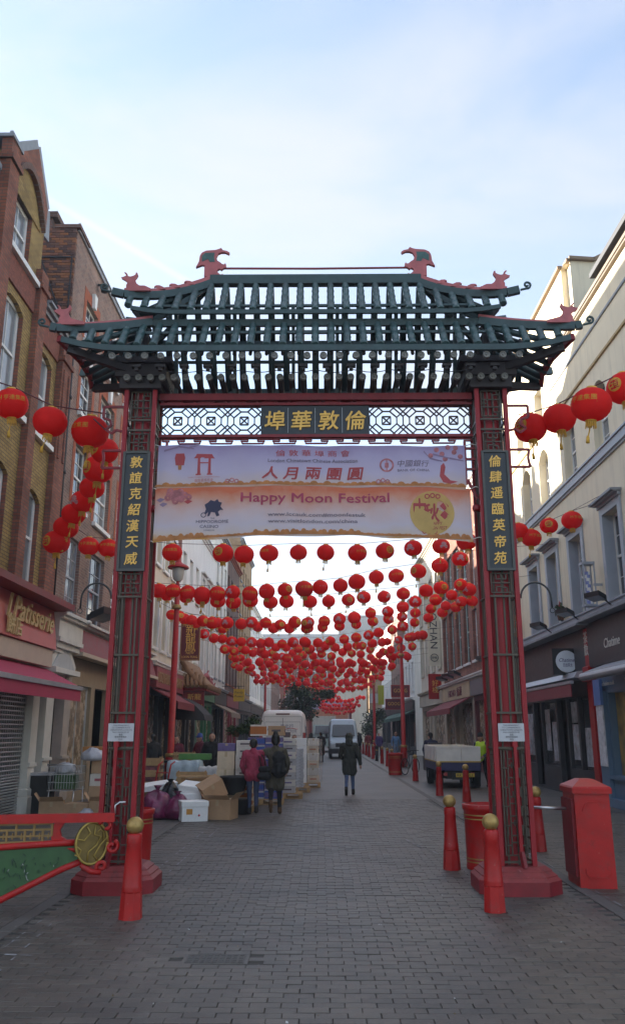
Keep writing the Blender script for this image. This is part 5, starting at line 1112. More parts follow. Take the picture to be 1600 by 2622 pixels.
for key, L_ in LAN.items():
    fr = key[0] == 'f'; ri = 0 if fr else int(key[1:])
    for i, p in enumerate(L_):
        kd = KP[key][i] if fr else random.choice((0, 0, 1, 2, 3, 4, 0, 2))
        if key == 'r1': kd = (3, 3, 3, 1, 0, 3, 0, 0, 3, 1, 2, 2, 2, 0, 3, 1, 3)[i % 17]
        what = {0: 'plain red lantern', 1: 'red lantern with a gold disc', 2: 'red lantern with a pale blossom print', 3: 'red lantern with gold lettering', 4: 'red lantern with pale script'}[kd]
        if fr: lab = '%s, %s %s' % (what, nth(i + 1), STR[key])
        else: lab = '%s, %s from the left in the %s string' % (what, nth(i + 1), ORD[ri - 1])
        rz = random.uniform(-.8, .8) if kd else random.uniform(0, 6)
        if fr: rz = {'f1': .35, 'f2': -.75, 'f3': -.9}[key] + random.uniform(-.1, .2)
        lantern(kd, ri < 4, p, rz, lab, 'red lanterns strung over the street', tilt=random.uniform(-.13, .13), scale=random.uniform(.90, 1.07), long=fr or random.random() < .3)
    if not fr:
        a, z_ = L_[0], L_[-1]; pts = [(XL, a[1], a[2] + .55)] + [(p[0], p[1], p[2] + RZ + .02) for p in L_[::2]] + [(XR, z_[1], z_[2] + .5)]
        cable(pts, 'thin cable carrying the %s string of lanterns beyond the gate' % ORD[ri - 1])
cable([(-2.86, 10.4, 5.93), (-3.4, 10.7, 6.12), (-3.81, 10.98, 6.29), (-4.41, 11.04, 6.6), (-6.5, 11.3, 7.4)], 'red cord from the gate\'s side hook to the yellow brick bays', r=.01)
cable([(-2.86, 10.4, 5.70)] + [(p[0], p[1], p[2] + .24) for p in LAN['f2'][::-1]] + [(-6.3, 19.5, 5.9)], 'red cord running from the gate towards the tall brown brick house', r=.01)
cable([(2.66, 10.4, 5.9)] + [(p[0], p[1], p[2] + .24) for p in LAN['f3']] + [(7.38, 9.8, 7.6)], 'dark cord from the gate\'s side hook towards the cream house', r=.009)
cable([(6.6, 21.1, 7.4), (7.39, 20.4, 7.75)], 'short red cord tied to the cream house wall')
# the far strings: the same lantern, smaller in the picture
FAR = [(48, 6.05, -5.0, 5.2, 19), (52, 5.95, -5.6, 5.4, 20), (57, 6.0, -5.8, 5.0, 20), (62, 5.75, -5.4, 5.2, 20), (68, 5.75, -5.0, 5.0, 19), (75, 5.8, -4.6, 5.2, 18), (83, 5.75, -2.0, 5.0, 13), (92, 5.5, -.6, 5.2, 12), (102, 5.3, -.4, 5.0, 12)]
nl = sum(len(v) for v in LAN.values())
for r_, (Y, z0, xa_, xb_, n) in enumerate(FAR):
    pts = []
    for i in range(n):
        if nl >= 298: break
        u = i / (n - 1); x = xa_ + (xb_ - xa_) * u + random.uniform(-.14, .14); z = z0 + .9 * (u - .42) ** 2 * 2 + random.uniform(-.2, .1); y = Y + random.uniform(-.5, .5)
        kd = random.choice((0, 1, 1, 0, 2)); what = ('plain red lantern', 'red lantern with a gold disc', 'red lantern with a pale blossom print')[kd]
        lantern(kd, False, (x, y, z), random.uniform(-.6, .6), '%s, %s from the left in the %s string' % (what, nth(i + 1), ORD[r_ + 7]), 'red lanterns strung over the street', tilt=random.uniform(-.08, .08)); nl += 1; pts.append((x, y, z + RZ + .02))
    if pts: cable([(XL, Y, z0 + .9)] + pts[::3] + [(XR, Y, z0 + .95)], 'thin cable of the %s string of lanterns beyond the gate' % ORD[r_ + 7])
# beyond these, the last strings read as one red mass
b = MB()
for (Y, z0, xa_, xb_, n) in ((48.8, 5.6, -4.8, 5.0, 16), (54.5, 5.6, -5.2, 4.6, 16), (65, 5.4, -5, 4.6, 16), (79, 5.55, -3, 4.8, 16), (97, 5.2, -.5, 5.0, 14), (112, 5.1, -.2, 5, 14), (113, 4.7, 0, 5, 14), (122, 4.9, .3, 5, 14), (124, 4.4, .5, 5, 12), (132, 4.6, 1, 5.2, 12)):
    for i in range(n):
        u = i / (n - 1); c = (xa_ + (xb_ - xa_) * u + random.uniform(-.15, .15), Y + random.uniform(-.4, .4), z0 + 1.4 * (u - .45) ** 2 + random.uniform(-.15, .1))
        b.cur = 0; b.lathe([(RL * math.cos(t), RZ * math.sin(t)) for t in (-1.3, -.8, -.3, .3, .8, 1.3)], c, 10)
        b.cur = 1; b.lathe([(.06, -RZ - .08), (.07, -RZ + .02)], c, 6)
o = b.build('distant_lanterns', [lant, ltas], None); setp(o, 'mass of small red lanterns strung over the far end of the street', 'lanterns', kind='stuff')
# ---------------------------------------------------------------- street furniture
def bollard_proto(fat=False):
    t = thing('bollard', 'x', 'bollard', (0, 0, 0), group='red bollards with gold balls')
    b = MB(); prof = [(.125, 0), (.125, .03), (.118, .30)] if False else [(.13, 0), (.118, .24), (.098, .245), (.105, .26), (.098, .275), (.104, .29), (.098, .305), (.075, .70), (.082, .715), (.076, .73), (.082, .745), (.076, .76), (.078, .785), (.06, .80)]
    n0 = len(b.v); b.lathe(prof[2:], (0, 0, 0), 18)
    sq = MB()
    for (r, z) in ((.118, 0), (.104, .25)):
        for a in range(8): t_ = PI / 8 + a * PI / 4; sq.v.append((r * math.cos(t_), r * math.sin(t_), z))
    for a in range(8): sq.face([a, (a + 1) % 8, 8 + (a + 1) % 8, 8 + a])
    sq.face(list(range(8, 16))); sq.build('base', red, t); b.build('shaft', red, t)
    g = MB(); g.lathe([(.03, .80)] + [(.088 * math.cos(a), .872 + .086 * math.sin(a)) for a in [-1.1 + 2.6 * i / 11 for i in range(12)]] + [(0, .958)], (0, 0, 0), 18, caps=False); g.build('ball', gold, t)
    return t
bp_ = bollard_proto()
BOLL = [(-1.89, 8.98, 'red bollard with a gold ball before the gate pillar by the drain cover'), (1.80, 9.36, 'red bollard with a gold ball before the gate pillar beside the barrier post'), (1.77, 12.05, 'red bollard with a gold ball next to the round litter bin'), (3.40, 13.85, 'red bollard half hidden behind the gate pillar near the barrier post'), (3.87, 23.2, 'red bollard standing right behind the litter bin before the cart'), (3.46, 25.4, 'red bollard before the rear wheel of the electric cart'), (3.57, 32.7, 'red bollard alone between the parked bicycle and the cart')]
for i, y in enumerate((43.5, 46.4, 50.3, 58.9, 63.4, 67.5, 72, 77, 82)): BOLL.append((3.60 - .004 * i, y, 'small red bollard, %s beyond the bicycle along the row' % nth(i + 1)))
for i, (x, y, lab) in enumerate(BOLL):
    if i == 0: bp_.location = (x, y, 0); bp_['label'] = lab; o = bp_
    else: o = dup(bp_, (x, y, 0), random.uniform(0, 6), lab)
k = thing('bollard', 'black bollard with a silver band in the row of red ones', 'bollard', (3.58, 54.9, 0)); MB().lathe([(.11, 0), (.1, .1), (.08, .75)], (3.58, 54.9, 0), 14).build('shaft', black, k); MB().lathe([(.09, .75), (.1, .8), (.09, .9), (.0, .97)], (3.58, 54.9, 0), 14, caps=False).build('cap', iron, k); MB().lathe([(.088, .62), (.087, .68)], (3.58, 54.9, 0), 14).build('band', gold, k)

def bin_(x, y, r, h, label, bands=True):
    t = thing('litter_bin', label, 'litter bin', (x, y, 0), group='round red litter bins')
    b = MB(); b.lathe([(r * .96, 0), (r * .98, .04), (r * .95, .06), (r, h * .9), (r * 1.06, h * .92), (r * 1.07, h), (r * .94, h + .005), (r * .9, h - .12)], (x, y, 0), 28, caps=False); b.build('drum', red, t)
    k = MB(); k.lathe([(0, h - .13), (r * .92, h - .12)], (x, y, 0), 20, caps=False); k.build('opening', dark, t)
    for z in (h * .84, h * .78, h * .17, h * .12): MB().lathe([(r * (.952 + .05 * z / h / .9) + .004, z - .008), (r * (.952 + .05 * z / h / .9) + .006, z), (r * (.952 + .05 * z / h / .9) + .004, z + .008)], (x, y, 0), 28, caps=False).build('gold_band', gold, t)
    return t
t = bin_(2.28, 12.15, .30, .83, 'round red litter bin with gold bands behind the gate pillar beside the barrier post')
k = MB(); k.tube([(2.4 + .07 * math.cos(a), 12.0, .84 + .07 * math.sin(a)) for a in [PI * i / 8 for i in range(9)]], .012, 6); k.build('bag_handle', white, t)
bin_(-2.56, 11.95, .28, .78, 'round red litter bin behind the pillar near the rubbish bags')
bin_(3.22, 37.3, .30, .9, 'round red litter bin beside the parked bicycle')

# red barrier post box on the right
t = thing('barrier_post', 'tall red metal barrier post with a pitched lid and a steel bar', 'barrier post', (3.3, 10.95, 0))
Bc = [(3.10, 11.24), (3.08, 10.66), (3.50, 10.62), (3.52, 11.22)]
mb = MB()
for z, e in ((0, 0), (1.10, -.02)): mb.v += [(3.3 + (x - 3.3) * (1 + e * 1.5), 10.94 + (y - 10.94) * (1 + e), z) for x, y in Bc]
for i in range(4): j = (i + 1) % 4; mb.face([i, j, 4 + j, 4 + i])
mb.build('body', red, t)
mb = MB(); pr = [(z, e) for z, e in ((1.07, .10), (1.13, .10), (1.15, .04), (1.23, -.62))]
for z, e in pr: mb.v += [(3.3 + (x - 3.3) * (1 + e), 10.94 + (y - 10.94) * (1 + e), z) for x, y in Bc]
for q in range(3):
    for i in range(4): j = (i + 1) % 4; mb.face([q * 4 + i, q * 4 + j, q * 4 + 4 + j, q * 4 + 4 + i])
mb.face([12, 13, 14, 15]); mb.build('lid', red, t)
mb = MB()
for (u0, w0, w1) in ((3.30, .2, .92), ):
    f = lambda x, z: (x, 10.625 + .01 * (z > 2), z)
    pts = [(3.16, .22), (3.16, .16), (3.20, .12), (3.40, .12), (3.44, .16), (3.44, .22)]; 
    for a, c in zip(pts, pts[1:]): mb.bar((a[0], 10.632, a[1]), (c[0], 10.632, c[1]), .014)
    pts = [(3.17, .86), (3.19, .92), (3.23, .97), (3.37, .97), (3.41, .92), (3.43, .86)]
    for a, c in zip(pts, pts[1:]): mb.bar((a[0], 10.642, a[1]), (c[0], 10.642, c[1]), .014)
mb.build('panel_moulding', red, t); bx(3.055, 3.09, 10.72, 11.16, .12, 1.0).build('side_door', redd, t)
mb = MB(); mb.tube([(3.12, 10.95, .87), (2.55, 10.98, .885)], .018, 8); mb.build('steel_bar', steel, t)

# green and red swing barrier on the left
t = thing('swing_barrier', 'red framed swing barrier with green panel and bronze scroll disc', 'barrier', (-2.9, 8.9, 0))
A = Vector((-2.12, 9.05, 0)); B = Vector((-5.6, 8.35, 0)); dr_ = (B - A); 
def P(u, z): q = A + dr_ * u; return (q.x, q.y, z)
U = lambda x: (A.x - x) / (A.x - B.x)
mb = MB(); mb.bar(P(0, .945), P(1, .945), .075, .085); mb.build('top_rail', red, t)
mb = MB(); mb.tube([P(U(-2.48), .71), P(U(-2.7), .705), P(U(-3.4), .672), P(1, .60)], .033, 10); mb.build('middle_rail', red, t)
mb = MB(); mb.tube([P(U(-2.42), .53), P(U(-2.6), .46), P(U(-3.3), .12), P(U(-3.6), .03)], .032, 10); mb.build('lower_rail', red, t)
pg = M('barrier_green', (.030, .085, .026), .5, var=.25, vs=7)
mb = MB(); mb.prism([P(U(-2.46), .69), P(U(-2.42), .52), P(U(-2.6), .46), P(U(-3.3), .12), P(U(-3.6), .03), P(1, .03), P(1, .60), P(U(-3.4), .672)], (.006, .03, 0)); pn = mb.build('panel', pg, t)
mb = MB(); wv = M('panel_relief', (.30, .32, .28), .6, var=.5, vs=25); wv2 = M('panel_relief_dark', (.02, .05, .03), .6, var=.3)  # pale and dark green relief bars, mixed at random
for i in range(150):
    x = random.uniform(-3.8, -2.62); zt = .66 - .0 * 0; zb = .5 - (-2.55 - x) * .5; c = ((x * 3.1) % 1)
    z = zb + (zt - zb) * random.random()
    if random.random() < .5: z = .42 + .13 * math.sin(x * 14) + random.uniform(-.05, .05)
    if z < zb + .05 or z > .63: continue
    a = random.uniform(-.9, .9); l = random.uniform(.008, .024); mb.cur = random.choice((0, 1, 1)); q = P(U(x), z)
    n = len(mb.v); mb.bar((q[0] - l * math.sin(a), q[1] - .012, q[2] - l * math.cos(a)), (q[0] + l * math.sin(a), q[1] - .012, q[2] + l * math.cos(a)), .006, .008)
setp(mb.build('panel_relief', [wv, wv2], pn), kind='stuff')
mb = MB(); fr = M('barrier_fretwork', (.24, .145, .05), .55, metal=.3, var=.3)
z0, z1 = .725, .895
for z in (z0, .78, .84, z1): mb.bar(P(U(-2.72), z), P(1, z - .01), .014, .02)
for i in range(30): x = -2.72 - i * .085; o_ = .0 if i % 2 else .055; mb.bar(P(U(x), z0 + o_), P(U(x), z1 - .055 + o_), .022, .02, up=(0, 1, 0)); mb.bar(P(U(x - .03), .75), P(U(x - .03), .81), .012, .02, up=(0, 1, 0))
mb.build('fretwork', fr, t)
mb = MB(); q = [P(U(-2.60), .91), P(U(-2.70), .90), P(U(-2.735), .82), P(U(-2.72), .74), P(U(-2.55), .715), P(U(-2.63), .77), P(U(-2.65), .83)]; mb.prism(q, (.0, .04, 0)); mb.build('scroll_bracket', red, t)
dc = Vector(P(U(-2.33), .70)); n_ = Vector((.55, -.83, 0)).normalized(); u_ = Vector((.83, .55, 0))
mb = MB(); ring_ = lambda r, off: [dc + n_ * off + u_ * r * .82 * math.cos(a) + Vector((0, 0, 1)) * r * math.sin(a) for a in [2 * PI * i / 28 for i in range(28)]]
brz = M('disc_bronze', (.17, .115, .035), .45, metal=.6, var=.3, vs=11)
mb.prism([tuple(p) for p in ring_(.205, 0)], tuple(-n_ * .04)); d = mb.build('bronze_disc', brz, t)
mb = MB(); rp = ring_(.2, .008); mb.tube([tuple(p) for p in rp + rp[:1]], .013, 6)
for pts in ([(-.06, .16), (-.02, .1), (-.08, .03), (-.17, .05)], [(-.16, -.02), (-.11, -.06), (-.13, -.12), (-.17, -.1)], [(.03, .17), (.02, .08), (.09, .06), (.05, -.02), (-.03, -.08), (-.04, -.17)], [(.17, .06), (.09, -.02), (.03, -.12), (.07, -.17)], [(.05, .1), (.08, .13), (.12, .1), (.12, .02)]):
    mb.tube([tuple(dc + n_ * .01 + u_ * a + Vector((0, 0, 1)) * c) for a, c in pts], .008, 6)
mb.build('disc_relief', M('disc_relief_gold', (.36, .25, .06), .45, metal=.5, var=.2), d)
mb = MB()
def curl_(cx, cz, r, s0, turns, sgn): mb.tube([P(U(cx + sgn * r * (1 - i / 22 * .75) * math.cos(s0 + i * turns / 22)), cz + r * (1 - i / 22 * .75) * math.sin(s0 + i * turns / 22)) for i in range(22)], .02, 8)
curl_(-2.13, .66, .065, 1.9, 7.0, -1); curl_(-2.20, .86, .07, .3, 5, -1); curl_(-2.22, .475, .055, -.6, 6.5, -1); mb.tube([P(U(-2.42), .50), P(U(-2.32), .43), P(U(-2.22), .42)], .03, 8); mb.tube([P(U(-2.46), .63), P(U(-2.56), .655)], [.03, .004], 8)
mb.build('scroll', red, t)
mb = MB(); mb.tube([P(U(-2.12), .98), P(U(-2.12), 1.06), P(U(-2.08), 1.09), P(U(-2.02), 1.09)], .01, 6); mb.build('hook', steel, t)

# ---- lamp posts
def lamp_post(x, y, h, label, arm=False, rb=.11):
    t = thing('street_lamp', label, 'street lamp', (x, y, 0), group='red lamp posts')
    b = MB(); b.lathe([(rb * 1.6, 0), (rb * 1.6, .9), (rb * 1.35, 1.0), (rb, 1.05), (rb * .92, h * .6), (rb * .9, h * .6), (rb * .72, h - .9), (rb * .5, h - .85), (rb * .45, h - .35)], (x, y, 0), 14); b.build('post', red, t)
    MB().lathe([(rb * 1.5, 1.0), (rb * 1.65, 1.06), (rb * 1.5, 1.12)], (x, y, 0), 14).build('collar', gold, t); MB().lathe([(rb * 1.1, h * .77), (rb * 1.5, h * .775), (rb * 1.1, h * .79)], (x, y, 0), 14).build('collar', gold, t)
    xl = x
    b = MB(); b.lathe([(.36, h - .33), (.37, h - .30), (.33, h - .24), (.16, h - .16), (.1, h - .1), (.06, h + .0), (.09, h + .06), (.06, h + .16), (.02, h + .22)], (xl, y, 0), 18, caps=False); b.lathe([(.06, h - .28), (.36, h - .33)], (xl, y, 0), 18, caps=False); b.build('shade', red, t)
    b = MB(); b.lathe([(.10, h - .78), (.17, h - .7), (.2, h - .5), (.21, h - .33)], (xl, y, 0), 14, caps=False); b.build('glass_bowl', M('lamp_glass', (.45, .45, .42), .2, var=.05, alpha=.5), t)
    return t
lamp_post(-4.86, 28, 7.55, 'tall red lamp post standing among the rubbish near the supermarket')
lamp_post(-4.6, 71, 7.9, 'red lamp post rising behind the white van'); lamp_post(4.35, 45, 7.4, 'red lamp post between the bollards and the corner house'); lamp_post(4.3, 68, 7.0, 'further red lamp post beside the green awning'); lamp_post(-4.2, 100, 7.6, 'distant red lamp post beyond the dark tree')

# ---- flood lights and other fittings on the houses
def flood(x, y, z, face, label, rz=0., s=1.):
    t = thing('flood_light', label, 'flood light', (x, y, z), rz, group='black flood lights on the houses'); ROOT[t.name] = Vector()
    b = MB(); b.prism([(-.26 * s, -.03, .0), (.26 * s, -.03, .0), (.3 * s, -.30 * s, .1 * s), (-.3 * s, -.30 * s, .1 * s)], (0, 0, .12 * s)); b.build('housing', black, t)
    b = MB(); b.box(-.08 * s, .08 * s, -.03, .12 * s, .02, .12 * s); b.bar((0, .1 * s, .05), (0, .32 * s, -.1 * s), .03); b.build('bracket', iron, t)
    b = MB(); b.poly([(-.24 * s, -.04, -.003), (.24 * s, -.04, -.003), (.28 * s, -.29 * s, .092 * s), (-.28 * s, -.29 * s, .092 * s)]); b.build('lens', glassl, t)
    return t
for i, (y, z) in enumerate(((20.6, 4.95), (23.3, 4.92), (26.2, 4.9), (29.9, 4.88))): flood(XR - .4, y, z, 'R', 'black flood light on the cream house sill, %s from the corner drainpipe' % nth(4 - i), -PI / 2 + .35, .95)
for i, (y, z) in enumerate(((33.5, 4.6), (34.6, 4.55))): flood(XR - .5, y, z, 'R', 'black flood light over the grey shop fascia, %s of two' % ('nearer' if i == 0 else 'further'), -PI / 2 + .3, 1.2)
for i, y in enumerate((42.5, 44.8, 47)): flood(XR - .5, y, 4.5, 'R', 'black flood light above the cream noodle sign, %s of three' % nth(i + 1), -PI / 2 + .3, 1.2)
flood(XL + .55, 21.9, 4.62, 'L', 'grey flood light hanging over the shop cornice by the white corbel', PI / 2 - .2, 1.5)
t = thing('barber_pole', 'glass case with a blue and white striped barber pole on the cream house', 'barber pole', (XR - .3, 20.0, 5.2))
x, y = XR - .36, 21.6
mb = MB(); [mb.bar((x + a, y + c, 5.0), (x + a, y + c, 6.05), .03) for a in (-.14, .14) for c in (-.14, .14)]; mb.box(x - .16, x + .16, y - .16, y + .16, 6.05, 6.12); mb.box(x - .16, x + .16, y - .16, y + .16, 4.95, 5.0); mb.box(x + .14, XR, y - .03, y + .03, 5.5, 5.56); mb.build('case', greyp, t)
mb = MB()
for i in range(10):
    for j in range(12): a = 2 * PI * j / 12; a2 = 2 * PI * (j + 1) / 12; mb.cur = (i + j // 2) % 3 // 1 if False else ((i * 2 + j) // 3) % 2; z = 5.02 + i * .085; mb.poly([(x + .07 * math.cos(a), y + .07 * math.sin(a), z), (x + .07 * math.cos(a2), y + .07 * math.sin(a2), z), (x + .07 * math.cos(a2), y + .07 * math.sin(a2), z + .085), (x + .07 * math.cos(a), y + .07 * math.sin(a), z + .085)])
mb.build('striped_pole', [M('barber_blue', (.20, .24, .50), .4, var=0), white], t)

# ---------------------------------------------------------------- signs
def board(name, label, x0, x1, y, z0, z1, bg, face_text=(), th=.1, frame=None, cat='sign', hang=None):
    t = thing(name, label, cat, ((x0 + x1) / 2, y, z0)); b = bx(x0, x1, y, y + th, z0, z1).build('panel', bg, t)
    if frame:
        k = MB(); w_ = .05; k.box(x0 - w_, x0, y - .02, y + th + .02, z0 - w_, z1 + w_); k.box(x1, x1 + w_, y - .02, y + th + .02, z0 - w_, z1 + w_); k.box(x0, x1, y - .02, y + th + .02, z1, z1 + w_); k.box(x0, x1, y - .02, y + th + .02, z0 - w_, z0); k.build('frame', frame, t)
    for (s, size, mat, px, pz, kw) in face_text: text(s, size, mat, b, (px, y - .008, pz), 'F', .006, **kw)
    if hang: k = MB(); [k.bar(p, q, .035) for p, q in hang]; k.build('bracket', iron, t)
    return t
mst = M('sign_maroon', (.13, .012, .02), .5, var=.15)
board('hanging_sign', 'maroon hanging sign with gold frame and gold Chinese characters', -6.35, -5.55, 38.2, 4.98, 6.68, mst, (('新', .5, goldl, -5.93, 6.38, {}), ('龍', .5, goldl, -5.93, 5.95, {}), ('鳳', .5, goldl, -5.93, 5.54, {}), ('NEW', .16, goldl, -5.93, 5.27, {}), ('LOON FUNG', .16, goldl, -5.95, 5.09, dict(width=.72))), frame=M('old_gold_frame', (.30, .15, .05), .5, var=.2), hang=(((-6.5, 38.25, 6.5), (-6.3, 38.25, 6.5)), ((-6.5, 38.25, 5.2), (-6.3, 38.25, 5.2))))
t = thing('shop_sign', 'long red supermarket sign with gold letters over the striped awning', 'sign', (XL + .3, 34.5, 3.4)); b = bx(XL + .18, XL + .34, 31.8, 38.0, 3.42, 4.2).build('panel', M('sign_red_old', (.24, .035, .045), .5, var=.15), t)
text('LOON FUNG SUPERMARKET', .5, M('sign_gold_dull', (.36, .22, .10), .5, var=.1), b, (XL + .345, 34.9, 3.82), 'L', .02, width=5.6, height=.42)
# little tiled porch with its red sign
t = thing('tiled_porch', 'small porch roof of tan pantiles with red sign under it', 'porch', (XL + .6, 41, 3.2))
bx(XL, XL + 1.25, 39.0, 44.2, 3.62, 3.78).build('eave', red, t); b = bx(XL + .1, XL + 1.15, 39.1, 39.25, 2.75, 3.6).build('sign_panel', redd, t)
text('新龍', .3, goldl, b, (XL + .7, 39.08, 3.35), 'F', .006, width=.62); text('NEW LOON', .2, goldl, b, (XL + .62, 39.08, 2.95), 'F', .006, width=.9)
pt = M('pantile', (.30, .17, .085), .75, var=.25, vs=6)
for i in range(14):
    y = 39.0 + i * .38; k = MB(); k.tube([(XL + 1.35, y, 3.8), (XL + 1.1, y, 3.88), (XL + .75, y, 4.12), (XL + .35, y, 4.55), (XL + .08, y, 5.0)], .13, 8); k.build('pantile_row', pt, t)
for i in range(6):
    x = XL + .15 + i * .2; zt = 5.0 - .9 * (i / 6) ** .7; k = MB(); k.tube([(x + .1, 38.75, 3.8), (x + .03, 38.9, 3.95), (x, 39.1, max(3.9, zt))], .09, 8); k.build('pantile_row', pt, t)
t = thing('dragon_carving', 'red carved dragon mounted on the wall past the tiled porch', 'carving', (XL + .5, 46, 4.2)); k = MB(); pts = [(XL + .35 + .1 * math.sin(i), 44.6 + i * .28, 4.55 + .14 * math.sin(i * 1.4) - i * .02) for i in range(15)]; k.tube(pts, [.05, .16, .2, .17, .2, .18, .15, .2, .17, .15, .17, .14, .11, .08, .03], 8); k.build('body', crest, t)
k = MB(); [k.bar(p, (p[0] + .1, p[1] + .1, p[2] + .28), .06) for p in pts[1:-1:2]]; k.build('fins', crest, t); setp(t.children[-1], kind='stuff')
board('hanging_sign', 'small yellow hanging sign with dark lettering beyond the green shop', -5.72, -5.0, 56, 3.72, 4.52, M('sign_yellow', (.60, .38, .02), .5, var=.06), (('Pandy', .2, navy, -5.36, 4.28, dict(width=.55)), ('Power', .2, navy, -5.36, 4.05, dict(width=.55))), hang=(((-6.5, 56.05, 4.7), (-5.0, 56.05, 4.7)), ((-5.36, 56.05, 4.7), (-5.36, 56.05, 4.5))))
t = board('vertical_sign', 'tall cream vertical sign with big dark capitals on the corner house', 6.48, 7.22, 50.3, 5.6, 9.9, M('sign_cream', (.70, .64, .48), .6, var=.06), (), th=.12)
text('HAOZHAN', .62, navy, t.children[0], (6.84, 50.29, 8.1), 'F', .006, rot=-PI / 2, width=2.95)
k = MB(); [k.bar((6.84 + .22 * math.cos(a), 50.285, 6.08 + .22 * math.sin(a)), (6.84 + .22 * math.cos(a + .35), 50.285, 6.08 + .22 * math.sin(a + .35)), .035) for a in [i * .349 for i in range(18)]]; k.build('ring', navy, t.children[0]); text('好棧', .17, navy, t.children[0], (6.84, 50.285, 6.08), 'F', .006, width=.3)
t = thing('round_sign', 'white round sign with handwritten lettering on a black box', 'sign', (7.0, 24.0, 3.3)); b = bx(6.62, 7.38, 24.0, 24.3, 3.36, 4.1).build('box', black, t)
k = MB(); k.lathe([(.0, .012), (.30, .012), (.31, 0), (.31, -.03)], (0, 0, 0), 36, caps=False, smooth=False); k.xf(Matrix.Translation((7.02, 23.985, 3.73)) @ Matrix.Rotation(PI / 2, 4, 'X')); d = k.build('disc', M('sign_white', (.76, .80, .86), .4, var=.04), t)
text('Chatime', .15, M('sign_violet', (.08, .05, .2), .5, var=0), d, (7.02, 23.968, 3.77), 'F', .002, shear=.3, width=.44); text('日出茶太', .11, MATS['sign_violet'], d, (7.04, 23.968, 3.63), 'F', .002, width=.26)
board('hanging_sign', 'orange square hanging sign for hair beside the curved lamp arm', 7.0, 7.46, 30.6, 5.15, 5.95, M('sign_orange', (.50, .16, .03), .5, var=.06), (('Team', .2, offw, 7.23, 5.68, dict(width=.38, shear=.2)), ('髪型', .2, offw, 7.23, 5.38, dict(width=.36))))
for i, (y, x, z, w_, h_) in enumerate(((64, 5.4, 4.35, 1.3, .8), (70, 5.4, 3.6, 1.3, .75))): board('hanging_sign', ('upper' if i == 0 else 'lower') + ' maroon sign with round gold letters by the lamp post', x, x + w_, y, z, z + h_, mst, (('GOOG', .4, goldl, x + w_ / 2, z + h_ * .55, dict(width=1.0)),), frame=red)
board('hanging_sign', 'plain yellow green sign beside the maroon signs', 4.9, 5.4, 72, 4.0, 5.6, M('sign_lime', (.45, .45, .03), .5, var=.06))
board('hanging_sign', 'white sign with a black square beyond the maroon signs', 4.3, 5.1, 74, 4.2, 5.0, M('sign_white2', (.6, .6, .58), .5, var=.05), (('S', .5, navy, 4.7, 4.6, {}),))
t = thing('shop_sign', 'small red sign panel on the stone corner pilaster', 'sign', (6.9, 52, 3.8)); b = bx(6.6, 7.38, 51.6, 51.7, 3.7, 5.2).build('panel', red, t); text('好\n棧', .4, goldl, b, (7.0, 51.59, 4.45), 'F', .005)
b = RB[0]; fb = [c for c in b.children if c.name.startswith('fascia_board')][0]; text('麵館', .4, goldl, fb, (XR - .2, 33.5, 3.8), 'R', .01); text('金', .4, M('sign_red_txt', (.45, .08, .05), .5, var=0), fb, (XR - .2, 32.4, 3.85), 'R', .01)
b = RB[1]; fb = [c for c in b.children if c.name.startswith('fascia_board')][0]; text('HKNO 香港', .5, M('sign_brown_txt', (.2, .05, .08), .5, var=0), fb, (XR - .2, 45.5, 3.82), 'R', .01, width=4.5)
for x, y, z, r in ((5.9, 60, 3.6, .5),): pass
# menu boards, notices near the right shops
t = thing('notice_board', 'tall blue headed notice board on the red shop pier', 'notice', (XR - .3, 22.2, 1)); bx(XR - .24, XR - .205, 21.72, 22.2, .95, 3.0).build('board', M('notice_pale', (.62, .62, .66), .4, var=.35, vs=8), t); bx(XR - .27, XR - .20, 21.7, 22.22, 2.45, 3.1).build('header', M('notice_blue', (.12, .22, .5), .4, var=.2), t)
t = thing('menu_case', 'red framed menu case on the black shopfront', 'menu', (XR - .2, 30.3, 1.2)); bx(XR - .3, XR - .22, 29.6, 30.3, 1.25, 2.25).build('frame', red, t); k = MB(); k.poly([(XR - .305, 29.66, 1.3), (XR - .305, 29.66, 2.2), (XR - .305, 30.24, 2.2), (XR - .305, 30.24, 1.3)]); k.build('menu_sheet', pst, t)
# ---------------------------------------------------------------- vehicles
tyre = M('tyre', (.018, .018, .018), .85, var=.2); chrome = M('hub_silver', (.3, .3, .31), .4, metal=.7, var=.1)
plasticb = M('black_plastic', (.025, .025, .027), .6, var=.15)
def wheel(parent, x, y, r, w_=.2):
    b = MB(); m = Matrix.Translation((x, y, r)) @ Matrix.Rotation(PI / 2, 4, 'Y'); b.lathe([(r * .62, -w_ / 2), (r * .95, -w_ / 2), (r, -w_ * .35), (r, w_ * .35), (r * .95, w_ / 2), (r * .62, w_ / 2)], (0, 0, 0), 20, caps=False); b.xf(m); t_ = b.build('wheel', tyre, parent)
    b = MB(); b.lathe([(0, -w_ * .42), (r * .3, -w_ * .42), (r * .63, -w_ * .3), (r * .63, w_ * .3), (r * .3, w_ * .42), (0, w_ * .42)], (0, 0, 0), 16, caps=False); b.xf(m); b.build('rim', chrome, t_)
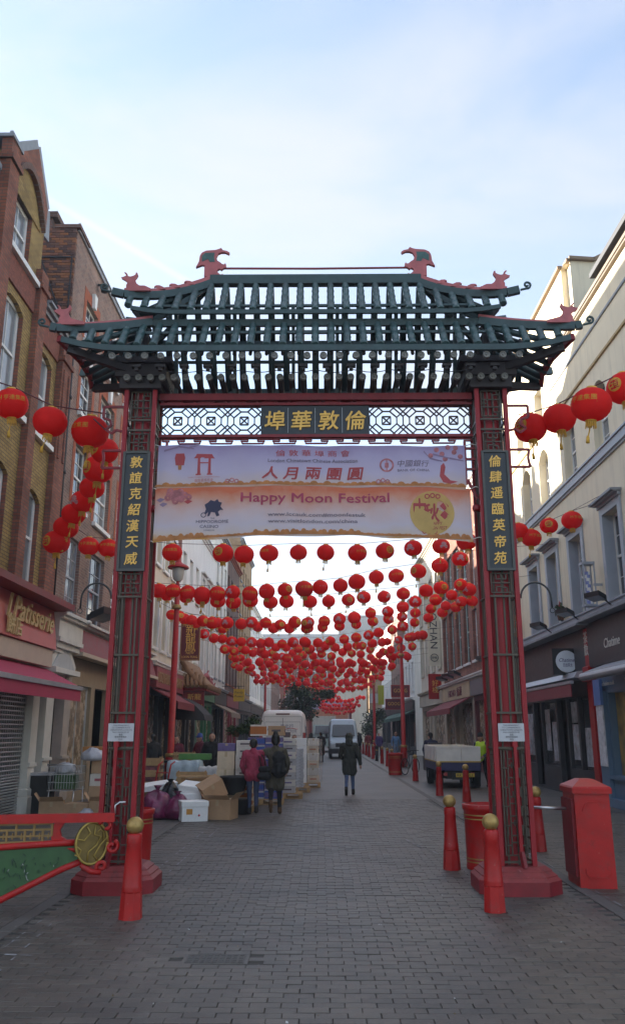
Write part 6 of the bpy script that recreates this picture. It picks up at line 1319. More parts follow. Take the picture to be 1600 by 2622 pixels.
def van(name, label, loc, rz, paint, W=2.0, H=2.72, L=6.2, cat='van'):
    """high roofed panel van, nose towards -Y in its own frame; the shell is lofted from rounded sections"""
    t = thing(name, label, cat, (0, 0, 0)); b = MB(); b.smooth = True
    secs = [(-L / 2, .42, .95, .84), (-L / 2 + .05, .35, 1.08, .93), (-L / 2 + .5, .32, 1.24, .97), (-L / 2 + .95, .32, 1.40, .985), (-L / 2 + 1.35, .32, 2.0, .985), (-L / 2 + 1.75, .32, H - .12, .99), (-L / 2 + 2.2, .32, H, 1.), (0, .32, H, 1), (L / 2 - .35, .32, H - .01, 1), (L / 2 - .06, .34, H - .07, .985), (L / 2, .40, H - .2, .955)]
    k = 28
    for (y, zb, zt, wf) in secs:
        for i in range(k):
            a = 2 * PI * i / k; ca, sa = math.cos(a), math.sin(a); e = .24
            u = math.copysign(abs(ca) ** e, ca); v = math.copysign(abs(sa) ** e, sa); z = (zb + zt) / 2 + v * (zt - zb) / 2
            wid = W / 2 * wf * (1 - .085 * max(0, (z - 1.15) / (H - 1.15)) ** 1.3); b.v.append((u * wid, y, z))
    for s_ in range(len(secs) - 1):
        for i in range(k): j = (i + 1) % k; b.face([s_ * k + i, (s_ + 1) * k + i, (s_ + 1) * k + j, s_ * k + j])
    b.smooth = False; b.face(list(range(k))); b.face([(len(secs) - 1) * k + i for i in range(k)][::-1]); b.build('body', paint, t)
    yf = -L / 2
    # windscreen, side glass, grille, lamps, bumpers, mirrors
    q = MB(); pts = []
    q.poly([(-.82, yf + .985, 1.46), (.82, yf + .985, 1.46), (.74, yf + 1.42, 2.12), (-.74, yf + 1.42, 2.12)]); q.poly([(-.74, yf + 1.42, 2.12), (.74, yf + 1.42, 2.12), (.70, yf + 1.52, 2.24), (-.70, yf + 1.52, 2.24)]); q.xf(Matrix.Translation((0, -.045, .03))); q.build('windscreen', glass, t)
    for s_ in (-1, 1):
        q = MB(); X = s_ * (W / 2 + .004); q.poly([(X * .985, yf + 1.15, 1.35), (X * .985, yf + 2.1, 1.35), (X * .95, yf + 2.1, 2.0), (X * .95, yf + 1.45, 2.0)]); q.build('side_window', glass, t)
        q = MB(); q.poly([(X * .993, .1, 1.40), (X * .993, L / 2 - .5, 1.40), (X * .955, L / 2 - .55, 2.05), (X * .955, .1, 2.05)]); q.build('side_window', glass, t)
        q = MB(); q.box(min(X, X + s_ * .03), max(X, X + s_ * .03), yf + 1.0, L / 2 - .2, .62, .76); q.build('rub_strip', plasticb, t)
        m_ = MB(); m_.bx((X + s_ * .16, yf + 1.25, 1.5), (.2, .1, .36)); m_.bar((X, yf + 1.25, 1.4), (X + s_ * .14, yf + 1.25, 1.45), .05); m_.build('mirror', plasticb, t)
        h = MB(); h.prism([(s_ * .93, yf + .18, .86), (s_ * .56, yf - .0, .86), (s_ * .60, yf + .06, 1.03), (s_ * .93, yf + .32, 1.16)], (0, -.06, 0)); h.build('headlight', M('lamp_clear', (.5, .5, .5), .15, var=.2, vs=12), t)
        h = MB(); h.box(s_ * .93 - .06, s_ * .93 + .06, L / 2 - .04, L / 2 + .012, .85, 1.75); h.build('tail_light', M('tail_red', (.35, .02, .02), .3, var=.1), t)
        wheel(t, s_ * (W / 2 - .12), yf + 1.05, .35); wheel(t, s_ * (W / 2 - .12), L / 2 - 1.25, .35)
    g = MB(); [g.box(-.5, .5, yf - .03, yf + .02, .80 + .06 * i, .83 + .06 * i) for i in range(4)]; g.box(-.55, .55, yf - .02, yf + .03, .77, 1.03); g.build('grille', plasticb, t); MB().lathe([(0, .02), (.09, .02), (.1, 0)], (0, 0, 0), 16, caps=False).xf(Matrix.Translation((0, yf - .03, .93)) @ Matrix.Rotation(PI / 2, 4, 'X')).build('badge', chrome, t)
    g = MB(); g.box(-W / 2 + .03, W / 2 - .03, yf - .08, yf + .3, .34, .68, bev=.05); g.build('bumper', plasticb, t); bx(-.26, .26, yf - .095, yf - .075, .48, .59).build('number_plate', M('plate_white', (.62, .62, .6), .4, var=0), t)
    r_ = L / 2
    g = MB(); g.box(-W / 2 + .02, W / 2 - .02, r_ - .1, r_ + .10, .34, .56, bev=.04); g.build('bumper', plasticb, t)
    g = MB(); g.box(-.012, .012, r_ - .01, r_ + .006, .6, H - .35); [g.bar((a, r_ + .002, c), (d, r_ + .002, e), .014) for a, c, d, e in ((-.88, .62, -.82, H - .3), (.88, .62, .82, H - .3), (-.82, H - .3, .82, H - .3), (-.78, 1.62, .78, 1.62), (-.76, 2.2, .76, 2.2), (-.78, 1.62, -.76, 2.2), (.78, 1.62, .76, 2.2))]; setp(g.build('door_seams', M('seam_grey', (.2, .2, .2), .6, var=0), t), kind='stuff')
    bx(-.3, .3, r_ - .06, r_ + .01, H - .22, H - .16).build('brake_light', M('tail_dark', (.12, .02, .02), .4, var=0), t); bx(-.26, .26, r_ + .0, r_ + .02, .62, .73).build('number_plate', M('plate_yellow', (.6, .42, .04), .4, var=0), t)
    t.location = loc; t.rotation_euler = (0, 0, rz); return t
vw = van('delivery_van', 'dirty white high roofed van parked with its rear doors towards the pallets', (-1.62, 40.1, 0), PI, M('van_white', (.74, .72, .70), .35, var=.1, vs=1.2, coat=.3))
bd = vw
k = MB(); text('南北行', .2, None, None, (.18, -3.106, 2.02), 'F', .004, width=.55, mb=k); text('食品貿易公司', .14, None, None, (.28, -3.106, 1.82), 'F', .004, width=.62, mb=k); text('南北', .14, None, None, (-.28, -3.106, 1.9), 'F', .004, mb=k); k.xf(Matrix.Rotation(PI, 4, 'Z')); k.build('lettering', M('van_ink', (.16, .14, .22), .5, var=0), bd)
k = MB(); text('N', .26, None, None, (-.56, -3.106, 1.93), 'F', .004, shear=.3, mb=k); k.xf(Matrix.Rotation(PI, 4, 'Z')); k.build('lettering', M('van_blue', (.05, .07, .3), .5, var=0), bd)
k = MB(); k.tube([(-.05 + .07 * i, -3.104, 1.92 - .02 * math.sin(i * .8)) for i in range(11)], .012, 5); k.tube([(-.04, -3.104, 1.72), (.0, -3.104, 1.66), (.05, -3.104, 1.68)], .012, 5); k.xf(Matrix.Rotation(PI, 4, 'Z')); k.build('red_swoosh', M('van_red', (.5, .04, .04), .5, var=0), bd)
van('minibus_van', 'silver grey van with dark windscreen driving towards the gate', (1.6, 61.8, 0), 0, M('van_silver', (.36, .42, .46), .3, metal=.25, var=.06, vs=1.5, coat=.4), W=2.02, H=2.66)
# far lorry, black cab and a red white market stall behind them
t = thing('box_lorry', 'small pale green and white box lorry facing the gate far down the street', 'lorry', (.35, 80, 0))
b = MB(); b.box(-.75, 1.45, 80.0, 85, .7, 3.2); b.build('box_body', offw, t); b = MB(); b.prism([(-.65, 78.2, .5), (-.65, 80, .5), (-.65, 80, 2.4), (-.65, 78.7, 2.4), (-.65, 78.25, 1.5)], (2.0, 0, 0)); b.build('cab', M('lorry_mint', (.42, .52, .50), .4, var=.05), t); b = MB(); b.poly([(-.5, 78.25, 1.55), (1.2, 78.25, 1.55), (1.15, 78.64, 2.28), (-.45, 78.64, 2.28)]); b.xf(Matrix.Translation((0, -.03, .02))); b.build('windscreen', glass, t)
for x in (-.55, 1.25): wheel(t, x, 79, .4); wheel(t, x, 83.6, .4)
t = thing('black_taxi', 'black taxi cab parked far behind the silver van', 'taxi', (2.9, 92, 0)); b = MB(); b.prism([(2.0, 90, .3), (2.0, 94.4, .3), (2.0, 94.4, 1.0), (2.0, 93.6, 1.75), (2.0, 91.6, 1.75), (2.0, 91.0, 1.1), (2.0, 90, .95)], (1.75, 0, 0)); b.build('body', black, t); b = MB(); b.poly([(2.15, 90.98, 1.12), (3.6, 90.98, 1.12), (3.5, 91.57, 1.7), (2.25, 91.57, 1.7)]); b.xf(Matrix.Translation((0, -.03, 0))); b.build('windscreen', glass, t); [wheel(t, x, y, .32) for x in (2.1, 3.65) for y in (90.8, 93.6)]
for s_ in (2.25, 3.5): bx(s_ - .12, s_ + .12, 89.96, 90.02, .65, .82).build('headlight', MATS['lamp_clear'], t)
t = thing('street_arch', 'distant gate banner in lilac and orange over the far end of the street', 'banner', (.9, 128, 0)); bx(-1.2, 4.2, 128, 128.1, 5.0, 6.2).build('upper_cloth', M('far_lilac', (.42, .38, .54), .8, var=.1), t); bx(-1.2, 4.2, 128, 128.1, 3.6, 4.98).build('lower_cloth', M('far_orange', (.55, .24, .14), .8, var=.2), t); [bx(x - .2, x + .2, 127.9, 128.2, 0, 6.6).build('post', redd, t) for x in (-1.5, 4.5)]

# electric cart with drop sides
t = thing('electric_cart', 'flatbed electric cart with white drop sides and navy skirt, rear to the gate', 'cart', (4.6, 29.8, 0)); x0, x1, y0, y1 = 3.80, 5.25, 28.4, 31.6
cw = M('cart_white', (.74, .71, .66), .5, var=.12, vs=3)
for (a, c) in ((x0, 4.62), (4.63, x1)): b = bx(a, c, y0, y0 + .05, .86, 1.32).build('tailboard', cw, t); k = MB(); k.box(a, c, y0 - .015, y0, 1.28, 1.32); k.box(a, a + .03, y0 - .015, y0, .86, 1.28); k.box(c - .03, c, y0 - .015, y0, .86, 1.28); k.build('rail', cw, b)
for x in (x0, x1 - .05): b = bx(x, x + .05, y0 + .06, y1, .86, 1.32).build('side_board', cw, t); k = MB(); [k.box(x - .02, x, y, y + .05, .86, 1.32) for y in (28.6, 29.4, 30.2, 31.0)]; k.build('rail', cw, b)
bx(x0, x1, y1 - .05, y1, .86, 1.34).build('headboard', cw, t); bx(x0, x1, y0, y1, .82, .855).build('deck', M('cart_yellow', (.5, .33, .05), .5), t)
b = MB(); b.box(x0 + .02, x1 - .02, y0 + .01, y1, .56, .815); b.build('skirt', M('cart_navy', (.03, .028, .10), .5, var=.2), t); b = MB(); b.box(x0 + .3, x1 - .3, y0 + .1, y1, .30, .56); b.box(x0 + .5, x1 - .5, y0 + .0, y0 + .2, .28, .5); b.bar((x0 + .1, y0 + .55, .35), (x1 - .1, y0 + .55, .35), .1); b.build('chassis', plasticb, t)
for x in (x0 + .14, x1 - .14): wheel(t, x, 28.95, .34); wheel(t, x, 31.2, .34)
pl_ = bx(4.42, 5.02, y0 - .02, y0 + .0, .36, .48).build('number_plate', MATS['plate_yellow'], t); text('RK53 ULE', .12, black, pl_, (4.72, y0 - .024, .42), 'F', .002, width=.52)
for x in (x0 + .28, x1 - .28): bx(x - .06, x + .06, y0 - .01, y0 + .03, .4, .5).build('tail_light', MATS['tail_red'], t)
b = MB(); b.box(3.9, 5.3, 32.0, 32.9, .4, .9); b.box(4.0, 4.5, 31.9, 32.2, .9, 1.4); b.bar((4.3, 32.6, .9), (4.25, 32.9, 1.35), .04); b.build('cab', M('cart_dark', (.05, .04, .05), .5), t)
# bicycle
t = thing('bicycle', 'black bicycle leaning by the red litter bin along the bollard row', 'bicycle', (3.85, 37.5, 0), group=None)
a = Vector((3.62, 37.2, .34)); c = Vector((4.16, 37.95, .34)); d = (c - a).normalized(); up_ = Vector((0, 0, 1))
for q in (a, c):
    b = MB(); b.tube([tuple(q + d * .33 * math.cos(u) + up_ * .33 * math.sin(u)) for u in [2 * PI * i / 22 for i in range(23)]], .02, 6, caps=False); w_ = b.build('wheel', tyre, t); b = MB(); [b.bar(q, q + d * .32 * math.cos(u) + up_ * .32 * math.sin(u), .005) for u in [2 * PI * i / 10 for i in range(10)]]; b.build('spokes', chrome, w_, kind='stuff')
b = MB(); st = a + d * .38 + up_ * .5; bb = a + d * .42 + up_ * -.06; hd = c - d * .18 + up_ * .5; [b.tube([p, q], .018, 6) for p, q in ((a, bb), (a, st), (bb, st), (bb, hd), (st, hd), (hd, c), (hd, hd + up_ * .16))]; b.build('frame', black, t)
b = MB(); sd_ = st + up_ * .12; b.bx(tuple(sd_), (.16, .24, .06)); b.bar(st, sd_, .03); b.build('saddle', black, t); b = MB(); hb = hd + up_ * .16; pr = d.cross(up_); b.tube([hb - pr * .28, hb - d * .05, hb + pr * .28], .015, 6); b.build('handlebar', iron, t)

# ---------------------------------------------------------------- trees and pot plants
leafm = [M('leaf_dark', (.022, .040, .018), .6, var=.4, vs=3), M('leaf_mid', (.04, .07, .022), .6, var=.4, vs=3), M('leaf_light', (.075, .11, .03), .6, var=.4, vs=3)]
def crown(blobs, n, s0, s1):
    b = MB()
    for (cx, cy, cz, r, rz) in blobs:
        for i in range(n):
            v = Vector((random.gauss(0, 1), random.gauss(0, 1), random.gauss(0, 1))).normalized(); f = random.uniform(.45, 1.08)
            p = Vector((cx + v.x * r * f, cy + v.y * r * f, cz + v.z * rz * f)); a = Vector((random.gauss(0, 1), random.gauss(0, 1), random.gauss(0, .6))).normalized(); c = a.cross(Vector((random.gauss(0, 1), random.gauss(0, 1), random.gauss(0, 1)))).normalized(); s_ = random.uniform(s0, s1)
            b.cur = random.choice((0, 0, 1, 1, 2)); b.poly([p - a * s_, p + c * s_ * .5, p + a * s_, p - c * s_ * .5])
    return b
t = thing('street_tree', 'dark green bushy tree rising behind the white van below the lanterns', 'tree', (-1.6, 72, 0))
b = MB(); b.tube([(-1.6, 72, 0), (-1.5, 72, 1.6), (-1.55, 72, 3), (-1.3, 72, 4.6)], [.2, .16, .13, .07], 8); [b.tube([(-1.55, 72, 2.4 + i * .4), (-1.5 + 1.1 * math.cos(i * 2.1), 72 + math.sin(i * 2.1), 3.6 + i * .4)], [.08, .03], 6) for i in range(5)]; b.build('trunk', M('bark', (.06, .045, .03), .9, var=.3, vs=12), t)
crown([(-1.6, 72, 4.3, 1.5, 1.3), (-2.6, 72, 3.8, 1.0, 1.0), (-.5, 72.3, 4.6, 1.1, .8), (.6, 72.5, 4.9, .7, .4), (-1.9, 71.5, 5.2, 1.0, .7), (-1.3, 72, 3.3, 1.2, .7)], 620, .06, .17).build('crown', leafm, t, kind='stuff')
t = thing('street_tree', 'slim dark conifer poking above the lanterns in mid street', 'tree', (-1.9, 90, 0)); b = MB(); b.tube([(-1.9, 90, 0), (-1.9, 90, 11.6)], [.14, .02], 6); b.build('trunk', MATS['bark'], t); crown([(-1.9, 90, 5 + i * .75, .95 - i * .09, .55) for i in range(9)], 170, .07, .17).build('crown', leafm, t, kind='stuff')
t = thing('street_tree', 'bushy green tree beside the bollards under the green awning', 'tree', (4.6, 76, 0)); b = MB(); b.tube([(4.6, 76, 0), (4.6, 76, 2.4)], [.1, .06], 6); b.build('trunk', MATS['bark'], t); crown([(4.6, 76, 2.6, 1.0, 1.1), (4.3, 75.8, 1.9, .7, .7), (5.2, 76, 3.2, .7, .6)], 480, .06, .15).build('crown', leafm, t, kind='stuff')
t = thing('potted_plant', 'leafy green pot plants on top of the stacked boxes', 'plant', (-2.0, 23.4, 1.66)); crown([(-2.35, 23.4, 1.82, .22, .14), (-2.1, 23.4, 1.86, .2, .14), (-1.85, 23.5, 2.0, .26, .24)], 260, .03, .07).build('foliage', leafm, t, kind='stuff'); b = MB(); [b.lathe([(.09, 0), (.13, .16)], (x, 23.4, 1.66), 10) for x in (-2.3, -1.86)]; setp(b.build('pots', M('pot_brown', (.16, .07, .04), .8), t), kind='stuff')
t = thing('potted_plant', 'small potted red and green plant on the cream house sill', 'plant', (XR - .2, 25.0, 5.05)); crown([(XR - .16, 25.0, 5.3, .16, .24)], 120, .04, .09).build('foliage', leafm, t, kind='stuff'); MB().lathe([(.08, 0), (.11, .14)], (XR - .16, 25, 5.03), 10).build('pot', MATS['pot_brown'], t); MB().lathe([(.03, .3), (.05, .42), (.0, .6)], (XR - .16, 25, 5.05), 8).build('flower', M('flower_red', (.4, .04, .05), .6), t)

# ---------------------------------------------------------------- goods, pallets and rubbish
def pallet(x, y, w_, d_, label, z=0., rz=0., grp='wooden pallets'):
    t = thing('pallet', label, 'pallet', (x, y, z), rz, group=grp)
    for i in range(5): yy = -d_ / 2 + d_ * i / 4.0; o = MB().box(-w_ / 2, w_ / 2, max(-d_ / 2, yy - .045), min(d_ / 2, yy + .045), .12, .142); o.v = [(p[0] + x, p[1] + y, p[2] + z) for p in o.v]; o.build('plank', wood, t)
    for xx in (-w_ / 2 + .05, 0, w_ / 2 - .05): o = MB().box(xx - .05, xx + .05, -d_ / 2, d_ / 2, .022, .12); o.v = [(p[0] + x, p[1] + y, p[2] + z) for p in o.v]; o.build('bearer', wood, t)
    for yy in (-d_ / 2 + .05, 0, d_ / 2 - .05): o = MB().box(-w_ / 2, w_ / 2, yy - .045, yy + .045, 0, .02); o.v = [(p[0] + x, p[1] + y, p[2] + z) for p in o.v]; o.build('plank', wood, t)
    return t
tapem = M('parcel_tape', (.45, .33, .2), .4, var=.1); printb = M('carton_print', (.12, .09, .10), .8, var=.1); printo = M('carton_orange', (.45, .15, .04), .8, var=.1); printp = M('carton_violet', (.16, .12, .26), .8, var=.25, vs=9); printbl = M('carton_blue', (.05, .09, .32), .7, var=.2)
def carton(x, y, z, w_, d_, h_, label, mat=card, rz=0., stripe=None, group=None, openflaps=False, tape=True, band=.3):
    t = thing('carton', label, 'box', (x, y, z), rz, group=group); n = ROOT[t.name].copy(); ROOT[t.name] = Vector()
    MB().box(-w_ / 2, w_ / 2, -d_ / 2, d_ / 2, 0, h_, bev=.006).build('shell', mat, t)
    if tape and not stripe: bx(-.03, .03, -d_ / 2 - .002, -d_ / 2, h_ * .7, h_ - .004).build('tape', tapem, t)
    if stripe:
        b = MB(); e = .002
        b.box(-w_ / 2 - e, w_ / 2 + e, -d_ / 2 - e, -d_ / 2, h_ * (.5 - band / 2), h_ * (.5 + band / 2)) if band > .5 else b.box(-w_ * .28, w_ * .28, -d_ / 2 - e, -d_ / 2, h_ * .4, h_ * .62)
        b.build('print', stripe, t); bx(w_ / 2, w_ / 2 + e, -d_ * .25, d_ * .25, h_ * .35, h_ * .6).build('print', stripe, t)
    if openflaps:
        b = MB(); b.prism([(-w_ / 2, -d_ / 2, h_), (w_ / 2, -d_ / 2, h_), (w_ / 2 - .02, -d_ / 2 - .16, h_ + .10), (-w_ / 2 + .02, -d_ / 2 - .16, h_ + .10)], (0, 0, .006)); b.prism([(w_ / 2, -d_ / 2, h_), (w_ / 2, d_ / 2, h_), (w_ / 2 + .13, d_ / 2, h_ + .14), (w_ / 2 + .13, -d_ / 2, h_ + .14)], (0, 0, .006)); b.prism([(-w_ / 2, -d_ / 2, h_), (-w_ / 2, d_ / 2, h_), (-w_ / 2 - .12, d_ / 2, h_ + .16), (-w_ / 2 - .12, -d_ / 2, h_ + .16)], (0, 0, .006)); b.build('flaps', mat, t); setp(t.children[-1], kind='stuff')
    return t
def stack(name, x, y, w_, d_, z0, n, h_, mats, stripes, lab, rz=0., jit=.015, grp=None, band=.3):
    for i in range(n):
        m = mats[i % len(mats)]; s_ = stripes[i % len(stripes)] if stripes else None
        carton(x + random.uniform(-jit, jit), y + random.uniform(-jit, jit), z0 + i * (h_ + .003), w_, d_, h_, '%s, %s box up' % (lab, nth(i + 1)), m, rz + random.uniform(-.03, .03), s_, group=grp, band=band)
whitec = M('white_carton', (.66, .61, .55), .8, var=.1); greyc = M('grey_carton', (.46, .44, .45), .8, var=.15)
pallet(-2.0, 20.35, .9, .8, 'wooden pallet under the tall carton stack beside the couple')
stack('c', -2.19, 20.35, .40, .5, .145, 3, .40, [cardl], None, 'tall tan carton of the plain stack behind the couple'); carton(-2.19, 20.35, 1.36, .4, .5, .17, 'dark printed carton on top of the plain tan stack', printp, 0, None)
stack('c', -1.77, 20.33, .40, .5, .145, 3, .155, [cardl], [printo], 'orange striped carton low in the white stack', band=.6); stack('c', -1.77, 20.33, .40, .5, .622, 6, .16, [whitec], [printb], 'white lettered carton above the orange ones')
pallet(-1.5, 22.6, 1.1, .9, 'wooden pallet under the violet carton stack')
stack('c', -1.66, 22.5, .44, .5, .145, 8, .185, [greyc, printp], [printbl], 'violet and grey carton behind the woman', band=.6); stack('c', -1.2, 22.5, .44, .5, .145, 8, .19, [printbl, greyc], [printp], 'blue printed carton in the stack behind the man', band=.6)
carton(-1.62, 22.5, 1.69, .42, .4, .28, 'pale carton with an orange panel on top of the violet stack', whitec, .05, printo, band=.7); carton(-1.14, 22.5, 1.70, .42, .4, .24, 'brown carton on top of the blue printed stack', card, -.04, printb)
pallet(-1.0, 24.6, 1.0, .9, 'wooden pallet in the middle of the goods row'); stack('c', -.92, 24.5, .46, .5, .145, 8, .18, [greyc, whitec], [printb, printp], 'grey carton amid the goods row'); carton(-1.02, 24.5, 1.61, .34, .4, .2, 'white carton with dark print topping the grey stack', whitec, 0, printb, band=.7)
pallet(-.72, 27.0, .8, .8, 'wooden pallet under the silver magazine bundles')
for i in range(13): carton(-.72 + random.uniform(-.015, .015), 26.95, .145 + i * .088, .38, .5, .084, 'flat silvery bundle before the foam boxes, %s from the ground' % nth(i + 1), M('silver_bundle', (.45, .45, .48), .5, var=.4, vs=14), random.uniform(-.04, .04), None, tape=False)
pallet(-.45, 29.3, .9, .8, 'wooden pallet under the white foam boxes')
for i in range(6): carton(-.66, 29.2, .145 + i * .24, .40, .5, .235, 'white foam box in the tall stack, %s up' % nth(i + 1), poly, random.uniform(-.02, .02), None, tape=False)
stack('c', -.24, 29.3, .38, .5, .145, 6, .235, [cardl, whitec], [printo, None], 'film wrapped carton at the end of the goods row')
t = thing('stretch_film', 'clear plastic film wound round the last carton stack', 'film', (-.24, 29.3, .15)); fm_ = bpy.data.materials.new('film'); fm_.use_nodes = True; b_ = fm_.node_tree.nodes['Principled BSDF']; b_.inputs['Base Color'].default_value = (.7, .7, .72, 1); b_.inputs['Alpha'].default_value = .22; b_.inputs['Roughness'].default_value = .15
b = MB(); b.lathe([(.305 + .012 * math.sin(z * 23), z) for z in [i * .1 for i in range(15)]], (-.24, 29.3, .15), 14, caps=False, smooth=False, wob=.02); b.build('film', fm_, t)
# rubbish by the lamp post
def foam(x, y, z, w_, d_, h_, label, rz=0., lab=True, tilt=None):
    t = thing('foam_box', label, 'foam box', (x, y, z), rz, group='white foam boxes'); ROOT[t.name] = Vector()
    MB().box(-w_ / 2, w_ / 2, -d_ / 2, d_ / 2, 0, h_ * .72, bev=.008).build('tray', poly, t); MB().box(-w_ / 2 - .012, w_ / 2 + .012, -d_ / 2 - .012, d_ / 2 + .012, h_ * .725, h_, bev=.012).build('lid', poly, t)
    if lab:
        bx(-w_ * .33, -w_ * .1, -d_ / 2 - .003, -d_ / 2, h_ * .35, h_ * .62).build('orange_label', M('label_orange', (.55, .25, .04), .6), t); b = MB(); b.lathe([(0, .003), (.022, .003), (.022, 0)], (0, 0, 0), 12, caps=False); b.xf(Matrix.Translation((w_ * .16, -d_ / 2, h_ * .3)) @ Matrix.Rotation(PI / 2, 4, 'X')); b.build('red_spot', M('label_red', (.45, .03, .05), .6), t)
    if tilt: t.rotation_euler = (tilt[0], tilt[1], rz)
    return t
foam(-2.66, 18.35, 0, .54, .42, .40, 'white foam box with orange label standing in front of the bags', .32); foam(-2.85, 19.05, .0, .5, .4, .50, 'taller white foam box just behind the labelled one', .1, False); foam(-2.8, 19.1, .5, .5, .4, .2, 'white foam tray tipped on top of the back box', -.2, False, tilt=(.2, .1)); foam(-3.75, 19.6, .55, .95, .6, .12, 'wide flat foam lid lying across the rubbish bags', .4, False, tilt=(.05, -.12))
def sack(x, y, z, r, h_, mat, label, knot=True, grp='tied rubbish bags'):
    t = thing('rubbish_bag', label, 'rubbish bag', (x, y, z), group=grp); b = MB(); k_ = 40; prof = [(.50, 0), (.82, .03), (.97, .10), (1.03, .2), (1.04, .32), (1.0, .44), (.92, .55), (.82, .65), (.68, .74), (.5, .83), (.33, .90), (.18, .95), (.10, .98)] if knot else [(.6, 0), (.95, .05), (1.05, .2), (1.0, .4), (.95, .55), (.8, .7), (.62, .8), (.45, .9), (.3, 1.0), (.2, 1.0), (.05, .9)]
    for (f, zz) in prof:
        for j in range(k_):
            a = 2 * PI * j / k_; q = Vector((math.cos(a) * f * 1.6 + x * 3, math.sin(a) * f * 1.6 + y * 3, zz * 2.4)); n_ = noise.noise(q * 1.1) * .20 + (1 - abs(noise.noise(q * 2.6)) * 2) * .075 + noise.noise(q * 6) * .04
            fold = .06 * math.sin(a * 11 + noise.noise(q) * 6) * max(0, (zz - .5) * 2) * (1 if knot else .5); rr = r * (f * (1 + n_) + fold * .6)
            b.v.append((x + rr * math.cos(a), y + rr * math.sin(a), z + max(0, zz * h_ * (1 + n_ * .5) + (n_ * .05 if zz > .1 else 0))))
    b.smooth = True
    for i in range(len(prof) - 1):
        for j in range(k_): j2 = (j + 1) % k_; b.face([i * k_ + j, i * k_ + j2, (i + 1) * k_ + j2, (i + 1) * k_ + j])
    b.build('bag', mat, t)
    if knot: b = MB(); b.lathe([(.05, .95 * h_), (.03, 1.0 * h_), (.05, 1.07 * h_), (.085, 1.12 * h_), (.07, 1.13 * h_)], (x, y, z), 11, wob=.45, caps=False); b.build('knot', mat, t)
    return t
pur = M('purple_bag', (.12, .016, .055), .3, var=.5, vs=5, bump=.9, bs=9, col2=(.24, .03, .11)); blk = M('black_bag', (.012, .013, .016), .28, var=.3, vs=6, bump=.9, bs=9); clr = M('pale_bag', (.42, .42, .46), .3, var=.15, bump=.8, bs=9)
sack(-3.5, 18.75, 0, .34, .60, pur, 'large purple rubbish bag by the litter bin pillar'); sack(-3.05, 18.7, 0, .29, .50, pur, 'smaller purple rubbish bag behind the labelled foam box'); sack(-3.28, 19.05, .25, .23, .48, blk, 'black knotted bag on top between the purple bags'); sack(-4.2, 19.4, 0, .34, .5, blk, 'low black rubbish bag beside the gate pillar'); sack(-2.35, 19.9, .2, .14, .5, pur, 'small purple bag squeezed behind the cartons', False)
carton(-2.12, 18.75, 0, .58, .5, .40, 'large open brown carton on the ground by the couple', card, -.25, None, openflaps=True); carton(-2.3, 19.0, .42, .5, .42, .38, 'brown carton tipped on its corner over the open one', card, .4, None).rotation_euler = (.25, -.5, .4); carton(-4.3, 20.2, .1, .6, .5, .5, 'brown carton leaning by the wooden crate', card, .3, None)
t = thing('plastic_tub', 'black plastic tub lying behind the tipped carton', 'tub', (-1.95, 19.75, .15)); b = MB(); b.lathe([(.22, 0), (.30, .34), (.34, .36), (.34, .40), (.29, .40), (.2, .04)], (-1.95, 19.8, .42), 18, caps=False); b.build('tub', plasticb, t); b = MB(); b.lathe([(.16, 0), (.2, .3), (.23, .32)], (-1.8, 19.75, 0), 16); b.build('lower_tub', plasticb, t)
t = pallet(-2.6, 21.0, 1.6, .8, 'broken wooden pallet lying flat across the tubs', z=.62)
def crate(x, y, z, w_, d_, h_, label, mat, rows_=3, rz=0., fill=None):
    t = thing('crate', label, 'crate', (x, y, z), rz); ROOT[t.name] = Vector()
    for (sx, sy) in ((-1, -1), (1, -1), (1, 1), (-1, 1)): bx(sx * w_ / 2 - .03 * (sx > 0), sx * w_ / 2 + .03 * (sx < 0), sy * d_ / 2 - .03 * (sy > 0), sy * d_ / 2 + .03 * (sy < 0), 0, h_).build('post', mat, t)
    for i in range(rows_):
        z0 = h_ * (i + .2) / rows_; z1 = z0 + h_ / rows_ * .6
        for s_ in (-1, 1): bx(-w_ / 2 - .01, w_ / 2 + .01, s_ * d_ / 2 + .006 * s_, s_ * d_ / 2 + .018 * s_, z0, z1).build('slat', mat, t); bx(s_ * w_ / 2 + .012 * s_, s_ * w_ / 2 + .024 * s_, -d_ / 2, d_ / 2, z0 + .002, z1 - .002).build('slat', mat, t)
    bx(-w_ / 2, w_ / 2, -d_ / 2, d_ / 2, .0, .02).build('floor_board', mat, t)
    if fill: bx(-w_ / 2 + .035, w_ / 2 - .035, -d_ / 2 + .035, d_ / 2 - .035, .02, h_ * .92).build('contents', fill, t)
    return t
crate(-4.75, 23.4, .0, .9, .8, 1.15, 'tall slatted wooden crate of blue packs behind the gate pillar', wood, 4, .1, M('blue_packs', (.10, .09, .22), .5, var=.9, vs=8, col2=(.4, .1, .12)))
crate(-4.6, 21.2, .0, .6, .5, .36, 'blue plastic crate on the ground by the pillar', M('crate_blue', (.03, .07, .22), .5, var=.15), 3, -.1); crate(-3.2, 21.6, .55, .7, .5, .3, 'low wooden fruit crate above the rubbish', wood, 2, .1)
t = thing('wrapped_pallet', 'pallet load covered with pale blue plastic sheeting', 'pallet load', (-3.55, 24.4, 0)); b = MB(); b.smooth = False; nx = 14
cv = M('blue_sheeting', (.42, .52, .58), .3, var=.25, vs=4, bump=.6, bs=7)
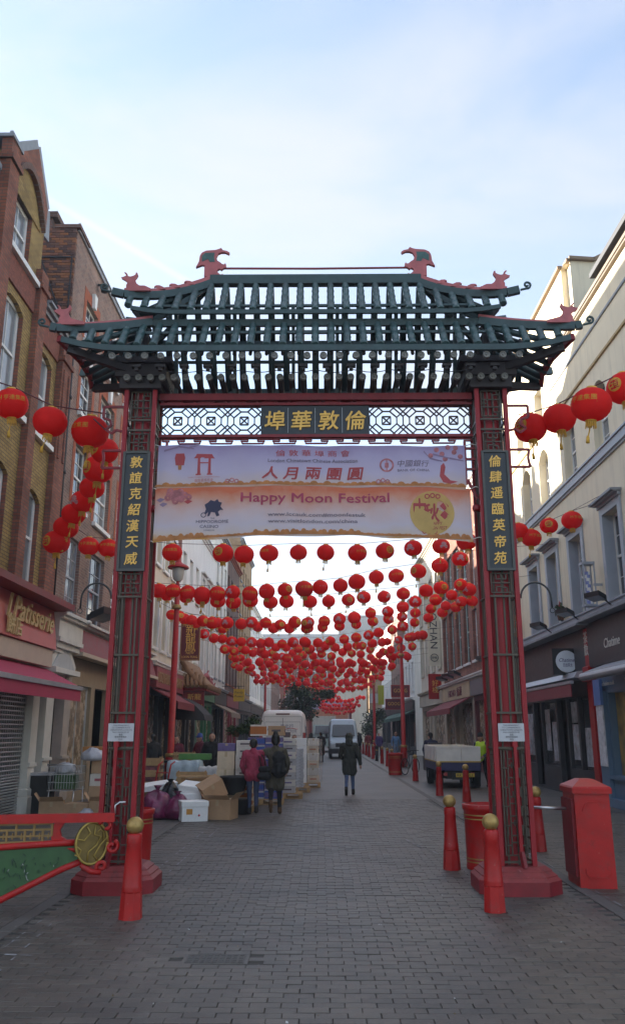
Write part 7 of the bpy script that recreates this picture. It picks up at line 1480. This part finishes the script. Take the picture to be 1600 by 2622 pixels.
def drape(x0, x1, y0, y1, h_):
    b = MB(); b.smooth = True; ring = []
    per = [(x0 + (x1 - x0) * i / 10, y0) for i in range(10)] + [(x1, y0 + (y1 - y0) * i / 8) for i in range(8)] + [(x1 - (x1 - x0) * i / 10, y1) for i in range(10)] + [(x0, y1 - (y1 - y0) * i / 8) for i in range(8)]
    cx, cy = (x0 + x1) / 2, (y0 + y1) / 2; n = len(per)
    for (f, z) in ((1.07, 0), (1.05, .2), (1.0, .6), (1.02, .85), (.97, 1.0), (.85, 1.03), (.4, 1.0), (.02, 1.01)):
        for i, (x, y) in enumerate(per): j = f + .025 * math.sin(i * 1.9 + f * 9); b.v.append((cx + (x - cx) * j, cy + (y - cy) * j, h_ * z + .02 * math.sin(i * 1.3 + z * 7)))
    for r_ in range(7):
        for i in range(n): j = (i + 1) % n; b.face([r_ * n + i, r_ * n + j, (r_ + 1) * n + j, (r_ + 1) * n + i])
    return b
drape(-4.25, -3.35, 24.0, 24.9, .98).build('sheeting', cv, t); drape(-3.35, -2.85, 23.8, 24.7, .82).build('sheeting', greyr, t)
carton(-3.6, 24.9, 1.02, .9, .4, .16, 'long green topped wooden tray on the sheeted load', M('tray_green', (.08, .22, .05), .6, var=.2), 0, None, tape=False)
t = thing('sack_truck', 'red sack truck leaning by the wooden crate', 'hand truck', (-4.3, 23, 0)); b = MB(); [b.tube([(-4.35 + d_, 22.6, .1), (-4.3 + d_, 22.8, .7), (-4.28 + d_, 22.95, .95), (-4.2 + d_, 23.05, 1.02)], .022, 6) for d_ in (0, .32)]; [b.bar((-4.33, 22.8, z), (-4.0, 22.8, z), .025) for z in (.4, .75)]; b.build('frame', red, t); [wheel(t, x, 22.65, .12, .05) for x in (-4.42, -3.95)]
# trolley, bags and cartons by the corbelled doorway
t = thing('shopping_trolley', 'wire shopping trolley full of rubbish outside the corbelled doorway', 'trolley', (-5.6, 19.3, 0)); x0, x1, y0, y1, z0, z1 = -5.95, -5.35, 18.95, 19.75, .55, 1.05
b = MB()
for i in range(11): x = x0 + (x1 - x0) * i / 10; [b.bar((x, y, z0), (x, y, z1), .008) for y in (y0, y1)]; b.bar((x, y0, z0), (x, y1, z0), .008)
for i in range(9): y = y0 + (y1 - y0) * i / 8; [b.bar((x, y, z0), (x, y, z1), .008) for x in (x0, x1)]
for z in (z0, z0 + .17, z0 + .34, z1): [b.bar(p, q, .011) for p, q in (((x0, y0, z), (x1, y0, z)), ((x0, y1, z), (x1, y1, z)), ((x0, y0, z), (x0, y1, z)), ((x1, y0, z), (x1, y1, z)))]
b.build('basket', steel, t, kind='stuff'); b = MB(); [b.tube([(x, y0 + .05, .55), (x, y0, .2), (x, y1, .15), (x, y1 - .05, .6)], .014, 6) for x in (x0 + .03, x1 - .03)]; b.tube([(x0, y0, z1), (x0, y0 - .1, z1 + .05), (x1, y0 - .1, z1 + .05), (x1, y0, z1)], .014, 6); b.build('frame', steel, t); [wheel(t, x, y, .07, .03) for x in (x0 + .03, x1 - .03) for y in (y0, y1)]
carton(-5.65, 19.35, .57, .42, .4, .3, 'green and brown carton inside the shopping trolley', M('carton_green', (.06, .12, .05), .7, var=.3), 0, None, tape=False); sack(-5.75, 19.5, .88, .22, .26, clr, 'pale plastic bag sticking out of the shopping trolley', False); sack(-5.25, 19.9, 1.15, .24, .28, clr, 'pale plastic bag piled beside the gate pillar', False)
carton(-5.75, 18.75, 0, .5, .42, .36, 'brown carton on the ground under the trolley', card, .2, None, openflaps=True); carton(-5.2, 18.8, 0, .55, .42, .32, 'wide brown carton beside the trolley', card, -.1, None); carton(-4.75, 18.9, 0, .45, .4, .36, 'brown carton nearest the gate pillar', card, .15, None, openflaps=True)
carton(-5.0, 20.0, .0, .55, .5, .6, 'tall brown carton behind the trolley', card, .1, None); carton(-5.0, 20.0, .6, .5, .4, .26, 'white carton with red and blue print behind the pillar', whitec, -.05, M('print_rb', (.4, .08, .1), .7, var=.5)); carton(-5.05, 20.1, .87, .5, .4, .3, 'brown carton topping the pile beside the pillar', card, .2, None); carton(-5.4, 20.6, 1.15, .5, .4, .3, 'orange brown crate behind the pale bags', M('carton_amber', (.45, .19, .05), .7, var=.2), .1, None)
sack(-4.95, 18.55, 0, .17, .22, clr, 'small pale bag by the carton nearest the pillar', False)
t = thing('wheelie_bin', 'dark wheelie bin with white bag beside the doorway', 'bin', (-6.15, 19.5, 0)); b = MB(); b.prism([(-6.38, 19.1, 0), (-5.98, 19.1, 0), (-5.94, 19.1, .85), (-6.42, 19.1, .85)], (0, .45, 0)); b.build('body', plasticb, t); bx(-6.44, -5.92, 19.06, 19.58, .86, .92).build('lid', clr, t); [wheel(t, x, 19.5, .09, .05) for x in (-6.36, -6.0)]
# trestle tables of the market stall on the left
t = thing('market_table', 'trestle table of dark crates in front of the supermarket', 'table', (-4.6, 27.5, 0)); bx(-5.6, -3.2, 26.9, 27.7, .86, .92).build('table_top', plasticb, t); [bx(x - .03, x + .03, 27.0, 27.6, 0, .86).build('leg', iron, t) for x in (-5.5, -4.4, -3.3)]
crate(-4.3, 27.3, .92, .6, .5, .26, 'pale crate on the market table beside the lamp post', wood, 2); crate(-3.6, 27.3, .92, .5, .5, .22, 'dark crate on the market table end', plasticb, 2)
t = thing('shop_canopy', 'dark scalloped canvas canopy over the market stall', 'canopy', (-5.6, 38, 2.6)); b = MB(); pr = [(XL + .1, 3.3), (XL + .6, 3.2), (XL + 1.1, 2.95), (XL + 1.55, 2.5), (XL + 1.62, 2.25)]; [b.poly([(p[0], 36.2, p[1]), (p[0], 39.0, p[1]), (q[0], 39.0, q[1]), (q[0], 36.2, q[1])]) for p, q in zip(pr, pr[1:])]; b.poly([(p[0], 36.2, p[1]) for p in pr] + [(XL + .1, 36.2, 2.3)]); b.build('canvas', cdark, t)
# ---------------------------------------------------------------- people
skin = M('skin', (.42, .24, .17), .55, var=.08, vs=12); hairm = M('dark_hair', (.012, .010, .009), .55, var=.3, vs=30)
def cm(name, c, **k): return M(name, c, .85, var=k.get('var', .25), vs=k.get('vs', 9), bump=.25, bs=60)
def capsule(b, p, q, r0, r1, k=10, sq=1.):
    p = Vector(p); q = Vector(q); d = q - p; L = d.length
    if L < 1e-5: d = Vector((0, 0, 1)); L = 1e-5
    d.normalize(); pts = []; rs = []
    for i in range(4): a = PI / 2 * i / 3.2; pts.append(p - d * r0 * math.cos(a)); rs.append(max(.003, r0 * math.sin(a)))
    for i in range(4): a = PI / 2 * (1 - i / 3.2); pts.append(q + d * r1 * math.cos(a)); rs.append(max(.003, r1 * math.sin(a))) if False else rs.append(max(.003, r1 * math.sin(a)))
    pts[4:] = [q + d * r1 * math.cos(PI / 2 * (1 - i / 3.2)) for i in range(4)]; rs[4:] = [max(.003, r1 * math.cos(PI / 2 * i / 3.2)) for i in range(4)]
    for i in range(4): a = PI / 2 * i / 3.2; pts[4 + i] = q + d * r1 * math.sin(a)
    b.tube(pts, rs, k)
def fuse(caps, voxel, mats, smooth=6, flat=1., crease=0.):
    """capsules (p, q, r0, r1, material, depth squash) fused into one continuous skin"""
    b = MB()
    for c in caps:
        n = len(b.v); capsule(b, *c[:4])
        if len(c) > 5:
            m = (Vector(c[0]) + Vector(c[1])) / 2
            for i in range(n, len(b.v)): x, y, z = b.v[i]; b.v[i] = (x, m.y + (y - m.y) * c[5], z)
    me = b.mesh('t', []); ob = bpy.data.objects.new('t', me); _ts.collection.objects.link(ob)
    r_ = ob.modifiers.new('r', 'REMESH'); r_.mode = 'VOXEL'; r_.voxel_size = voxel; s_ = ob.modifiers.new('s', 'SMOOTH'); s_.factor = .5; s_.iterations = smooth
    vl = _ts.view_layers[0]; vl.update(); o = bpy.data.meshes.new_from_object(ob.evaluated_get(vl.depsgraph)); bpy.data.objects.remove(ob); bpy.data.meshes.remove(me)
    if crease:                                     # cloth folds
        sd_ = Vector((random.random() * 9, random.random() * 9, 0)); co = [v.co.copy() for v in o.vertices]; no = [v.normal.copy() for v in o.vertices]
        for v, c_, n_ in zip(o.vertices, co, no):
            q = Vector((c_.x * 9, c_.y * 9, c_.z * 5 + c_.x * 6)) + sd_; v.co = c_ + n_ * crease * ((1 - 2.4 * abs(noise.noise(q))) * .6 + noise.noise(q * 2.3) * .5)
    for m in mats: o.materials.append(m)
    if len(mats) > 1:
        C_ = [(Vector(c[0]), Vector(c[1]) - Vector(c[0]), c[2], c[3], c[4]) for c in caps]; idx = []
        for f in o.polygons:
            p = f.center; best = 9; bi = 0
            for a, d, r0, r1, mi in C_:
                l2 = d.length_squared; t = max(0, min(1, (p - a).dot(d) / l2)) if l2 > 1e-9 else 0; q = (p - a - d * t).length - (r0 + (r1 - r0) * t)
                if q < best: best = q; bi = mi
            idx.append(bi)
        o.polygons.foreach_set('material_index', idx)
    o.polygons.foreach_set('use_smooth', [True] * len(o.polygons)); o.update(); return o
def person(label, loc, rz, h=1.75, legs=((.09, .10, .50), (.09, .16, .10), (-.09, -.12, .50), (-.09, -.36, .16)), arms=None, trousers=None, shoe=None, top=None, coat=None, coat_len=.8, hat=None, hair=True, hood=False, vest=None, vox=.02, lean=0., group=None, kneel=False, hatm=None, beanie=False, sleeves=True, bulk=1., long_hair=False, head_turn=0.):
    """a figure that faces +Y in its own frame; legs: (knee, ankle) of the right side, then of the left"""
    s_ = h / 1.75; rk, ra, lk, la = [Vector(v) for v in legs]
    arms = arms or ((.27, -.02, 1.12), (.25, .12, .88), (-.27, .02, 1.12), (-.25, -.08, .88)); re, rw, le, lw = [Vector(v) for v in arms]
    T, Sh, Tp, Sk = 0, 1, 2, 3
    pel = Vector((0, 0, .95)); ch = Vector((0, lean * .5, 1.28)); nk = Vector((0, lean, 1.47)); hd = Vector((0, lean + .02, 1.615)); rs = Vector((.18, lean * .8, 1.40)); ls = Vector((-.18, lean * .8, 1.40)); rh = Vector((.09, 0, .93)); lh = Vector((-.09, 0, .93))
    caps = [(pel + Vector((-.06, 0, 0)), pel + Vector((.06, 0, 0)), .115, .115, T, .85), (pel, ch, .13 * bulk, .155 * bulk, Tp, .78), (ch + Vector((-.08, 0, .06)), ch + Vector((.08, 0, .06)), .12, .12, Tp, .8), (ls, rs, .07, .07, Tp), (nk - Vector((0, 0, .06)), nk + Vector((0, .01, .06)), .055, .052, Sk),
            (rh, rk, .088, .062, T), (rk, ra, .06, .042, T), (lh, lk, .088, .062, T), (lk, la, .06, .042, T)]
    for a_, k_ in ((ra, rk), (la, lk)):
        sl = (a_ - k_).normalized(); toe = Vector((0, 1, 0)) if a_.z < .14 else Vector((0, .55, -.85)); heel = a_ + sl * .03
        caps += [(heel - toe * .03, heel + toe * .13 + Vector((0, 0, -.025)), .05, .042, Sh), (heel, a_ - sl * .06, .05, .05, Sh)]
    for S0, E0, W0, sg in ((rs, re, rw, 1), (ls, le, lw, -1)):
        caps += [(S0, E0, .06, .048, Tp if sleeves else Sk), (E0, W0, .046, .034, Tp if sleeves else Sk)]
        d = (W0 - E0).normalized(); sd_ = Vector((sg, 0, 0)) if abs(d.x) < .8 else Vector((0, 1, 0)); pm_ = W0 + d * .05
        caps.append((W0, W0 + d * .075, .03, .034, Sk))
        fwd = d.cross(sd_).normalized()
        for i, (o_, l_) in enumerate(((-.028, .07), (-.009, .082), (.010, .078), (.028, .062))): base_ = W0 + d * .085 + fwd * o_; caps.append((base_, base_ + d * l_ * .75 - sd_ * .012, .0105, .009, Sk))
        caps.append((W0 + d * .03 + fwd * .03, W0 + d * .085 + fwd * .062, .012, .010, Sk))
    ct, st_ = math.sin(head_turn), math.cos(head_turn); fv = Vector((ct, st_, 0)); sv = Vector((st_, -ct, 0))
    caps += [(hd + Vector((0, 0, -.015)), hd + Vector((0, 0, .045)), .086, .095, Sk), (hd + fv * .035 - Vector((0, 0, .07)), hd + fv * .03 - Vector((0, 0, .02)), .055, .07, Sk), (hd + fv * .095 + Vector((0, 0, .0)), hd + fv * .108 - Vector((0, 0, .03)), .010, .015, Sk), (hd + sv * .092, hd + sv * .094 - Vector((0, 0, .035)), .016, .012, Sk), (hd - sv * .092, hd - sv * .094 - Vector((0, 0, .035)), .016, .012, Sk)]
    caps = [(Vector(c[0]) * s_, Vector(c[1]) * s_, c[2] * s_, c[3] * s_) + tuple(c[4:]) for c in caps]
    o = add('person', fuse(caps, vox, [trousers, shoe, top, skin], 3, crease=.006), None); setp(o, label, 'person', group); ROOT[o.name] = Vector()
    def child(name, cs, mat, v=vox, sm=5):
        cs = [(Vector(c[0]) * s_, Vector(c[1]) * s_, c[2] * s_, c[3] * s_) + tuple(c[4:]) for c in cs]; return add(name, fuse(cs, v, [mat], sm, crease=.016 if name in ('coat', 'hi_vis_vest', 'hood') else .004), o)
    k = MB()
    for q in (1, -1): k.lathe([(0, -.012), (.012, 0), (0, .012)], tuple((hd + fv * .092 + sv * .034 * q + Vector((0, 0, .015))) * s_), 6, caps=False)
    add('eyes', k.mesh('eyes', hairm), o)
    k = MB(); m_ = (hd + fv * .089 - Vector((0, 0, .062))) * s_; k.bar(tuple(m_ - sv * .025), tuple(m_ + sv * .025), .012, .008); add('mouth', k.mesh('mouth', M('lip', (.25, .08, .07), .6, var=0)), o)
    if hair and not (hat or hood): child('hair', [(hd - fv * .018 + Vector((0, 0, .03)), hd - fv * .01 + Vector((0, 0, .055)), .098, .098, 0), (hd - fv * .05 - Vector((0, 0, .05)), hd - fv * .03, .06, .08, 0)] + ([(hd - fv * .06, hd - fv * .075 - Vector((0, 0, .16)), .085, .06, 0)] if long_hair else []), hairm)
    if hat:
        if beanie: child('knitted_hat', [(hd - fv * .008 + Vector((0, 0, .045)), hd - fv * .02 + Vector((0, 0, .10)), .112, .10, 0), (hd - fv * .03 + Vector((0, 0, .185)), hd - fv * .03 + Vector((0, 0, .20)), .06, .06, 0), (hd - fv * .05 - Vector((0, 0, .03)), hd - fv * .02 + Vector((0, 0, .03)), .07, .09, 0)], hat)
        else: child('cap', [(hd + Vector((0, 0, .06)), hd + Vector((0, 0, .075)), .105, .10, 0), (hd + fv * .09 + Vector((0, 0, .055)), hd + fv * .15 + Vector((0, 0, .04)), .03, .02, 0), (hd - fv * .06 - Vector((0, 0, .03)), hd - fv * .03 + Vector((0, 0, .03)), .06, .08, 0)], hat)
    if hood: child('hood', [(hd - fv * .02, hd - fv * .015 + Vector((0, 0, .05)), .112, .118, 0), (nk - fv * .04, nk - fv * .05 + Vector((0, 0, .06)), .12, .11, 0)], coat or top)
    if coat:
        b_ = .95 - coat_len * .5; cs = [(pel, ch, .165 * bulk, .18 * bulk, 0, .82), (ch + Vector((-.09, 0, .06)), ch + Vector((.09, 0, .06)), .138, .138, 0, .82), (ls, rs, .09, .09, 0), (pel + Vector((-.07, -.0, -.02)), Vector((-.085, (lk.y) * .25, b_)), .15 * bulk, .135 * bulk, 0), (pel + Vector((.07, 0, -.02)), Vector((.085, (rk.y) * .25, b_)), .15 * bulk, .135 * bulk, 0), (nk - Vector((0, .02, .06)), nk - Vector((0, .02, .0)), .10, .085, 0)]
        for S0, E0, W0 in ((rs, re, rw), (ls, le, lw)): cs += [(S0, E0, .085, .07, 0), (E0, E0 + (W0 - E0) * .92, .068, .052, 0)]
        child('coat', cs, coat)
    if vest: child('hi_vis_vest', [(pel + Vector((0, 0, .02)), ch, .155, .172, 0, .84), (ch + Vector((-.085, 0, .06)), ch + Vector((.085, 0, .06)), .132, .132, 0, .86), (ls * .8 + rs * .2, rs * .8 + ls * .2, .084, .084, 0)], vest)
    o.location = loc; o.rotation_euler = (0, 0, rz); return o
jean = cm('denim', (.09, .13, .24)); jeand = cm('dark_denim', (.045, .06, .12)); blkc = cm('black_cloth', (.016, .016, .018)); olive = cm('olive_coat', (.085, .074, .052)); parka = cm('black_parka', (.038, .040, .034)); pink = cm('pink_hoodie', (.33, .04, .08)); boot = cm('brown_boot', (.13, .07, .035)); dshoe = cm('dark_shoe', (.02, .016, .015)); shirt = cm('blue_shirt', (.12, .24, .44)); bluej = cm('pale_blue_trousers', (.16, .21, .3)); navyc = cm('navy_cloth', (.025, .028, .06)); hiv = M('hi_vis_yellow', (.50, .72, .03), .6, var=.08); brownc = cm('grey_brown_cloth', (.09, .08, .07)); maroonc = cm('maroon_cloth', (.13, .02, .04)); purp = cm('purple_cloth', (.07, .04, .14)); white_c = cm('white_cloth', (.5, .5, .5))
SIDE = (.29, .02, 1.13)
stand = ((.10, .01, .50), (.10, 0, .085), (-.10, .01, .50), (-.10, 0, .085))
person('woman in a pink hoodie and jeans walking arm in arm with the man', (-1.52, 19.6, 0), .05, 1.64, legs=((.08, .06, .50), (.09, -.06, .12), (-.08, .10, .50), (-.08, .13, .085)), arms=((.25, .10, 1.14), (.2, .26, 1.02), (-.27, .03, 1.13), (-.2, .17, .94)), trousers=jeand, shoe=dshoe, top=pink, coat=pink, coat_len=.14, hair=True, vox=.013)
person('man in an olive coat and black bobble hat with his arm round the woman', (-1.02, 19.7, 0), -.02, 1.70, legs=((.09, .06, .50), (.10, .12, .085), (-.09, -.10, .52), (-.07, -.40, .26)), arms=((.28, .04, 1.13), (.24, .17, .93), (-.36, -.08, 1.36), (-.58, -.14, 1.28)), trousers=blkc, shoe=boot, top=olive, coat=olive, coat_len=.62, hat=hairm, beanie=True, vox=.013)
person('man in a long black hooded parka and blue jeans walking away alone', (.86, 25.6, 0), -.04, 1.74, legs=((.09, .10, .50), (.10, .14, .085), (-.09, -.03, .50), (-.10, -.24, .16)), arms=((.29, -.05, 1.13), (.32, -.02, .86), (-.27, .08, 1.13), (-.20, .25, 1.02)), trousers=jean, shoe=dshoe, top=parka, coat=parka, coat_len=.56, hood=True, vox=.013)
person('worker in a yellow hi-vis vest and dark cap standing beside the cart', (5.46, 29.3, 0), PI - .5, 1.74, legs=((.10, .05, .50), (.12, .05, .085), (-.10, -.02, .50), (-.14, -.16, .09)), arms=((.27, .08, 1.13), (.16, .28, .98), (-.27, .06, 1.13), (-.15, .27, 1.0)), trousers=blkc, shoe=dshoe, top=navyc, hat=blkc, vest=hiv, vox=.016, lean=.05, head_turn=.3)
person('cart driver in a dark jacket and cap seen from behind', (4.25, 33.2, .0), .1, 1.74, legs=stand, trousers=navyc, shoe=dshoe, top=navyc, coat=navyc, coat_len=.3, hat=blkc, vox=.022)
person('bald man in a pale blue shirt walking towards the gate past the bin', (4.95, 56.5, 0), PI, 1.78, legs=((.09, .08, .50), (.09, .14, .085), (-.09, -.06, .50), (-.09, -.25, .14)), trousers=bluej, shoe=dshoe, top=shirt, hair=False, vox=.024)
person('man all in black standing in the road before the lorry', (.05, 52, 0), .6, 1.78, legs=stand, trousers=blkc, shoe=dshoe, top=blkc, coat=blkc, coat_len=.9, vox=.024); person('dark figure half hidden beside the goods row at the van', (-.55, 52.5, 0), 0, 1.72, legs=stand, trousers=blkc, shoe=dshoe, top=blkc, coat=brownc, coat_len=.5, vox=.024)
person('porter with dark hair bending behind the foam boxes', (-.95, 31.6, 0), PI, 1.68, legs=stand, trousers=blkc, shoe=dshoe, top=navyc, coat=navyc, coat_len=.3, vox=.022, lean=.1)
person('man in a black zipped jacket facing the street behind the goods', (-3.30, 26.2, 0), PI + .1, 1.76, legs=stand, trousers=jean, shoe=dshoe, top=blkc, coat=blkc, coat_len=.2, vox=.018)
person('stall keeper in a blue cap beside the man in the black jacket', (-3.95, 28.3, 0), 2.2, 1.72, legs=stand, trousers=blkc, shoe=dshoe, top=maroonc, coat=maroonc, coat_len=.2, hat=cm('blue_cap', (.04, .08, .3)), vox=.02, arms=((.27, .08, 1.13), (.16, .3, 1.0), (-.27, .06, 1.13), (-.15, .27, 1.0)))
person('stall keeper in dark maroon behind the market table', (-4.8, 28.6, 0), PI, 1.66, legs=stand, trousers=blkc, shoe=dshoe, top=maroonc, coat=maroonc, coat_len=.2, vox=.02, arms=((.27, .08, 1.13), (.16, .3, 1.0), (-.27, .06, 1.13), (-.15, .27, 1.0)))
person('figure in dark clothes behind the red lamp post', (-5.1, 26.2, 0), .8, 1.72, legs=stand, trousers=blkc, shoe=dshoe, top=brownc, coat=blkc, coat_len=.5, vox=.022)
person('passer-by in a purple jacket among the far bollards', (4.5, 66, 0), PI, 1.7, legs=stand, trousers=blkc, shoe=dshoe, top=purp, coat=purp, coat_len=.3, vox=.03); person('passer-by in a red jacket by the far lamp post', (4.0, 72, 0), 0, 1.72, legs=stand, trousers=blkc, shoe=dshoe, top=maroonc, coat=cm('red_cloth', (.25, .03, .03)), coat_len=.3, vox=.03); person('passer-by in black near the silver van', (3.3, 74, 0), 0, 1.74, legs=stand, trousers=blkc, shoe=dshoe, top=blkc, coat=blkc, coat_len=.5, vox=.03)
# bags they carry
def bag(name, label, cat, loc, caps, mat, strap=None):
    o = add(name, fuse(caps, .014, [mat], 4), None, loc); setp(o, label, cat); ROOT[o.name] = Vector()
    if strap: k = MB(); [k.tube(p, .012, 6) for p in strap]; add('strap', k.mesh('strap', mat), o)
    return o
bag('backpack', 'dark backpack on the back of the man in the olive coat', 'backpack', (-.93, 19.46, .85), [((-.07, 0, .08), (.07, 0, .08), .11, .11, 0), ((-.07, 0, .38), (.07, 0, .38), .09, .09, 0), ((0, 0, .08), (0, 0, .4), .15, .13, 0, .7), ((0, -.09, .1), (0, -.09, .2), .08, .08, 0)], blkc, [[(-.08, .02, .42), (-.09, .2, .56), (-.08, .33, .45)], [(.08, .02, .42), (.09, .2, .56), (.08, .33, .45)]])
bag('shoulder_bag', 'black shoulder bag hanging at the pink hoodie woman\'s side', 'bag', (-1.27, 19.42, .78), [((-.06, 0, .05), (.08, 0, .05), .09, .1, 0), ((-.05, 0, .2), (.07, 0, .2), .07, .08, 0)], blkc, [[(-.05, 0, .22), (-.1, .06, .45), (-.14, .14, .54)], [(.05, 0, .22), (-.0, .06, .45), (-.1, .14, .55)]])
bag('plastic_bag', 'pale plastic bag held by the worker in the yellow vest', 'bag', (5.27, 28.95, .82), [((0, 0, .03), (0, 0, .18), .08, .06, 0)], white_c)
bpy.data.scenes.remove(_ts)
# ---------------------------------------------------------------- put in to lift the dark tones: thin haze, one closed box round everything
hz = bpy.data.materials.new('added_haze'); hz.use_nodes = True; t_ = hz.node_tree; t_.nodes.clear()
o_ = t_.nodes.new('ShaderNodeOutputMaterial'); v_ = t_.nodes.new('ShaderNodeVolumePrincipled'); v_.inputs['Color'].default_value = (.93, .95, 1, 1); v_.inputs['Density'].default_value = .0014; v_.inputs['Anisotropy'].default_value = .2
t_.links.new(v_.outputs[0], o_.inputs['Volume'])
bx(-760, 760, -360, 1260, -1.1, 25).build('added_haze', hz, None, kind='stuff')
